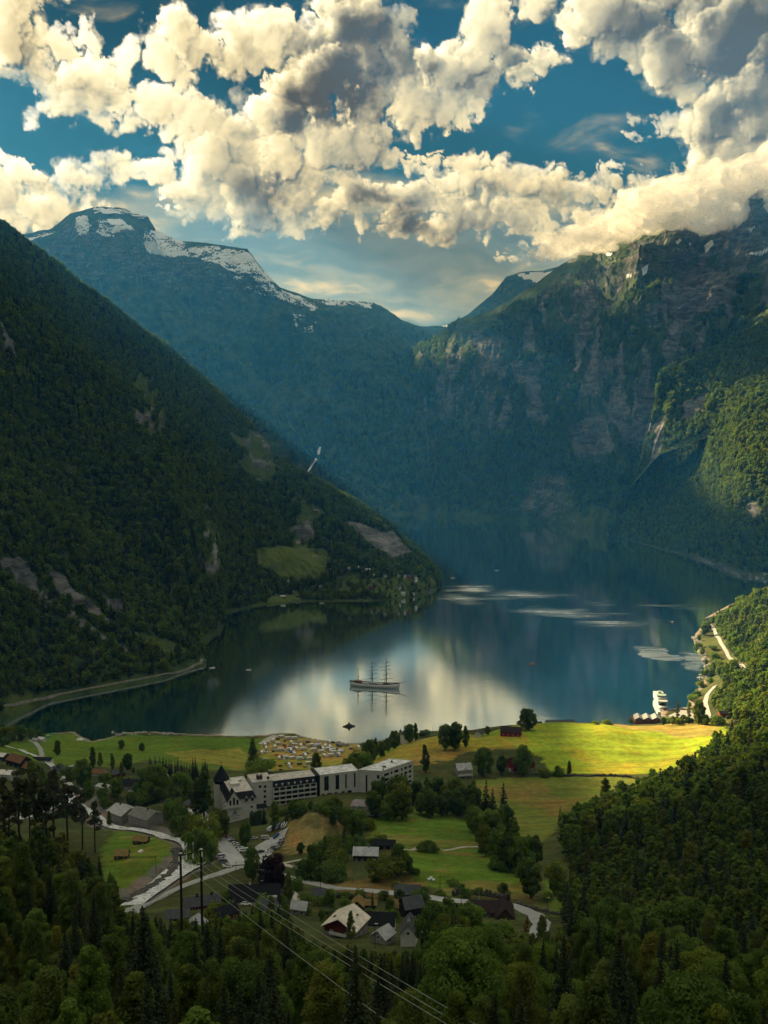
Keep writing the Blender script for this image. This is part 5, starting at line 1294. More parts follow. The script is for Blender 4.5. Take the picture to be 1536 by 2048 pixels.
# church with an octagonal nave; only its spire shows over the hill
cx0, cy0, cz0 = atD(816, 1492, 905)
cz0 = h1(cx0, cy0)
o = empty('church', (cx0, cy0, cz0), 0, "small white church whose slim dark spire rises over the hill edge", 'church')
KEEP.append(([(cx0, cy0), (cx0, cy0 + 12)], 12))
oc = lambda r, n=8, cx_=0, cy_=0: [(cx_ + r * cos((i + .5) * 2 * pi / n), cy_ + r * sin((i + .5) * 2 * pi / n)) for i in range(n)]
top_z = atD(816, 1456, cy0)[2] - cz0
sh = top_z - 9.0
m = MB(); m.prism(oc(7.5, 8, 0, 11), -3, 6.0); m.build('nave', Wl['white'], o)
m = MB(); m.hull([(a_, b_, 6.0) for a_, b_ in oc(8.0, 8, 0, 11)], [(a_, b_, 10.0) for a_, b_ in oc(.8, 8, 0, 11)]); m.build('nave_roof', Rf['slate'], o)
m = MB(); m.box(-2, 2, -2, 2, -3, sh); tw = m.build('tower', Wl['white'], o)
m = MB(); m.hull([(a_, b_, sh) for a_, b_ in oc(2.6, 4)], [(a_, b_, top_z) for a_, b_ in oc(.06, 4)]); m.build('spire', Rf['black'], o)
for s_ in (-1, 1): window(tw, (s_ * 0, s_ * 2, sh - 3), (s_, 0, 0), (0, s_, 0), 1.0, 1.8)

# --- farms across the water, on the point
def on_mtn(m, px, py):
    d_ = (m.px - px) ** 2 + (m.py - py) ** 2 + (m.vv > 1) * 1e6
    i = np.unravel_index(np.argmin(d_), d_.shape); return m.V[i]
far = [(658,1140,'white'),(672,1141,'white'),(686,1143,'white'),(700,1140,'cream'),(712,1136,'white'),(722,1140,'brown'),(736,1142,'grey'),(744,1152,'grey'),(770,1152,'white'),(782,1150,'cream'),(800,1153,'white'),(808,1152,'white'),(818,1156,'rust'),(750,1172,'brown'),(742,1176,'red'),
       (798,1178,'white'),(806,1188,'white'),(825,1187,'white'),(830,1160,'white'),(642,1174,'white'),(648,1190,'white'),(575,1163,'cream'),(566,1195,'rust'),(596,1194,'brown')]
for i, (px, py, k) in enumerate(far):
    p = on_mtn(mA, px, py)
    L = R.uniform(6.5, 11)
    o = house('farmhouse_across_the_fjord', "small %s farm building on the green point across the fjord" % ('white' if k in ('white', 'cream') else 'dark'), (px, py), L, R.uniform(5, 6.5), R.uniform(2.4, 3.4), R.uniform(1.8, 2.6), R.uniform(-60, 60), Wl[k], Rf[R.choice(['slate', 'brown', 'slate', 'grey'])], cat='farm building', group="white farm buildings on the point" if k in ('white', 'cream') else "dark farm buildings on the point", wins=(2, 1), gwins=0, D=1500, door=False)
    o.location = (p[0], p[1], p[2] - .3)
for i, (px, py) in enumerate([(1474,1160),(1490,1156),(1502,1152),(1516,1158),(1530,1150),(1524,1166)]):
    p = on_mtn(mD, px, py)
    o = house('far_shore_cabin', "tiny cabin on the low far shore at the right", (px, py), R.uniform(6, 9), 5, 2.6, 2.0, R.uniform(-50, 50), Wl[R.choice(['grey', 'cream', 'brown'])], Rf['slate'], cat='cabin', group="cabins on the far right shore", wins=(2, 1), gwins=0, D=1500, door=False)
    o.location = (p[0], p[1], max(p[2], 1.0))

# --- the hotel: a local frame runs along its long facade
M_hotel = simple("hotel_render", (.58, .57, .51), .75, .3, var=.08, scale=.3)
M_hroof = simple("weathered_flat_roof", (.40, .36, .31), .38, .6, var=.35, scale=.35)
M_hroofw = simple("pale_flat_roof", (.58, .57, .55), .35, .6, var=.35, scale=.3)
M_mans = simple("mansard_slate", (.010, .011, .014), .7, .2, var=.2, scale=.6)
hx0, hy0, hz0 = on_ground(547, 1612)
HA = radians(20)
hotel = empty('hotel', (hx0, hy0, hz0), HA, "long white hotel with flat roofs, black mansards and a pointed corner turret", 'hotel')
for a_, b_ in (((-34, 8), (60, 8)), ((-30, -6), (-24, 26)), ((55, 4), (92, 22))):
    w2 = lambda u, v: (hx0 + u * cos(HA) - v * sin(HA), hy0 + u * sin(HA) + v * cos(HA))
    KEEP.append(([w2(*a_), w2(*b_)], 15))
SUNK = 14
def block(poly, top, roofmat, name='wall', mat=None, par=.5, bot=-SUNK):
    m = MB(); m.prism(poly, bot, top); wl = m.build(name, mat or M_hotel, hotel)
    c = np.mean(poly, 0); inn = [tuple(c + (np.array(p) - c) * .985) for p in poly]
    m = MB(); m.prism(inn, top + .02, top + .22); m.build('flat_roof', roofmat, hotel)
    m = MB()
    n = len(poly); out_ = [tuple(c + (np.array(p) - c) * 1.004) for p in poly]
    v_ = [(x, y, top - .3) for x, y in out_] + [(x, y, top + par) for x, y in out_] + [(x, y, top + par) for x, y in inn] + [(x, y, top + .2) for x, y in inn]
    f_ = []
    for i in range(n):
        j = (i + 1) % n
        f_ += [(i, j, n + j, n + i), (n + i, n + j, 2 * n + j, 2 * n + i), (2 * n + i, 2 * n + j, 3 * n + j, 3 * n + i)]
    m.add(v_, f_); m.build('parapet', M_hotel, hotel)
    return wl
def face_win(p, q, s_, z, w, h, frame=True, name='window'):
    p, q = Vector((*p, 0)), Vector((*q, 0)); d_ = (q - p).normalized(); n_ = Vector((d_.y, -d_.x, 0))
    return window(hotel, p + d_ * s_ + Vector((0, 0, z)), d_, n_, w, h, frame, name)
# long balconied wing
LW = 30.0
m = MB(); m.box(0, LW, .02, 16, -SUNK, 12.6); m.build('wall', M_hotel, hotel)
m = MB(); m.hull([(.0, -.15, 12.62), (LW, -.15, 12.62), (LW, 16.1, 12.62), (0, 16.1, 12.62)], [(.0, 1.9, 16.4), (LW, 1.9, 16.4), (LW, 15.2, 16.4), (0, 15.2, 16.4)]); m.build('mansard_roof', M_mans, hotel)
m = MB(); m.box(.1, LW - .1, 2.0, 15.1, 16.42, 16.62); m.build('flat_roof', M_hroof, hotel)
for r_ in range(4):
    z0 = .2 + r_ * 3.15
    sl = MB(); sl.box(-.02, LW + .02, -1.25, .0, z0 - .25, z0); sl.box(-.02, LW + .02, -1.30, -1.18, z0, z0 + .95); sl.build('balcony', M_hotel, hotel)
    fin = MB()
    for i in range(8): fin.box(i * LW / 7 - .12 + (.12 if i == 0 else -.12 if i == 7 else 0), i * LW / 7 + .12 + (.12 if i == 0 else -.12 if i == 7 else 0), -1.17, .0, z0 + .002, z0 + 2.88)
    fin.build('balcony_divider', M_hotel, hotel)
    for i in range(7): face_win((0, 0.02), (LW, .02), (i + .5) * LW / 7, z0 + .25, 3.3, 2.2, False)
for i in range(7):
    d_ = MB(); u = (i + .5) * LW / 7; d_.box(u - .55, u + .55, .15, 1.4, 12.9, 14.6); dm = d_.build('dormer', M_hotel, hotel)
    window(dm, (u, .15, 13.2), (1, 0, 0), (0, -1, 0), .8, 1.1)
# recessed stair block
block([(-14, 1.5), (-.1, 1.5), (-.1, 18), (-14, 18)], 17.0, M_hroof)
for r_ in range(4):
    face_win((-14, 1.5), (-.1, 1.5), 5.2 if r_ == 3 else 8.5, 2.2 + r_ * 3.6, 2.0, 1.9)
    if r_ == 3: face_win((-14, 1.5), (-.1, 1.5), 8.8, 12.6, 1.8, 1.9)
m = MB(); m.box(-9.5, -6, 6, 10, 17.3, 19.6); m.box(-3, -1.5, 5, 6.5, 17.3, 18.6); m.build('roof_plant', Wl['brown'], hotel)
m = MB(); m.tube([(-7.8, 8, 19.5), (-7.8, 8, 20.6)], [.9, .9], 10); m.build('roof_vent', M_frame, hotel)
# gabled corner block with the sign
GB = [(-33, -10), (-13.9, -10), (-13.9, 24), (-33, 24)]
m = MB(); m.prism(GB, -SUNK, 11.5); m.build('wall', M_hotel, hotel)
m = MB(); m.hull([(-33.3, -10.3, 11.52), (-13.6, -10.3, 11.52), (-13.6, 24.3, 11.52), (-33.3, 24.3, 11.52)], [(-30.5, -7.2, 15.2), (-15.5, -7.2, 15.2), (-15.5, 22, 15.2), (-30.5, 22, 15.2)]); m.build('mansard_roof', M_mans, hotel)
m = MB(); m.box(-30.3, -15.7, -7.0, 21.8, 15.22, 15.42); m.build('flat_roof', M_hroof, hotel)
m = MB(); m.box(-28, -22, 4, 10, 15.44, 17.2); m.box(-26, -19, 12, 16, 15.44, 16.6); m.build('roof_plant', M_hotel, hotel)
def gable(u0, u1, v0, z0, zt, depth, along='u'):
    um = (u0 + u1) / 2
    m = MB()
    P_ = [(u0, z0), (u1, z0), (u1, z0 + (zt - z0) * .35), (um, zt), (u0, z0 + (zt - z0) * .35)]
    mk = (lambda u, v, z: (u, v, z)) if along == 'u' else (lambda u, v, z: (v, u, z))
    fr = [mk(u, v0, z) for u, z in P_]; bk = [mk(u, v0 + depth, z) for u, z in P_]
    m.hull(fr, bk); g = m.build('gable', M_hotel, hotel)
    r = MB(); e = .35
    for a_, b_ in (((u0 - e, P_[4][1] - .3), (um, zt + .12)), ((um, zt + .12), (u1 + e, P_[2][1] - .3))):
        q = [mk(a_[0], v0 - .3, a_[1]), mk(b_[0], v0 - .3, b_[1]), mk(b_[0], v0 + depth, b_[1]), mk(a_[0], v0 + depth, a_[1])]
        r.hull(q, [(x, y, z + .3) for x, y, z in q])
    r.build('gable_roof', M_mans, g)
    return g
g = gable(-33.05, -24.5, -10.25, 7.0, 17.2, 7)
for i, hh in ((0, 3.6), (1, 5.2), (2, 3.6)): face_win((-33, -10.27), (-14, -10.27), 1.9 + i * 2.3, 8.0, 1.5, hh, True)
face_win((-33, -10.0), (-14, -10.0), 11.2, 8.6, 1.2, 1.6)
m = MB(); m.box(-33.3, -24.2, -11.2, -10.02, 6.2, 6.8); m.box(-33.3, -24.2, -11.3, -11.1, 6.8, 7.6); m.build('balcony', M_hotel, hotel)
for u in (-20.5, -16.6):
    gable(u - 1.6, u + 1.6, -10.2, 9.0, 14.0, 4); face_win((-33, -10.22), (-14, -10.22), u + 33, 9.3, 1.9, 2.6)
m = MB(); m.box(-33.06, -24.0, -10.06, -9.0, -SUNK, -4.4); m.build('stone_base', M_mans, hotel)
for k in range(5):                                        # side that looks at the avenue
    gable(-7.5 + k * 6.1, -3.7 + k * 6.1, -33.25, 8.5, 14.5, 4, 'v')
    for r_ in range(4): face_win((-33, 24), (-33, -10), 34 - 4.6 - k * 6.1, -3.5 + r_ * 3.2, 2.4, 1.9)
for r_ in range(2): face_win((-33, -10), (-14, -10), 16, 1.2 + r_ * 3.3, 1.4, 1.7)
# turret
m = MB(); m.prism([(x - 31, y + 21) for x, y in oc(5.2)], -SUNK, 13.2); m.build('turret_wall', M_hotel, hotel)
m = MB(); m.hull([(x - 31, y + 21, 13.2) for x, y in oc(5.3)], [(x - 31, y + 21, 15.2) for x, y in oc(5.3)]); m.build('turret_window_band', M_glass, hotel)
m = MB(); m.hull([(x - 31, y + 21, 15.2) for x, y in oc(5.9)], [(x - 31, y + 21, 25.2) for x, y in oc(.12)]); tr_ = m.build('turret_roof', M_mans, hotel)
m = MB(); m.tube([(-31, 21, 25), (-31, 21, 27.4)], [.07, .04], 5); m.box(-31.5, -30.5, 20.96, 21.04, 26.6, 27.2); m.build('weather_vane', M_darkmetal, tr_)
# emblem and name on the sign wall
sign = MB(); yv = -10.06
sign.add([(x - 28.2, yv, z + 1.9) for x, z in ((-1.6, 0), (-1.05, 0), (.25, 2.1), (0, 2.5))], [(0, 1, 2, 3)])
sign.add([(x - 28.2, yv, z + 1.9) for x, z in ((1.6, 0), (1.05, 0), (-.25, 2.1), (0, 2.5))], [(3, 2, 1, 0)])
sign.add([(x - 28.2, yv - .01, z + 1.9) for x, z in ((-.75, 0), (-.35, 0), (.12, .85), (0, 1.2))], [(0, 1, 2, 3)])
sign.add([(x - 28.2, yv - .01, z + 1.9) for x, z in ((.75, 0), (.35, 0), (-.12, .85), (0, 1.2))], [(3, 2, 1, 0)])
sign.build('emblem', M_darkmetal, hotel)
for txt, z_, sz in (("HOTEL UNION", .55, 1.0), ("GEIRANGER", -1.2, .85)):
    cu = bpy.data.curves.new('lettering', 'FONT'); cu.body = txt; cu.size = sz; cu.align_x = 'CENTER'; cu.extrude = .02
    tmp = bpy.data.objects.new('lettering_source', cu); COL.objects.link(tmp)
    bpy.context.view_layer.update()
    lm = bpy.data.meshes.new_from_object(tmp.evaluated_get(bpy.context.evaluated_depsgraph_get()))
    bpy.data.objects.remove(tmp); lm.materials.clear(); lm.materials.append(M_darkmetal)
    to = mesh_obj('lettering', lm, hotel)
    to.location = (-28.2, -10.08, z_); to.rotation_euler = (pi / 2, 0, 0)
# entrance hall and low terrace in front
m = MB(); m.box(-13, -5.5, -4.5, 1.45, -SUNK, 1.6); m.build('entrance_wall', M_hotel, hotel)
m = MB(); m.box(-13.4, -5.1, -5.0, 1.4, 1.62, 2.1); m.build('entrance_roof', M_mans, hotel)
face_win((-13, -4.5), (-5.5, -4.5), 3.2, -2.6, 2.2, 2.6)
m = MB(); m.box(2, 24, -9.5, -1.4, -SUNK, -.7); m.build('terrace_wall', M_hotel, hotel)
m = MB(); m.box(1.8, 24.2, -9.8, -1.4, -.68, -.4); m.build('terrace_roof', Rf['slate'], hotel)
# middle wing with tall dark windows
m = MB(); m.prism([(LW + .05, 2.2), (LW + 2.4, -.5), (LW + 2.4, 15), (LW + .05, 15)], -SUNK, 17.2); m.build('link_wall', M_mans, hotel)
B1 = [(LW + 2.45, -.6), (LW + 30, -.6), (LW + 30, 14.5), (LW + 2.45, 14.5)]
block(B1, 17.2, M_hroofw)
for s_, w_ in ((4.6, 3.2), (12.4, 2.6), (18.6, 1.0), (25.0, 1.1)): face_win(B1[0], B1[1], s_, 6.2, w_, 10.0, False, 'tall_window')
for r_ in range(2):
    for s_, w_ in ((2.2, 2.0), (6.6, 3.4), (11.4, 2.2), (16.5, 2.4), (21.2, 3.2)): face_win(B1[0], B1[1], s_, -1.0 + r_ * 3.2, w_, 2.2)
# end wing, turned towards the fjord
B2 = [(LW + 30.05, .0), (LW + 44.5, -8.5), (LW + 73, 4.5), (LW + 58.5, 14.5)]
block(B2, 17.6, M_hroofw)
face_win(B2[0], B2[1], 6.0, 1.5, 1.2, 13.0, False, 'tall_window'); face_win(B2[0], B2[1], 14.2, 12.2, 2.0, 3.0)
for r_ in range(4):
    for s_, w_ in ((4.5, 5.0), (9.4, 1.9), (14.2, 4.2), (19.6, 1.9), (23.6, 3.0), (28.0, 3.0)): face_win(B2[1], B2[2], s_, 13.6 - r_ * 3.6, w_, 1.9)
m = MB(); m.box(LW + 48, LW + 50, -2, 0, 17.84, 18.6); m.box(LW + 57, LW + 58, 6, 7.4, 17.84, 19.0); m.box(LW + 46, LW + 47, -6, -5.4, 17.84, 18.4); m.build('roof_plant', M_darkmetal, hotel)
# ================================================================ WOODS
CANOPY = [(-60,1600),(0,1640),(60,1650),(100,1625),(150,1640),(190,1665),(225,1690),(245,1760),(270,1815),(330,1835),(400,1840),(450,1835),(490,1815),(530,1792),(580,1802),(620,1842),(660,1895),(760,1905),(830,1905),(850,1830),(880,1800),(950,1808),(985,1855),(1050,1872),(1085,1850),(1112,1880),(1118,1500),(1250,1300),(1600,1000)]
cpx = [p[0] for p in CANOPY]; cpy = [p[1] for p in CANOPY]
WOOD_R = [(1395,1266),(1425,1246),(1470,1215),(1540,1180),(1900,1100),(2200,1500),(2200,2600),(1120,2600),(1125,1960),(1130,1890),(1195,1862),(1200,1800),(1180,1775),(1120,1765),(1095,1745),(1050,1728),(1050,1700),(1090,1695),(1150,1650),(1220,1615),(1300,1585),(1345,1562),(1412,1515),(1430,1490),(1462,1472),(1475,1445),(1440,1428),(1425,1410),(1425,1390),(1450,1370),(1432,1345),(1470,1335),(1462,1310),(1440,1280),(1425,1262)]
def keep_ok(x, y, extra=0.0):
    ok = np.ones(len(x), bool)
    for pl, hw in KEEP:
        a_ = np.asarray(pl); lo, hi = a_.min(0) - hw - extra, a_.max(0) + hw + extra
        near = ok & (x > lo[0]) & (x < hi[0]) & (y > lo[1]) & (y < hi[1])
        if near.any():
            idx = np.nonzero(near)[0]
            ok[idx] = seg_dist(x[idx], y[idx], pl if len(pl) > 1 else pl * 2) > hw + extra
    return ok
def jitter_grid(x0, x1, y0, y1, s_, seed):
    rn = np.random.RandomState(seed)
    a_, b_ = np.meshgrid(np.arange(x0, x1, s_), np.arange(y0, y1, s_))
    return (a_ + rn.uniform(-.48, .48, a_.shape) * s_).ravel(), (b_ + rn.uniform(-.48, .48, a_.shape) * s_).ravel()
cand = []
for (x0, x1, y0, y1, s_) in ((-150, 190, 48, 170, 5.2), (-220, 330, 170, 420, 6.2), (40, 700, 420, 1700, 7.4), (-420, 40, 420, 470, 7.0)):
    x, y = jitter_grid(x0, x1, max(y0, 62), y1, s_, int(y0))
    cand.append(np.stack([x, y], 1))
cand = np.concatenate(cand)
x, y = cand[:, 0], cand[:, 1]
z = H(x, y)
sdp = bilin(SD, GX0, GY0, GS, x, y)
px, py = proj(x, y, z)
inr = in_poly(px, py, WOOD_R)
fg = (y < 420) & (py > 1700)
lf = (y < 470) & (px < 240)
m_ = (inr | fg | lf) & (sdp > 5) & (px > -260) & (px < 1800) & (py < 2700)
x, y, z, px, py, inr = (q[m_] for q in (x, y, z, px, py, inr))
ok = keep_ok(x, y, 0.0)
for (a_, b_, r_) in PLACED: ok &= np.hypot(x - a_, y - b_) > r_ + 1.2
x, y, z, px, py, inr = (q[ok] for q in (x, y, z, px, py, inr))
hts = RN.uniform(7.5, 13.5, len(x)) * np.where(y > 700, .9, 1.0)
hts = np.where(RN.uniform(size=len(x)) < .12, hts * 1.35, hts)
def top_py(h): return proj(x, y, z + h)[1]
wpx = 3.2 * FPX / y                                     # half width of a crown in photo pixels
lim0 = np.where((y < 210) & (px > 1100), 1840.0, 0)
lim = np.maximum(np.maximum(np.interp(px - wpx, cpx, cpy), np.interp(px + wpx, cpx, cpy)), np.maximum(np.interp(px, cpx, cpy), lim0)) + RN.uniform(-6, 26, len(x))
for _ in range(14):
    bad = top_py(hts) < lim
    hts = np.where(bad & (hts > 2.2), hts * .88, hts)
good = (top_py(hts) >= lim - 4) & (hts > 2.4)
x, y, z, px, py, inr, hts = (q[good] for q in (x, y, z, px, py, inr, hts))
tpy = proj(x, y, z + hts)[1]
size = hts / y
vis = (px > -60) & (px < 1600) & (tpy < 2048)
order = np.argsort(-(size * vis))
kinds = []
for i in range(len(x)):
    q = R.random()
    n_ = 'n' if y[i] < 235 else ''
    if hts[i] < 3.6: kinds.append('bush')
    elif px[i] < 220 and y[i] < 330: kinds.append(n_ + 'birch' if q < .62 else ('nearspruce' if q < .88 else n_ + 'tall'))
    elif y[i] < 235: kinds.append('nearspruce' if q < .48 else ('nbirch' if q < .70 else ('ntall' if q < .86 else 'nbroad')))
    else: kinds.append('spruce' if q < .30 else ('birch' if q < .48 else ('tall' if q < .80 else 'broad')))
kinds = np.array(kinds)
# the ones that show largest stand as trees of their own
CAP = {'broadleaf_tree': 290, 'birch_tree': 290, 'spruce_tree': 290, 'bush': 290}
single = np.zeros(len(x), bool)
cnt = dict(N_TREES); total = 0
for i in order:
    nm = KINDNAME[kinds[i]][0]
    if not vis[i] or cnt.get(nm, 0) >= CAP.get(nm, 0): continue
    if total >= 620: break
    cnt[nm] = cnt.get(nm, 0) + 1; single[i] = True; total += 1
LBL = {'broadleaf_tree': "broad leafy tree", 'birch_tree': "light feathery birch", 'spruce_tree': "dark pointed spruce", 'bush': "low leafy bush"}
for i in np.nonzero(single)[0]:
    nm = KINDNAME[kinds[i]][0]
    if px[i] > 1090: zone_ = "in the dark wood on the right slope"
    elif px[i] < 260: zone_ = "in the thicket at the lower left"
    elif px[i] < 620: zone_ = "in the foreground wood under the power lines' left half"
    else: zone_ = "in the foreground wood below the white gable house"
    plant(kinds[i], x[i], y[i], hts[i] * (1.0 if nm != 'spruce_tree' else 1.1), LBL[nm] + " " + zone_, LBL[nm] + " " + zone_, z=z[i] - .1, wide=R.uniform(1.15, 1.75))

# everything smaller or farther: one mass per wood, instanced over scattered points
def lowtree(name, kind, seed):
    rn = np.random.RandomState(seed)
    if kind == 'con':
        tm, cm = spruce(seed, 12, 2.4, 9, 6, 1.15, 4)
    else:
        tm, cm = broad(seed, 11, 4.2 if kind == 'rnd' else 3.4, .10, 15, 20, 1.15, 'round' if kind == 'rnd' else 'tall')
    o = bpy.data.objects.new(name, cm)
    return o
low_col = bpy.data.collections.new("tree_sources")
for i, k in enumerate(('rnd', 'tall', 'con', 'tall', 'rnd', 'con')): low_col.objects.link(lowtree("low_tree_%d" % i, k, 300 + i))
mid_col = bpy.data.collections.new("tree_sources_near")
for i, k in enumerate(('spruce', 'tall', 'birch', 'spruce', 'tall')): mid_col.objects.link(bpy.data.objects.new("mid_tree_%d" % i, PROTO[k][i % len(PROTO[k])][1]))
def scatter_group(name, coll):
    g = bpy.data.node_groups.new(name, 'GeometryNodeTree')
    g.interface.new_socket('Geometry', in_out='INPUT', socket_type='NodeSocketGeometry'); g.interface.new_socket('Geometry', in_out='OUTPUT', socket_type='NodeSocketGeometry')
    N = g.nodes; Lk = g.links
    gi, go = N.new('NodeGroupInput'), N.new('NodeGroupOutput')
    ip = N.new('GeometryNodeInstanceOnPoints'); ci = N.new('GeometryNodeCollectionInfo')
    ci.inputs['Collection'].default_value = coll; ci.inputs['Separate Children'].default_value = True; ci.inputs['Reset Children'].default_value = True
    def attr(nm, ty):
        a_ = N.new('GeometryNodeInputNamedAttribute'); a_.data_type = ty; a_.inputs['Name'].default_value = nm; return a_.outputs['Attribute']
    rc = N.new('ShaderNodeCombineXYZ')
    Lk.new(gi.outputs[0], ip.inputs['Points']); Lk.new(ci.outputs[0], ip.inputs['Instance']); ip.inputs['Pick Instance'].default_value = True
    Lk.new(attr('idx', 'INT'), ip.inputs['Instance Index']); Lk.new(attr('turn', 'FLOAT'), rc.inputs[2]); Lk.new(rc.outputs[0], ip.inputs['Rotation'])
    Lk.new(attr('size', 'FLOAT_VECTOR'), ip.inputs['Scale'])
    Lk.new(ip.outputs[0], go.inputs[0])
    return g
GN_low, GN_mid = scatter_group("scatter_far_trees", low_col), scatter_group("scatter_near_trees", mid_col)
def mass(name, label, pts, sizes, gn, nvar, cat="wood", wide=(.9, 1.3)):
    me = bpy.data.meshes.new(name); n = len(pts)
    me.vertices.add(n); me.vertices.foreach_set('co', np.asarray(pts, np.float32).ravel())
    a_ = me.attributes.new('idx', 'INT', 'POINT'); a_.data.foreach_set('value', RN.randint(0, nvar, n).astype(np.int32))
    a_ = me.attributes.new('turn', 'FLOAT', 'POINT'); a_.data.foreach_set('value', RN.uniform(0, 6.28, n).astype(np.float32))
    w_ = RN.uniform(*wide, n)
    s3 = np.stack([sizes * w_, sizes * w_, sizes], 1).astype(np.float32)
    a_ = me.attributes.new('size', 'FLOAT_VECTOR', 'POINT'); a_.data.foreach_set('vector', s3.ravel())
    o = mesh_obj(name, me); tag(o, label, cat, kind='stuff')
    md = o.modifiers.new('scatter', 'NODES'); md.node_group = gn
    return o
r_ = ~single
near = r_ & (y < 520)
mass("wood", "rest of the dark mixed wood on the near slopes", np.stack([x, y, z - .2], 1)[near], hts[near] / 13.0, GN_mid, 5)
farw = r_ & (y >= 520)
mass("wood", "sunlit leafy wood on the right shore slope", np.stack([x, y, z - .3], 1)[farw], hts[farw] / 10.0, GN_low, 6)
# underwood on open ground between the trees
def on_slope(m, n, seed, cond, size, jit_=.35):
    rn = np.random.RandomState(seed)
    V_ = m.V; a_ = V_[:-1, :-1]; b_ = V_[:-1, 1:]; c_ = V_[1:, :-1]
    ar = np.linalg.norm(np.cross(b_ - a_, c_ - a_), axis=-1)
    okk = cond[:-1, :-1] & (m.px[:-1, :-1] > -120) & (m.px[:-1, :-1] < 1680)
    p = (ar * okk).ravel(); p /= p.sum()
    i = rn.choice(len(p), n, p=p); u, v = rn.uniform(size=(2, n, 1))
    A, B_, C_, D_ = (q.reshape(-1, 3)[i] for q in (a_, b_, c_, V_[1:, 1:]))
    P_ = (A * (1 - u) + B_ * u) * (1 - v) + (C_ * (1 - u) + D_ * u) * v
    return P_ - np.array([0, 0, .8]), size * rn.uniform(1 - jit_, 1 + jit_, n)
patch = lambda m, a_, b_: fbm(m.S / 160, m.T / 160, 4, 511) > a_
cA = (mA.tint[..., 0] < .5) & (mA.tint[..., 2] < .26) & (mA.vv > .008) & (mA.vv < 1.05)
p_, s_ = on_slope(mA, 30000, 71, cA, .95)
mass("hillside_wood", "dense dark wood covering the left mountainside", p_, s_, GN_low, 6)
pts_ = (mA.px > 500) & (mA.vv > .01) & (mA.vv < .5) & (mA.tint[..., 2] >= .26) & (mA.px > 655)
p_, s_ = on_slope(mA, 240, 77, pts_, .6)
mass("point_trees", "scattered trees and bushes between the farms on the point", p_, s_, GN_low, 6)
cD = (mD.tint[..., 0] < .5) & (mD.vv > .015) & (mD.vv < 1.1)
p_, s_ = on_slope(mD, 14000, 72, cD, 1.15)
mass("hillside_wood", "sunlit green wood on the lower right shoulder", p_, s_, GN_low, 6)
cD2 = (mD2.tint[..., 0] < .5) & (mD2.vv > .03) & (mD2.vv < 1.2)
p_, s_ = on_slope(mD2, 7000, 73, cD2, 1.25)
mass("hillside_wood", "green wood on the bench above the cliff", p_, s_, GN_low, 6)
cC = (mC.tint[..., 0] < .42) & (mC.V[..., 2] < 950) & (mC.vv > .01) & (mC.vv < 1.0) & (fbm(mC.S / 220, mC.T / 220, 4, 515) > -.10)
p_, s_ = on_slope(mC, 14000, 74, cC, 1.5)
mass("hillside_wood", "dark blue green wood on the flanks of the cloud-capped mountain", p_, s_, GN_low, 6)
cB = (mB.tint[..., 0] < .45) & (mB.V[..., 2] < 750) & (mB.vv > .01) & (fbm(mB.S / 260, mB.T / 260, 4, 517) > -.05)
p_, s_ = on_slope(mB, 7000, 75, cB, 1.8)
mass("hillside_wood", "dark wood on the foot of the snowy mountain", p_, s_, GN_low, 6)
# ================================================================ SHIPS, VEHICLES, POLES AND SMALL THINGS
def children(o): return [c for c in bpy.data.objects if c.parent == o]
def copy_tree(o, parent=None, kids=None):
    c = o.copy(); COL.objects.link(c)
    if parent: c.parent = parent
    for ch in o.children: copy_tree(ch, c)
    return c

def hull_mesh(L, B_, D_, sheer=1.2, n=22, bow=.28, stern=.18, mat=None, draft=1.5, flare=.75):
    """ship's hull, bow towards +x, from the keel to the rail"""
    vs, fs = [], []
    m = 9
    for i in range(n):
        t_ = i / (n - 1); x = (t_ - .5) * L
        wb = min(1, (t_ / stern) ** .6 if t_ < stern else 1) * (1 if t_ < 1 - bow else max(0.0, 1 - ((t_ - 1 + bow) / bow) ** 2))
        wb = max(wb, .02); top = D_ + sheer * (2 * t_ - 1) ** 2 * (1.5 if t_ > .5 else .9)
        over = (t_ - .9) * 10 * 1.6 if t_ > .9 else (-(.1 - t_) * 10 * 1.2 if t_ < .1 else 0)
        for j in range(m):
            s_ = j / (m - 1); a = -pi / 2 + s_ * pi
            y = sin(a) * B_ / 2 * wb; q = cos(a)
            zz = top - (top + draft) * (q ** flare)
            k = max(0, (zz / top)) if zz > 0 else 0
            vs.append((x + over * k, y, zz))
        vs.append((x + over, 0, top - .35))
    w = m + 1
    for i in range(n - 1):
        for j in range(m - 1): fs.append((i * w + j, (i + 1) * w + j, (i + 1) * w + j + 1, i * w + j + 1))
        fs += [(i * w + m - 1, (i + 1) * w + m - 1, (i + 1) * w + m, i * w + m), (i * w + m, (i + 1) * w + m, (i + 1) * w, i * w)]
    fs.append(tuple(range(m))); fs.append(tuple((n - 1) * w + j for j in range(m))[::-1])
    return vs, fs

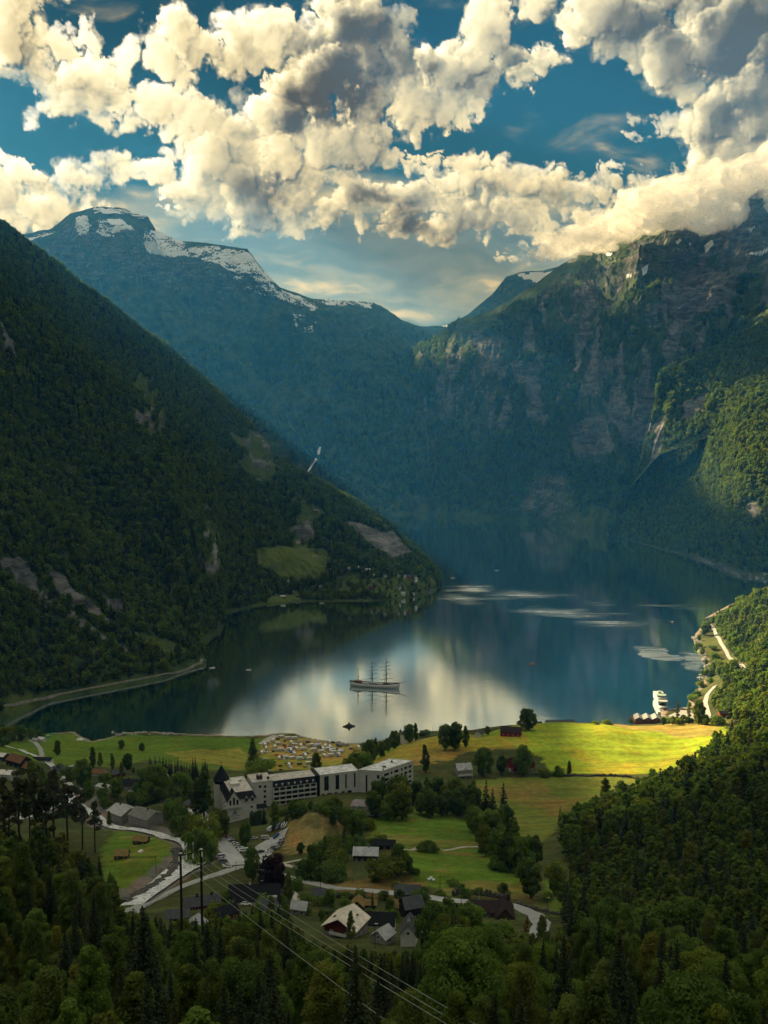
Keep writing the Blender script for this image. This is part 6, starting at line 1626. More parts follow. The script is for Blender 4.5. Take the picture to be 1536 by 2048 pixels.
M_ship = simple("ship_white_paint", (.52, .53, .50), .5, .4, var=.08, scale=.3)
M_spar = simple("varnished_spar", (.16, .09, .045), .6, .4)
M_rope = simple("tarred_rope", (.05, .045, .04), .8, .2)
M_teal = simple("pale_green_paint", (.30, .42, .34), .6, .4)
sx, sy, _ = atZ(749, 1374)
ship = empty('sailing_ship', (sx, sy, 0), radians(-14), "three-masted white sailing ship at anchor with bare yards on the bright water", 'sailing ship')
v, f = hull_mesh(64, 10, 4.2, 1.6); MB().add(v, f).build('hull', M_ship, ship, True)
m = MB()
for i in range(21):
    t0, t1 = i / 21.0, (i + 1) / 21.0
    for sg in (-1, 1):
        def pt(t_):
            wb = min(1, (t_ / .18) ** .6 if t_ < .18 else 1) * (1 if t_ < .72 else max(0.02, 1 - ((t_ - .72) / .28) ** 2))
            top = 4.2 + 1.6 * (2 * t_ - 1) ** 2 * (1.5 if t_ > .5 else .9)
            over = (t_ - .9) * 16 if t_ > .9 else (-(.1 - t_) * 12 if t_ < .1 else 0)
            return ((t_ - .5) * 64 + over, sg * 5.0 * max(wb, .02), top)
        a_, b_ = pt(t0), pt(t1)
        m.hull([(a_[0], a_[1], a_[2]), (b_[0], b_[1], b_[2]), (b_[0], b_[1] - sg * .25, b_[2]), (a_[0], a_[1] - sg * .25, a_[2])], [(a_[0], a_[1], a_[2] + .9), (b_[0], b_[1], b_[2] + .9), (b_[0], b_[1] - sg * .25, b_[2] + .9), (a_[0], a_[1] - sg * .25, a_[2] + .9)])
m.build('bulwark_rail', M_rope, ship)
for (x0, x1, hh, mt) in ((-27, -17, 2.4, M_spar), (-6, 3, 2.0, M_ship), (12, 20, 1.8, M_spar)):
    m = MB(); m.box(x0, x1, -2.4, 2.4, 4.0, 4.4 + hh); m.box(x0 - .3, x1 + .3, -2.7, 2.7, 4.42 + hh, 4.6 + hh); m.build('deckhouse', mt, ship)
m = MB(); m.tube([(30, 0, 6.2), (42, 0, 9.4)], [.42, .2], 8); m.build('bowsprit', M_spar, ship)
m = MB(); m.tube([(-24, 0, 8.4), (-9.5, 0, 8.0)], [.2, .16], 6); m.tube([(-24, 0, 9.6), (-33, 0, 7.5)], [.16, .12], 6); m.build('boom', M_spar, ship)
tops = []
for (mx_, hh, yards, r0) in ((-21, 24.5, [], .30), (-2.5, 34, [11, 16.5, 21.5, 26, 30], .42), (16, 38, [11.5, 17.5, 23, 28, 32.5], .42)):
    m = MB(); m.tube([(mx_, 0, 3), (mx_ - .5, 0, hh * .55), (mx_ - 1.0, 0, hh)], [r0 * 1.5, r0 * 1.2, r0 * .6], 8); mast = m.build('mast', M_spar, ship)
    m = MB(); m.box(mx_ - 1.6, mx_ + .6, -1.2, 1.2, hh * .52, hh * .52 + .25); m.build('top_platform', M_rope, mast)
    tops.append((mx_, hh))
    for k, z_ in enumerate(yards):
        Ly = 17.5 - k * 2.2; br = radians(34 + (k % 2) * 14)
        m = MB(); m.tube([(mx_ - cos(br) * Ly / 2, -sin(br) * Ly / 2, z_ - .4), (mx_ + .4, .4, z_), (mx_ + cos(br) * Ly / 2, sin(br) * Ly / 2, z_ + .4)], [.22, .36, .22], 6); m.build('yard', M_spar, mast)
m = MB()
st_ = [((41, 0, 9.1), (15.3, 0, 36)), ((36, 0, 7.8), (15.5, 0, 28)), ((31, 0, 6.6), (15.6, 0, 20)), ((16, 0, 20), (-3, 0, 32)), ((14, 0, 5), (-3, 0, 22)), ((-4, 0, 18), (-21.5, 0, 23)), ((-8, 0, 5), (-21.4, 0, 14)), ((-32, 0, 6), (-21.8, 0, 24))]
for mx_, hh in tops:
    for sg in (-1, 1):
        for k in range(4): st_.append(((mx_ - 1.5 - k * 1.1, sg * 4.8, 4.8), (mx_ - .5, 0, hh * (.52 if k < 3 else .95))))
for a_, b_ in st_: m.tube([a_, b_], [.08, .08], 4)
m.build('rigging', M_rope, ship)

# --- car ferry with its bow open at the quay
fx, fy, _ = atZ(1338, 1424)
ferry = empty('car_ferry', (fx, fy + 36, 0), radians(-92 - 6), "white car ferry with its bow gate open at the quay", 'ferry')
v, f = hull_mesh(72, 15, 4.0, .6, bow=.12, stern=.12); MB().add(v, f).build('hull', M_ship, ferry, True)
m = MB(); m.prism([(-31, -7.2), (27, -7.2), (27, 7.2), (-31, 7.2)], 3.5, 4.0); m.box(-31, 27, -7.2, -6.2, 4.0, 11); m.box(-31, 27, 6.2, 7.2, 4.0, 11); m.build('side_wall', M_ship, ferry)
m = MB(); m.prism([(-31, -7.3), (29, -7.3), (31, -4), (31, 4), (29, 7.3), (-31, 7.3)], 11.02, 11.7); m.box(-20, 20, -6.4, 6.4, 11.72, 14.0); m.build('upper_deck', M_ship, ferry)
m = MB(); m.prism([(6, -7), (15, -7), (17.5, -4), (17.5, 4), (15, 7), (6, 7)], 14.02, 17.2); br = m.build('bridge', M_teal, ferry)
m = MB(); m.prism([(6, -7.06), (15.03, -7.06), (17.58, -4), (17.58, 4), (15.03, 7.06), (6, 7.06)], 15.3, 16.4); m.build('bridge_windows', M_glass, br)
m = MB(); m.box(27.05, 27.4, -6.9, 6.9, 9.2, 11)
for k in range(8):
    a0, a1 = pi * k / 8, pi * (k + 1) / 8
    m.hull([(27.05, cos(a0) * 7.1, 5 + sin(a0) * 5), (27.05, cos(a1) * 7.1, 5 + sin(a1) * 5), (27.05, cos(a1) * 5.6, 5 + sin(a1) * 4), (27.05, cos(a0) * 5.6, 5 + sin(a0) * 4)], [(28.2, cos(a0) * 7.1, 5 + sin(a0) * 5), (28.2, cos(a1) * 7.1, 5 + sin(a1) * 5), (28.2, cos(a1) * 5.6, 5 + sin(a1) * 4), (28.2, cos(a0) * 5.6, 5 + sin(a0) * 4)])
m.build('bow_arch', M_teal, ferry)
m = MB(); m.box(18, 18.4, -6.15, 6.15, 4.02, 10.95); m.box(18.4, 26.9, -6.19, -6.1, 4.02, 10.95); m.box(18.4, 26.9, 6.1, 6.19, 4.02, 10.95); m.box(18.4, 26.9, -6.0, 6.0, 4.02, 4.1); m.build('car_deck_shade_lining', M_darkmetal, ferry)  # dark lining stands in for the shade inside the open car deck
m = MB(); m.hull([(27, -4, 3.4), (27, 4, 3.4), (38, 4, 2.3), (38, -4, 2.3)], [(27, -4, 3.8), (27, 4, 3.8), (38, 4, 2.6), (38, -4, 2.6)]); m.build('ramp', M_darkmetal, ferry)
m = MB(); m.tube([(8, 0, 17), (8, 0, 29)], [.35, .12], 6); m.tube([(8, -2.5, 23), (8, 2.5, 23)], [.1, .1], 5); m.tube([(12, 3, 17), (12, 3, 22)], [.15, .08], 5); m.build('mast', M_teal, ferry)
m = MB(); m.box(-14, -8, -2.5, 2.5, 14.02, 17); m.build('funnel', M_teal, ferry)
m = MB()
for sg in (-1, 1):
    for k in range(16): m.box(-28 + k * 3.4, -26.2 + k * 3.4, sg * 7.21 - .02, sg * 7.21 + .02, 8, 9)
m.build('side_windows', M_glass, ferry)
ferry.scale = (.76, .76, .76)
# quay slab
q0, q1 = atZ(1330, 1441, 1.6), atZ(1440, 1441, 1.6)
qb = [atZ(1326, 1436, 1.6)[:2], (q0[0] - 2, q0[1] - 34), (q1[0] + 2, q1[1] - 30), atZ(1425, 1424, 1.6)[:2], atZ(1362, 1420, 1.6)[:2]]
m = MB(); m.prism(qb, -4, 1.75); quay = m.build('quay', M_conc); tag(quay, "pale concrete ferry quay at the foot of the field", "quay", kind='structure')

def small_boat(name, label, px, py, L, mat, rz=0, cabin=True, cat='boat'):
    x, y, _ = atZ(px, py)
    o = empty(name, (x, y, -.15), radians(rz), label, cat)
    v, f = hull_mesh(L, L * .30, L * .10 + .3, .3, 12, draft=.4); MB().add(v, f).build('hull', mat, o, True)
    if cabin:
        m = MB(); m.hull([(-L * .1, -L * .09, L * .10), (L * .16, -L * .09, L * .10), (L * .16, L * .09, L * .10), (-L * .1, L * .09, L * .10)], [(-L * .08, -L * .08, L * .24), (L * .10, -L * .08, L * .24), (L * .10, L * .08, L * .24), (-L * .08, L * .08, L * .24)])
        c_ = m.build('cabin', M_ship, o)
        m = MB(); m.box(-L * .07, L * .135, -L * .0915, L * .0915, L * .17, L * .205); m.build('windows', M_glass, c_)
    return o
x, y, _ = atZ(698, 1453)
sau = empty('floating_sauna', (x, y, 0), radians(10), "dark humped raft with a little turret floating off the beach", 'raft')
m = MB(); m.hull([(a_ * 1.0, b_ * .55, -.3) for a_, b_ in oc(6.8, 14)], [(a_, b_ * .55, .6) for a_, b_ in oc(7.2, 14)]); m.build('deck', Wl['brown'], sau)
m = MB(); m.hull([(a_, b_ * .6, .62) for a_, b_ in oc(5.8, 14)], [(a_, b_ * .6, 2.4) for a_, b_ in oc(2.6, 14)]); m.build('hut', Rf['brown'], sau)
m = MB(); m.hull([(a_, b_, 2.42) for a_, b_ in oc(1.2, 8)], [(a_, b_, 4.4) for a_, b_ in oc(1.0, 8)]); m.build('turret', Wl['brown'], sau)
small_boat('motor_boat', "small orange boat out on the teal water right of the ship", 1064, 1328, 7, simple("orange_hull", (.55, .12, .03)), 20)
small_boat('motor_boat', "tiny white boat far out towards the point", 994, 1141, 9, M_ship, 160)
small_boat('motor_boat', "tiny white boat below the one farther out, near the ruffled water", 905, 1156, 8, M_ship, 10)
small_boat('motor_boat', "small dark boat far right near the ruffled lanes", 1345, 1245, 9, M_rope, 0)
small_boat('motor_boat', "white moored boat off the road on the dark left shore", 424, 1336, 7, M_ship, 30)
small_boat('motor_boat', "white moored boat farther out from the dark left shore", 497, 1340, 6, M_ship, 5, False)
small_boat('motor_boat', "white boat moored under the right shore rocks", 1400, 1356, 8, M_ship, 12)
small_boat('motor_boat', "second white boat moored under the right shore rocks, beyond the first", 1403, 1350, 7, M_ship, 8, False)
small_boat('motor_boat', "blue white boat on the left side of the pier house", 1276, 1434, 8, M_ship, 10)
small_boat('motor_boat', "white boat moored below the farms across the fjord", 643, 1207, 7, M_ship, 0)
M_greenb = simple("green_hull", (.10, .32, .16))
for px, py, lab in ((97,1474,"nearest of the three upturned green boats on the left shore"),(106,1469,"middle one of the three upturned green boats on the left shore"),(113,1465,"farthest of the three upturned green boats on the left shore")):
    x, y, z = on_ground(px, py)
    o = empty('upturned_boat', (x, y, z + 1.1), radians(20), lab, 'boat'); o.rotation_euler = (pi, 0, radians(20))
    v, f = hull_mesh(6, 2.4, 1.0, .2, 10, draft=.5); MB().add(v, f).build('hull', M_greenb, o, True)

# --- vehicles
M_tyre = simple("tyre_rubber", (.02, .02, .02), .9, .1)
PAINT = {k_: simple(k_ + "_car_paint", c_, .3, .6, var=.03) for k_, c_ in dict(white=(.72, .72, .70), silver=(.42, .43, .44), black=(.02, .02, .022), grey=(.14, .145, .15), red=(.35, .03, .03), blue=(.03, .08, .22), green=(.05, .14, .07), beige=(.50, .44, .34)).items()}
def wheels(o, xs, hw, r):
    for x_ in xs:
        for sg in (-1, 1):
            m = MB(); m.tube([(x_, sg * (hw - .22), r), (x_, sg * hw, r)], [r, r], 10); m.build('wheel', M_tyre, o)
def make_car(col, van=False):
    o = bpy.data.objects.new('parked_car' if not van else 'van', None); COL.objects.link(o)
    L, W = (4.4, 1.8) if not van else (5.2, 2.0)
    m = MB()
    if not van:
        pr = [(-2.2, .35), (2.2, .35), (2.2, .75), (2.0, .92), (1.0, 1.0), (-2.0, 1.05), (-2.2, .9)]
    else: pr = [(-2.6, .4), (2.6, .4), (2.6, .95), (2.2, 1.2), (1.6, 2.1), (-2.55, 2.15)]
    m.hull([(x_, -W / 2, z_) for x_, z_ in pr], [(x_, W / 2, z_) for x_, z_ in pr]); b_ = m.build('body', PAINT[col], o)
    if not van:
        g = MB(); g.hull([(-1.9, -W / 2 + .08, 1.04), (1.05, -W / 2 + .08, 1.0), (1.05, W / 2 - .08, 1.0), (-1.9, W / 2 - .08, 1.04)], [(-1.5, -W / 2 + .25, 1.46), (.35, -W / 2 + .25, 1.46), (.35, W / 2 - .25, 1.46), (-1.5, W / 2 - .25, 1.46)]); g.build('windows', M_glass, o)
        r = MB(); r.box(-1.48, .33, -W / 2 + .24, W / 2 - .24, 1.465, 1.52); r.build('roof', PAINT[col], o)
        wheels(o, (-1.35, 1.35), W / 2 + .01, .33)
    else:
        g = MB(); g.box(-2.0, 1.6, -W / 2 - .012, W / 2 + .012, 1.35, 1.85); g.build('windows', M_glass, o); wheels(o, (-1.6, 1.6), W / 2 + .01, .36)
    return o
def make_camper(kind):
    o = bpy.data.objects.new(kind, None); COL.objects.link(o)
    L, W, Hh = (5.8, 2.3, 2.6) if kind == 'caravan' else (6.8, 2.3, 2.9)
    m = MB()
    pr = [(-L / 2, .5), (L / 2, .5), (L / 2 + .1, 1.2), (L / 2 - .3, Hh), (-L / 2 + .2, Hh), (-L / 2, Hh - .4)] if kind == 'caravan' else [(-L / 2, .45), (L / 2, .45), (L / 2, 1.2), (L / 2 - .9, 1.5), (L / 2 - 1.3, 2.1), (L / 2 - .7, 2.25), (L / 2 - .8, Hh), (-L / 2, Hh)]
    m.hull([(x_, -W / 2, z_) for x_, z_ in pr], [(x_, W / 2, z_) for x_, z_ in pr]); m.build('body', PAINT['white'], o)
    g = MB()
    for x_ in (-1.8, .2, 1.6): g.box(x_ - .45, x_ + .45, -W / 2 - .02, W / 2 + .02, 1.45, 2.0)
    g.build('windows', M_glass, o)
    s_ = MB(); s_.box(-L / 2 + .1, L / 2 - .2, -W / 2 - .012, W / 2 + .012, .9, 1.1); s_.build('stripe', PAINT['grey'], o)
    wheels(o, (0,) if kind == 'caravan' else (-1.9, 2.1), W / 2 + .01, .36)
    if kind == 'caravan':
        t_ = MB(); t_.box(L / 2, L / 2 + 1.2, -.08, .08, .45, .55); t_.build('tow_bar', M_darkmetal, o)
    return o
TENTM = {k_: simple(k_ + "_tent_cloth", c_, .8, .2, var=.08) for k_, c_ in dict(red=(.45, .05, .03), blue=(.03, .12, .40), green=(.16, .20, .10), beige=(.45, .38, .28), dark=(.05, .06, .07)).items()}
def make_tent(col):
    o = bpy.data.objects.new('tent', None); COL.objects.link(o)
    n = 12; vs, fs = [], []
    for i in range(5):
        a = i / 4 * pi / 2; r = cos(a); z_ = sin(a) * 1.9
        vs += [(cos(2 * pi * j / n) * 2.4 * r, sin(2 * pi * j / n) * 1.9 * r, z_) for j in range(n)]
    for i in range(4): fs += [(i * n + j, i * n + (j + 1) % n, (i + 1) * n + (j + 1) % n, (i + 1) * n + j) for j in range(n)]
    MB().add(vs, fs).build('canopy', TENTM[col], o)
    d_ = MB(); d_.hull([(2.0, -.6, .02), (2.5, -.6, .02), (2.5, .6, .02), (2.0, .6, .02)], [(1.5, -.3, 1.3), (1.9, -.3, 1.2), (1.9, .3, 1.2), (1.5, .3, 1.3)]); d_.build('door_flap', TENTM['dark'], o)
    return o
VP = {('car', c_): make_car(c_) for c_ in PAINT}
VP.update({('van', c_): make_car(c_, True) for c_ in ('white', 'silver', 'blue', 'grey')})
VP.update({('caravan', ''): make_camper('caravan'), ('motorhome', ''): make_camper('motorhome')})
VP.update({('tent', c_): make_tent(c_) for c_ in TENTM})
used = set()
def vehicle(key, x, y, rz, label, cat, group, z=None):
    o = VP[key] if key not in used else copy_tree(VP[key])
    used.add(key)
    e = 1.5
    sx_ = (h1(x + e, y) - h1(x - e, y)) / (2 * e); sy_ = (h1(x, y + e) - h1(x, y - e)) / (2 * e)
    n_ = Vector((-sx_, -sy_, 1)).normalized()
    q = Vector((0, 0, 1)).rotation_difference(n_)
    o.rotation_mode = 'QUATERNION'; o.rotation_quaternion = q @ Euler((0, 0, rz)).to_quaternion()
    o.location = (x, y, (h1(x, y) if z is None else z) + .22)
    tag(o, label, cat, group)
    return o
CW = ['white', 'silver', 'black', 'grey', 'white', 'silver', 'red', 'blue', 'black', 'white', 'grey', 'beige']
def park(p0, p1, n, ang, where_, grp):
    a_, b_ = on_ground(*p0), on_ground(*p1)
    for i in range(n):
        t_ = (i + .5) / n; x, y = a_[0] + (b_[0] - a_[0]) * t_ + R.uniform(-.2, .2), a_[1] + (b_[1] - a_[1]) * t_
        c_ = R.choice(CW); k = ('car', c_) if R.random() > .14 or c_ not in ('white', 'silver', 'blue', 'grey') else ('van', c_)
        vehicle(k, x, y, ang + R.uniform(-.06, .06) + (pi if R.random() < .4 else 0), "%s %s parked %s" % (c_, 'car' if k[0] == 'car' else 'van', where_), 'car' if k[0] == 'car' else 'van', "%s %ss parked %s" % (c_, 'car' if k[0] == 'car' else 'van', where_))
park((431,1659), (488,1706), 15, .35, "in the long row on the avenue's right side", '')
park((414,1646), (428,1657), 5, .35, "at the avenue's far end", '')
park((439,1709), (455,1737), 8, .15, "along the avenue's left kerb under the trees", '')
park((565,1678), (537,1706), 11, .5, "along the rock knoll in the hotel car park", '')
park((538,1660), (575,1651), 7, 1.1, "in front of the hotel entrance", '')
park((355,1664), (388,1676), 6, 1.2, "behind the trees by the river on the avenue's left", '')
park((362,1644), (382,1652), 4, 1.2, "by the red shed at the avenue's left", '')
for k, px, py, rz, lab in [(('van','blue'),556,1675,.4,"dark blue van standing in the hotel car park"),(('van','silver'),531,1679,.1,"silver pickup-sized van alone in the middle of the hotel car park"),(('car','silver'),509,1679,.3,"silver car left of the lone van in the hotel car park"),(('car','black'),522,1706,1.0,"black car at the lower end of the hotel car park"),
        (('car','white'),492,1812,.2,"pale car in front of the black roofed building"),(('van','grey'),556,1786,.3,"dark van beside the white gable of the black roofed building"),(('car','grey'),462,1786,.1,"grey car behind the red longhouse"),(('car','white'),262,1585,.1,"white car at the dark hip roofed house"),(('car','white'),1437,1270,1.9,"white car driving on the shore road at the right"),
        (('car','white'),1398,1428,.3,"white car waiting on the ferry quay"),(('car','silver'),1391,1426,.3,"silver car waiting on the ferry quay left of the white one"),(('car','black'),1405,1430,.3,"black car waiting on the ferry quay"),(('car','black'),1040,1528,.2,"dark car beside the red barn on the hill")]:
    x, y, z = on_ground(px, py); vehicle(k, x, y, rz, lab, k[0] if k[0] == 'van' else 'car', None)
# the camp: places read off the photograph
ZC = lambda u, v: (500 + u / 6.4, 1450 + v / 6.4)
CAMP = [('c',400,165),('m',490,185),('m',572,185),('m',300,212),('m',215,245),('m',190,270),('k',355,188),('k',445,208),('d',740,228),('b',860,215),('m',1020,235),('m',1130,242),('m',1205,255),('m',320,297),('m',400,332),('c',575,267),('k',515,280),('c',655,278),('k',720,278),('c',785,272),('m',875,278),('c',965,283),
    ('m',1025,297),('r',450,288),('k',440,265),('m',595,318),('m',690,322),('m',820,332),('c',935,318),('m',1065,337),('c',1165,342),('d',1150,272),('k',1110,318),('u',535,352),('c',500,325),('k',465,350),('k',290,345),('k',745,367),('k',830,372),('m',920,358),('c',1070,362),('c',565,382),('r',345,392),('c',375,437),('c',540,437),
    ('m',640,447),('c',765,447),('c',950,407),('m',1040,402),('k',465,402),('k',425,422),('k',655,407),('k',620,415),('c',195,462),('c',190,505),('c',170,560),('c',750,502),('g',470,495),('k',525,497),('d',635,507),('k',390,532),('c',515,562),('k',400,587),('k',270,602),('m',150,372),('c',205,312),('k',175,337),('k',170,442),
    ('b',1290,290),('m',1390,302),('k',1300,310),('c',530,240),('k',600,225),('b',650,212),('k',690,250),('k',850,300),('c',1000,320),('k',900,290),('k',560,300),('b',430,440),('k',980,255),('k',1060,230),('c',1240,262),('k',330,330),('g',700,440),('u',880,245)]
CAMP += [(R.choice('cmckkb'), R.uniform(180, 1220), R.uniform(240, 560)) for _ in range(34)]
CAMP = [q for q in CAMP if not (q[1] > 850 and q[2] > 430)]
for t_, u, v_ in CAMP:
    x, y, z = on_ground(*ZC(u, v_), 880)
    ang = R.choice([.2, .35, 1.7, 1.9, .25]) + R.uniform(-.15, .15)
    if t_ in 'cm':
        k = ('caravan', '') if t_ == 'c' else ('motorhome', '')
        vehicle(k, x, y, ang, "white %s pitched on the camp by the beach" % k[0], k[0], "white %ss on the camp" % k[0])
    elif t_ == 'k':
        c_ = R.choice(CW); vehicle(('car', c_), x, y, ang, "%s car standing on the camp by the beach" % c_, 'car', "%s cars on the camp" % c_)
    elif t_ == 'd': vehicle(('van', 'grey'), x, y, ang, "dark grey van on the camp by the beach", 'van', "dark vans on the camp")
    else:
        c_ = dict(b='beige', r='red', u='blue', g='green')[t_]
        o = vehicle(('tent', c_), x, y, ang, "%s tent on the camp by the beach" % c_, 'tent', "%s tents on the camp" % c_); o.location.z -= .22
for k_, o in VP.items():
    if k_ not in used:
        for c in list(o.children): bpy.data.objects.remove(c)
        bpy.data.objects.remove(o)

# --- power pole, lines and small poles
M_pole = simple("tarred_pole", (.028, .020, .018), .85, .2, var=.3, scale=2)
M_wire = simple("aluminium_wire", (.42, .42, .36), .45, .6, .3)
DP = 160.0
tl, tr_ = Vector(atD(361, 1707, DP)), Vector(atD(402, 1699, DP + 1.5))
hp = empty('power_pole', (tl.x, DP, h1(tl.x, DP)), 0, "dark H shaped power pole of two posts and a crossarm rising from the foreground trees", 'power pole')
base_z = h1(tl.x, DP)
rel = lambda p: (p[0] - tl.x, p[1] - DP, p[2] - base_z)
for p in (tl, tr_):
    q = rel(p); m = MB(); m.tube([(q[0], q[1], -3), q], [.24, .19], 10); ps = m.build('post', M_pole, hp)
    m = MB(); m.tube([(q[0], q[1], q[2] + .01), (q[0], q[1], q[2] + .09)], [.30, .30], 10); m.build('cap', M_conc, ps)
a_, b_ = rel(tl), rel(tr_); dv_ = Vector(b_) - Vector(a_)
p0, p1 = Vector(a_) - dv_ * .14 + Vector((0, -.26, -.25)), Vector(b_) + dv_ * .06 + Vector((0, -.26, -.25))
m = MB(); m.tube([tuple(p0), tuple(p1)], [.11, .11], 6); m.build('crossarm', M_pole, hp)
starts = []
for k, t_ in enumerate((-.06, .30, .62, 1.06)):
    p = Vector(a_) + dv_ * t_ + Vector((0, -.30, -.28))
    m = MB(); m.tube([tuple(p), tuple(p + Vector((.05, -.25, -.75)))], [.10, .13], 8); m.build('insulator', M_frame, hp)
    if k in (1, 2): m = MB(); m.tube([tuple(p + Vector((0, .3, .4))), tuple(p + Vector((0, .3, 1.5)))], [.05, .04], 6); m.tube([tuple(p + Vector((0, .3, 1.3))), tuple(p + Vector((0, .3, 1.75)))], [.11, .11], 6); m.build('pin_insulator', M_frame, hp)
    starts.append(Vector((tl.x, DP, base_z)) + p + Vector((.05, -.25, -.75)))
ENDS = [(820,2046), (940,2046), (966,2046), (998,2046)]
for k, (s_, e_) in enumerate(zip(starts, ENDS)):
    e = Vector(atD(e_[0], e_[1], 62)); d_ = e - s_
    pts = [s_ + d_ * t_ * 1.6 - Vector((0, 0, 2.2 * 4 * t_ * (1 - t_) * .5)) for t_ in np.linspace(0, 1, 24)]
    m = MB(); m.tube([tuple(p) for p in pts], [.022] * 24, 5)
    tag(m.build('power_line', M_wire), ["lowest power line running down from the left post", "second power line from the left on the crossarm", "third power line from the left on the crossarm", "uppermost power line running down from the right post"][k], 'power line')
POLES = [(641,1776,1752,"thin wooden pole at the roadside right of the junction"),(880,1776,1752,"thin pole on the meadow's lower edge"),(472,1742,1722,"lamp post on the bridge approach by the junction"),(312,1748,1712,"thin pole on the lawn by the river bend"),(750,1896,1848,"street lamp pole before the white gable house"),(958,1802,1782,"pale pole at the road by the dark farmhouse"),(1095,1818,1796,"lamp post above the road bend"),
         (1297+5,1556,1546,"fence post end at the field wall"),(865,1466,1454,"thin mast on the hill edge against the water")]
for px, b_, t_, lab in POLES:
    x, y, z = on_ground(px, b_); top = max(3.0, atD(px, t_, y)[2] - z)
    o = empty('lamp_post' if 'lamp' in lab else 'pole', (x, y, z), 0, lab, 'lamp post' if 'lamp' in lab else 'pole')
    m = MB(); m.tube([(0, 0, -1), (0, 0, top)], [.13, .09], 7); m.build('shaft', M_pole if 'pale' not in lab else M_conc, o)
    m = MB()
    if 'lamp' in lab: m.box(-.1, .9, -.12, .12, top, top + .16); m.build('lamp_head', M_frame, o)
    else: m.box(-.5, .5, -.05, .05, top - .5, top - .38); m.build('crossarm', M_pole, o)
for k, px in enumerate((322, 326.5, 331, 335.5, 340, 344.5)):
    x, y, z = on_ground(px, 1604 - k * .6); o = empty('flagpole', (x, y, z), 0, "bare white flagpole in the row of six by the hotel rocks", 'flagpole', "row of bare flagpoles")
    m = MB(); m.tube([(0, 0, -.5), (0, 0, 10.5)], [.10, .05], 7); m.build('shaft', M_frame, o); m = MB(); m.tube([(0, 0, 10.5), (0, 0, 10.75)], [.13, .02], 7); m.build('finial', M_frame, o)

# --- walls, rails, hedges, rocks
def wall_line(name, label, pts, w, h_, mat, cat, top=.25, seed=1):
    P_ = spline([p[:2] for p in pts], max(10, len(pts) * 10)); rn = np.random.RandomState(seed)
    T = np.gradient(P_, axis=0); T /= np.linalg.norm(T, axis=1)[:, None] + 1e-9; Nn = np.stack([-T[:, 1], T[:, 0]], 1)
    z = H(P_[:, 0], P_[:, 1]); hh = h_ * rn.uniform(1 - top, 1 + top, len(P_)); ww = w * rn.uniform(1 - top, 1 + top, len(P_)) / 2
    rows_ = [np.concatenate([P_ + Nn * (s_ * ww)[:, None], (z + q)[:, None]], 1) for s_, q in ((-1.1, np.full(len(P_), -.8)), (-.9, hh * .8), (-.4, hh), (.4, hh), (.9, hh * .8), (1.1, np.full(len(P_), -.8)))]
    V_ = np.stack(rows_, 1)
    return tag(mesh_obj(name, np_mesh(name, V_.reshape(-1, 3), grid_faces(len(P_), 6), mat, smooth=False)), label, cat)
M_hedge = leaf_mat("hedge_leaves", (.022, .036, .012), (.06, .085, .025), .1)
M_drystone, t, b = base_mat("dry_stone", .95, .1)
o_ = t.node('ShaderNodeTexCoord').outputs['Object']; vo = t.node('ShaderNodeTexVoronoi'); vo.inputs['Scale'].default_value = 1.6; t.l.new(o_, vo.inputs[0])
t.l.new(t.mix(t.step(vo.outputs['Distance'], .15, .6), (.16, .15, .13, 1), (.05, .05, .04, 1)), b.inputs['Base Color'])
wall_line('field_wall', "dark stone wall with weeds between the bright field and the middle field", G((1062,1550),(1110,1552),(1180,1553),(1220,1552),(1255,1554),(1290,1559),(1325,1563)), 1.6, 1.5, M_drystone, "wall", .5, 2)
wall_line('roadside_wall', "dark dry stone wall above the road behind the farmhouse", G((905,1792),(930,1788),(960,1790),(1000,1796),(1020,1800)), 1.6, 2.4, M_drystone, "wall", .4, 3)
wall_line('roadside_wall', "low stone wall climbing right from the road bend", G((1036,1808),(1060,1816),(1090,1824),(1130,1832)), 1.2, 1.3, M_drystone, "wall", .4, 4)
wall_line('river_bank', "rough stone embankment round the small meadow at the river", [on_ground(*p) for p in [(352,1700),(353,1722),(340,1748),(310,1772),(278,1790),(246,1806)]], 5.0, 1.4, M_drystone, "embankment", .35, 5)
wall_line('hedge', "dark clipped hedge in front of the hotel's sign wall", G((500,1652),(522,1648)), 3.0, 8.5, M_hedge, "hedge", .15, 6)
wall_line('hedge', "long garden hedge below the main road", G((655,1796),(690,1796),(712,1800)), 2.2, 2.0, M_hedge, "hedge", .25, 7)
wall_line('hedge', "garden hedge left of the pale roofed house", G((640,1826),(660,1830),(672,1836)), 2.2, 1.8, M_hedge, "hedge", .25, 8)
rail = MB(); P_ = spline([p[:2] for p in G((262,1828),(294,1813),(338,1792),(389,1771),(440,1754),(478,1741))], 46)
for i, (x, y) in enumerate(P_):
    z = h1(x, y)
    if i % 2 == 0: rail.box(x - .06, x + .06, y - .06, y + .06, z - .3, z + 1.1)
    if i:
        z0 = h1(*P_[i - 1])
        for q in (.55, 1.05): rail.tube([(P_[i - 1][0], P_[i - 1][1], z0 + q), (x, y, z + q)], [.06, .06], 4)
tag(rail.build('bridge_railing', M_darkmetal), "dark steel railing along the lower edge of the bridge road", "railing")
fb = MB(); P_ = [on_ground(*p) for p in [(268,1656),(300,1658),(330,1654),(348,1648)]]; P_ = spline([(p[0], p[1], p[2]) for p in P_], 20)
zt = max(P_[0][2], P_[-1][2]) + .8
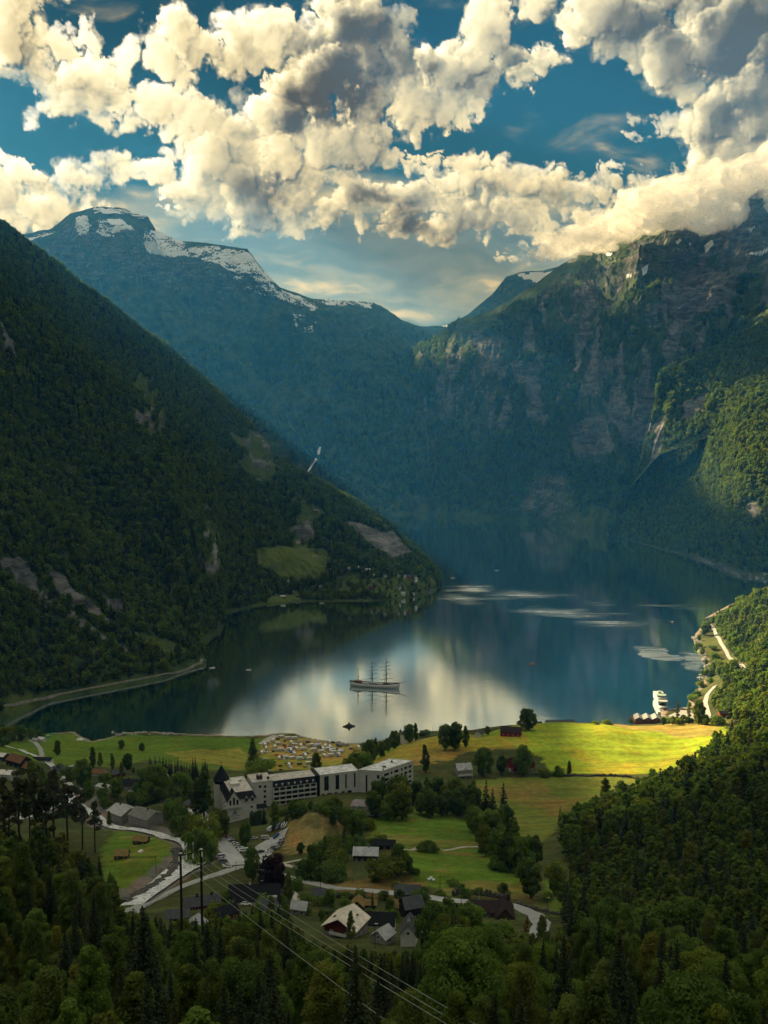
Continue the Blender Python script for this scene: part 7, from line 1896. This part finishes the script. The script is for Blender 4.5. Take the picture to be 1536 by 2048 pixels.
for i in range(len(P_) - 1):
    a_, b_ = P_[i], P_[i + 1]; fb.hull([(a_[0], a_[1] - .9, zt), (b_[0], b_[1] - .9, zt), (b_[0], b_[1] + .9, zt), (a_[0], a_[1] + .9, zt)], [(a_[0], a_[1] - .9, zt + .3), (b_[0], b_[1] - .9, zt + .3), (b_[0], b_[1] + .9, zt + .3), (a_[0], a_[1] + .9, zt + .3)])
    fb.box(a_[0] - .05, a_[0] + .05, a_[1] - .95, a_[1] - .85, zt + .3, zt + 1.3); fb.tube([(a_[0], a_[1] - .9, zt + 1.25), (b_[0], b_[1] - .9, zt + 1.25)], [.05, .05], 4)
tag(fb.build('footbridge', Wl['brown']), "dark wooden footbridge over the river above the small meadow", "footbridge")
pf = MB()
x0, y0, _ = on_ground(254, 1718); x1, y1, _ = on_ground(312, 1716)
for i in range(13):
    t_ = i / 12; x, y = x0 + (x1 - x0) * t_, y0 + (y1 - y0) * t_; z = h1(x, y); pf.box(x - .08, x + .08, y - .08, y + .08, z - .3, z + 1.1)
    if i:
        for q in (.4, .9): pf.tube([(xp, yp, zp + q), (x, y, z + q)], [.06, .06], 4)
    xp, yp, zp = x, y, z
tag(pf.build('pole_fence', Wl['brown']), "old pole fence across the small meadow", "fence")
def bench(px, py, rz, lab):
    x, y, z = on_ground(px, py); o = empty('picnic_table', (x, y, z), radians(rz), lab, 'picnic table')
    m = MB(); m.box(-1.6, 1.6, -.5, .5, .72, .8); m.build('table_top', M_frame, o)
    for sg in (-1, 1): m = MB(); m.box(-1.6, 1.6, sg * 1.0 - .2, sg * 1.0 + .2, .42, .48); m.build('bench_seat', M_frame, o)
    m = MB()
    for u in (-1.2, 1.2): m.box(u - .06, u + .06, -.9, .9, .32, .4); m.box(u - .06, u + .06, -.3, -.2, 0, .7); m.box(u - .06, u + .06, .2, .3, 0, .7)
    m.build('legs', M_frame, o)
bench(281, 1704, 80, "white picnic table alone on the small meadow"); 
def boulder(px, py, r, lab, seed, mat=None, D=None, group=None, z=None):
    x, y, zz = on_ground(px, py) if D is None else atZ(px, py)
    bm = bmesh.new(); bmesh.ops.create_icosphere(bm, subdivisions=3, radius=r)
    rn = np.random.RandomState(seed); a3 = rn.uniform(-50, 50, 3)
    co = np.array([v_.co[:] for v_ in bm.verts]); dsp = 1 + .45 * fbm(co[:, 0] / r * 1.3 + a3[0] + co[:, 2] / r, co[:, 1] / r * 1.3 + a3[1] - co[:, 2] / r * .7, 4, seed)
    for v_, d_ in zip(bm.verts, dsp): v_.co = Vector((v_.co.x * d_ * 1.2, v_.co.y * d_, v_.co.z * d_ * .7))
    me = bpy.data.meshes.new('boulder'); bm.to_mesh(me); bm.free(); me.materials.append(mat or M_drystone)
    o = mesh_obj('boulder', me); o.location = (x, y, zz + r * .15)
    return tag(o, lab, 'boulder', group)
M_whitebale = simple("white_wrap", (.66, .66, .64), .5, .4, var=.05)
for i, (px, py) in enumerate(((858,1762), (862,1759), (867,1763))):
    x, y, z = on_ground(px, py); m = MB(); m.tube([(-.7, 0, .75), (.7, 0, .75)], [.75, .75], 14); o = m.build('silage_bale', M_whitebale, None, True); o.location = (x, y, z)
    tag(o, "white wrapped silage bale in the little heap by the meadow", 'silage bale', "white silage bales")
M_palerock = simple("pale_rock", (.30, .28, .25), .95, .1, var=.4, scale=.8)
for i in range(46):
    t_ = i / 45; px = np.interp(t_, [0, .25, .5, .75, 1], [1388, 1399, 1413, 1416, 1402]) + R.uniform(-3, 3); py = np.interp(t_, [0, .25, .5, .75, 1], [1276, 1300, 1322, 1346, 1372]) + R.uniform(-3, 3)
    boulder(px, py, R.uniform(1.2, 3.2), "pale shore rock in the jumble along the right waterline", 600 + i, M_palerock, group="pale rocks along the right shore")
for i in range(26): boulder(R.uniform(225, 350), R.uniform(1464, 1470), R.uniform(.8, 1.9), "dark wet rock in the shallows off the shore meadow", 700 + i, M_palerock, D=1, group="rocks in the shallows")
boulder(160, 1481, 3.0, "pale white boulder heap at the meadow's beach", 801, M_whitebale)

# --- track along the foot of the dark mountain, waterfall, cloud on the summit
M_track = simple("dull_gravel", (.17, .16, .13), .9, .1, var=.3, scale=.2)
row = []
for px in np.linspace(-30, 410, 90):
    pyt = np.interp(px, [-30, 0, 100, 200, 300, 360, 388, 405], [1424, 1414, 1394, 1374, 1356, 1344, 1334, 1322])
    row.append(on_mtn(mA, px, pyt))
row = np.array(row); ker = np.ones(9) / 9
for k in range(3): row[4:-4, k] = np.convolve(row[:, k], ker, 'valid')
rv = np.stack([row + np.array([-1.7, -.8, 1.6]), row + np.array([1.7, .8, 1.5]), row + np.array([2.0, 1.0, -2])], 1)
tag(mesh_obj('shore_track', np_mesh('shore_track', rv.reshape(-1, 3), grid_faces(len(row), 3), M_track)), "pale track along the shore under the dark mountain", "track", kind='structure')
M_fall = simple("falling_water", (.75, .78, .80), .6, .3, var=.3, scale=.05)
wf = [on_mtn(mB, *p) for p in [(641,897),(638,906),(634,916),(632,924),(624,934),(618,944),(614,952)]]
wf = spline([tuple(p) for p in wf], 30); wd_ = np.interp(np.linspace(0, 1, 30), [0, .15, .5, 1], [7, 16, 9, 6])
wv = np.stack([wf + np.stack([-wd_ / 2, -14 + 0 * wd_, 6 + 0 * wd_], 1), wf + np.stack([0 * wd_, -22 + 0 * wd_, 8 + 0 * wd_], 1), wf + np.stack([wd_ / 2, -14 + 0 * wd_, 6 + 0 * wd_], 1)], 1)
tag(mesh_obj('waterfall', np_mesh('waterfall', wv.reshape(-1, 3), grid_faces(30, 3), M_fall)), "thin white waterfall on the far mountain above the point", "waterfall")

M_cloud = bpy.data.materials.new("summit_cloud"); M_cloud.use_nodes = True
t = NT(M_cloud.node_tree); t.n.clear()
df = t.node('ShaderNodeBsdfDiffuse'); df.inputs[0].default_value = (.92, .90, .84, 1)
tl_ = t.node('ShaderNodeBsdfTranslucent'); tl_.inputs[0].default_value = (.95, .92, .84, 1)
mx = t.node('ShaderNodeMixShader'); mx.inputs[0].default_value = .5; t.l.new(df.outputs[0], mx.inputs[1]); t.l.new(tl_.outputs[0], mx.inputs[2])
lw = t.node('ShaderNodeLayerWeight'); lw.inputs[0].default_value = .5
pos = t.node('ShaderNodeNewGeometry').outputs['Position']
nn = t.noise(pos, .010, 6.0, .65)
fac = t.math('MULTIPLY', t.step(lw.outputs['Facing'], .15, .95, 1, 0), t.step(nn, .36, .60, .05, .62))
ec = t.node('ShaderNodeEmission'); ec.inputs[0].default_value = (1.0, .93, .78, 1); ec.inputs[1].default_value = .03     # faint glow added to brighten the cloud where little sun reaches it
ad = t.node('ShaderNodeAddShader'); t.l.new(mx.outputs[0], ad.inputs[0]); t.l.new(ec.outputs[0], ad.inputs[1]); mx = ad
tr2 = t.node('ShaderNodeBsdfTransparent'); m2 = t.node('ShaderNodeMixShader'); t.l.new(fac, m2.inputs[0]); t.l.new(tr2.outputs[0], m2.inputs[1]); t.l.new(mx.outputs[0], m2.inputs[2])
mo = t.node('ShaderNodeOutputMaterial'); t.l.new(m2.outputs[0], mo.inputs[0])
M_cloud.cycles.emission_sampling = 'NONE'
parts_ = []
rn = np.random.RandomState(91)
bmi = bmesh.new(); bmesh.ops.create_icosphere(bmi, subdivisions=3, radius=1.0); ico = np.array([v_.co[:] for v_ in bmi.verts]); icf = np.array([[v_.index for v_ in f_.verts] for f_ in bmi.faces]); bmi.free()
SPOT = [(1085,505,26),(1120,492,34),(1160,480,38),(1195,468,40),(1230,452,44),(1265,436,46),(1300,430,44),(1340,425,42),(1380,424,40),(1420,424,42),(1460,422,44),(1500,424,46),(1540,420,52),(1590,415,60),(1290,400,40),(1330,396,46),(1380,388,50),(1430,376,56),(1480,366,60),(1540,350,66),(1600,340,70),(1250,462,24),(1400,446,22),(1350,446,20),(1480,446,22),(1300,452,20),(1210,488,16),(1530,444,24),(1440,400,44),(1510,392,50)]
for px, py, r in SPOT:
    for k in range(2):
        D = rn.uniform(4180, 4420) if py < 440 else rn.uniform(4120, 4260)
        c = np.array(atD(px + rn.uniform(-14, 14), py + rn.uniform(-8, 8), D)); rr = r * D / FPX * rn.uniform(.75, 1.15)
        d_ = 1 + .55 * fbm(ico[:, 0] * 1.6 + c[0] / 90 + ico[:, 2], ico[:, 1] * 1.6 + c[2] / 70 - ico[:, 2] * .6, 5, 900 + k)
        parts_.append((c + ico * d_[:, None] * np.array([rr * 1.25, rr * .8, rr * .75]), icf))
v, f = join(parts_)
tag(mesh_obj('summit_cloud', np_mesh('summit_cloud', v, f, M_cloud)), "cream cloud draped over the right-hand summit", "cloud", kind='stuff')
cy.transparent_max_bounces = 24
# ---------------------------------------------------------------- air
M_haze = bpy.data.materials.new("valley_haze"); M_haze.use_nodes = True
t = NT(M_haze.node_tree); t.n.clear()
pv = t.node('ShaderNodeVolumePrincipled')
pv.inputs['Color'].default_value = (.05, .36, .98, 1)
pv.inputs['Density'].default_value = 6.3e-5
pv.inputs['Absorption Color'].default_value = (1, 1, 1, 1)
pv.inputs['Anisotropy'].default_value = .25
ho = t.node('ShaderNodeOutputMaterial'); t.l.new(pv.outputs[0], ho.inputs['Volume'])
hb = bmesh.new(); bmesh.ops.create_cube(hb, size=1)
hm = bpy.data.meshes.new("haze"); hb.to_mesh(hm); hb.free(); hm.materials.append(M_haze)
haze = mesh_obj("haze", hm)
haze.scale = (12400, 11000, 2230); haze.location = (200, 4700, 2230 / 2 - 14)
tag(haze, "blue evening haze filling the fjord between the mountains", "haze", kind='stuff')
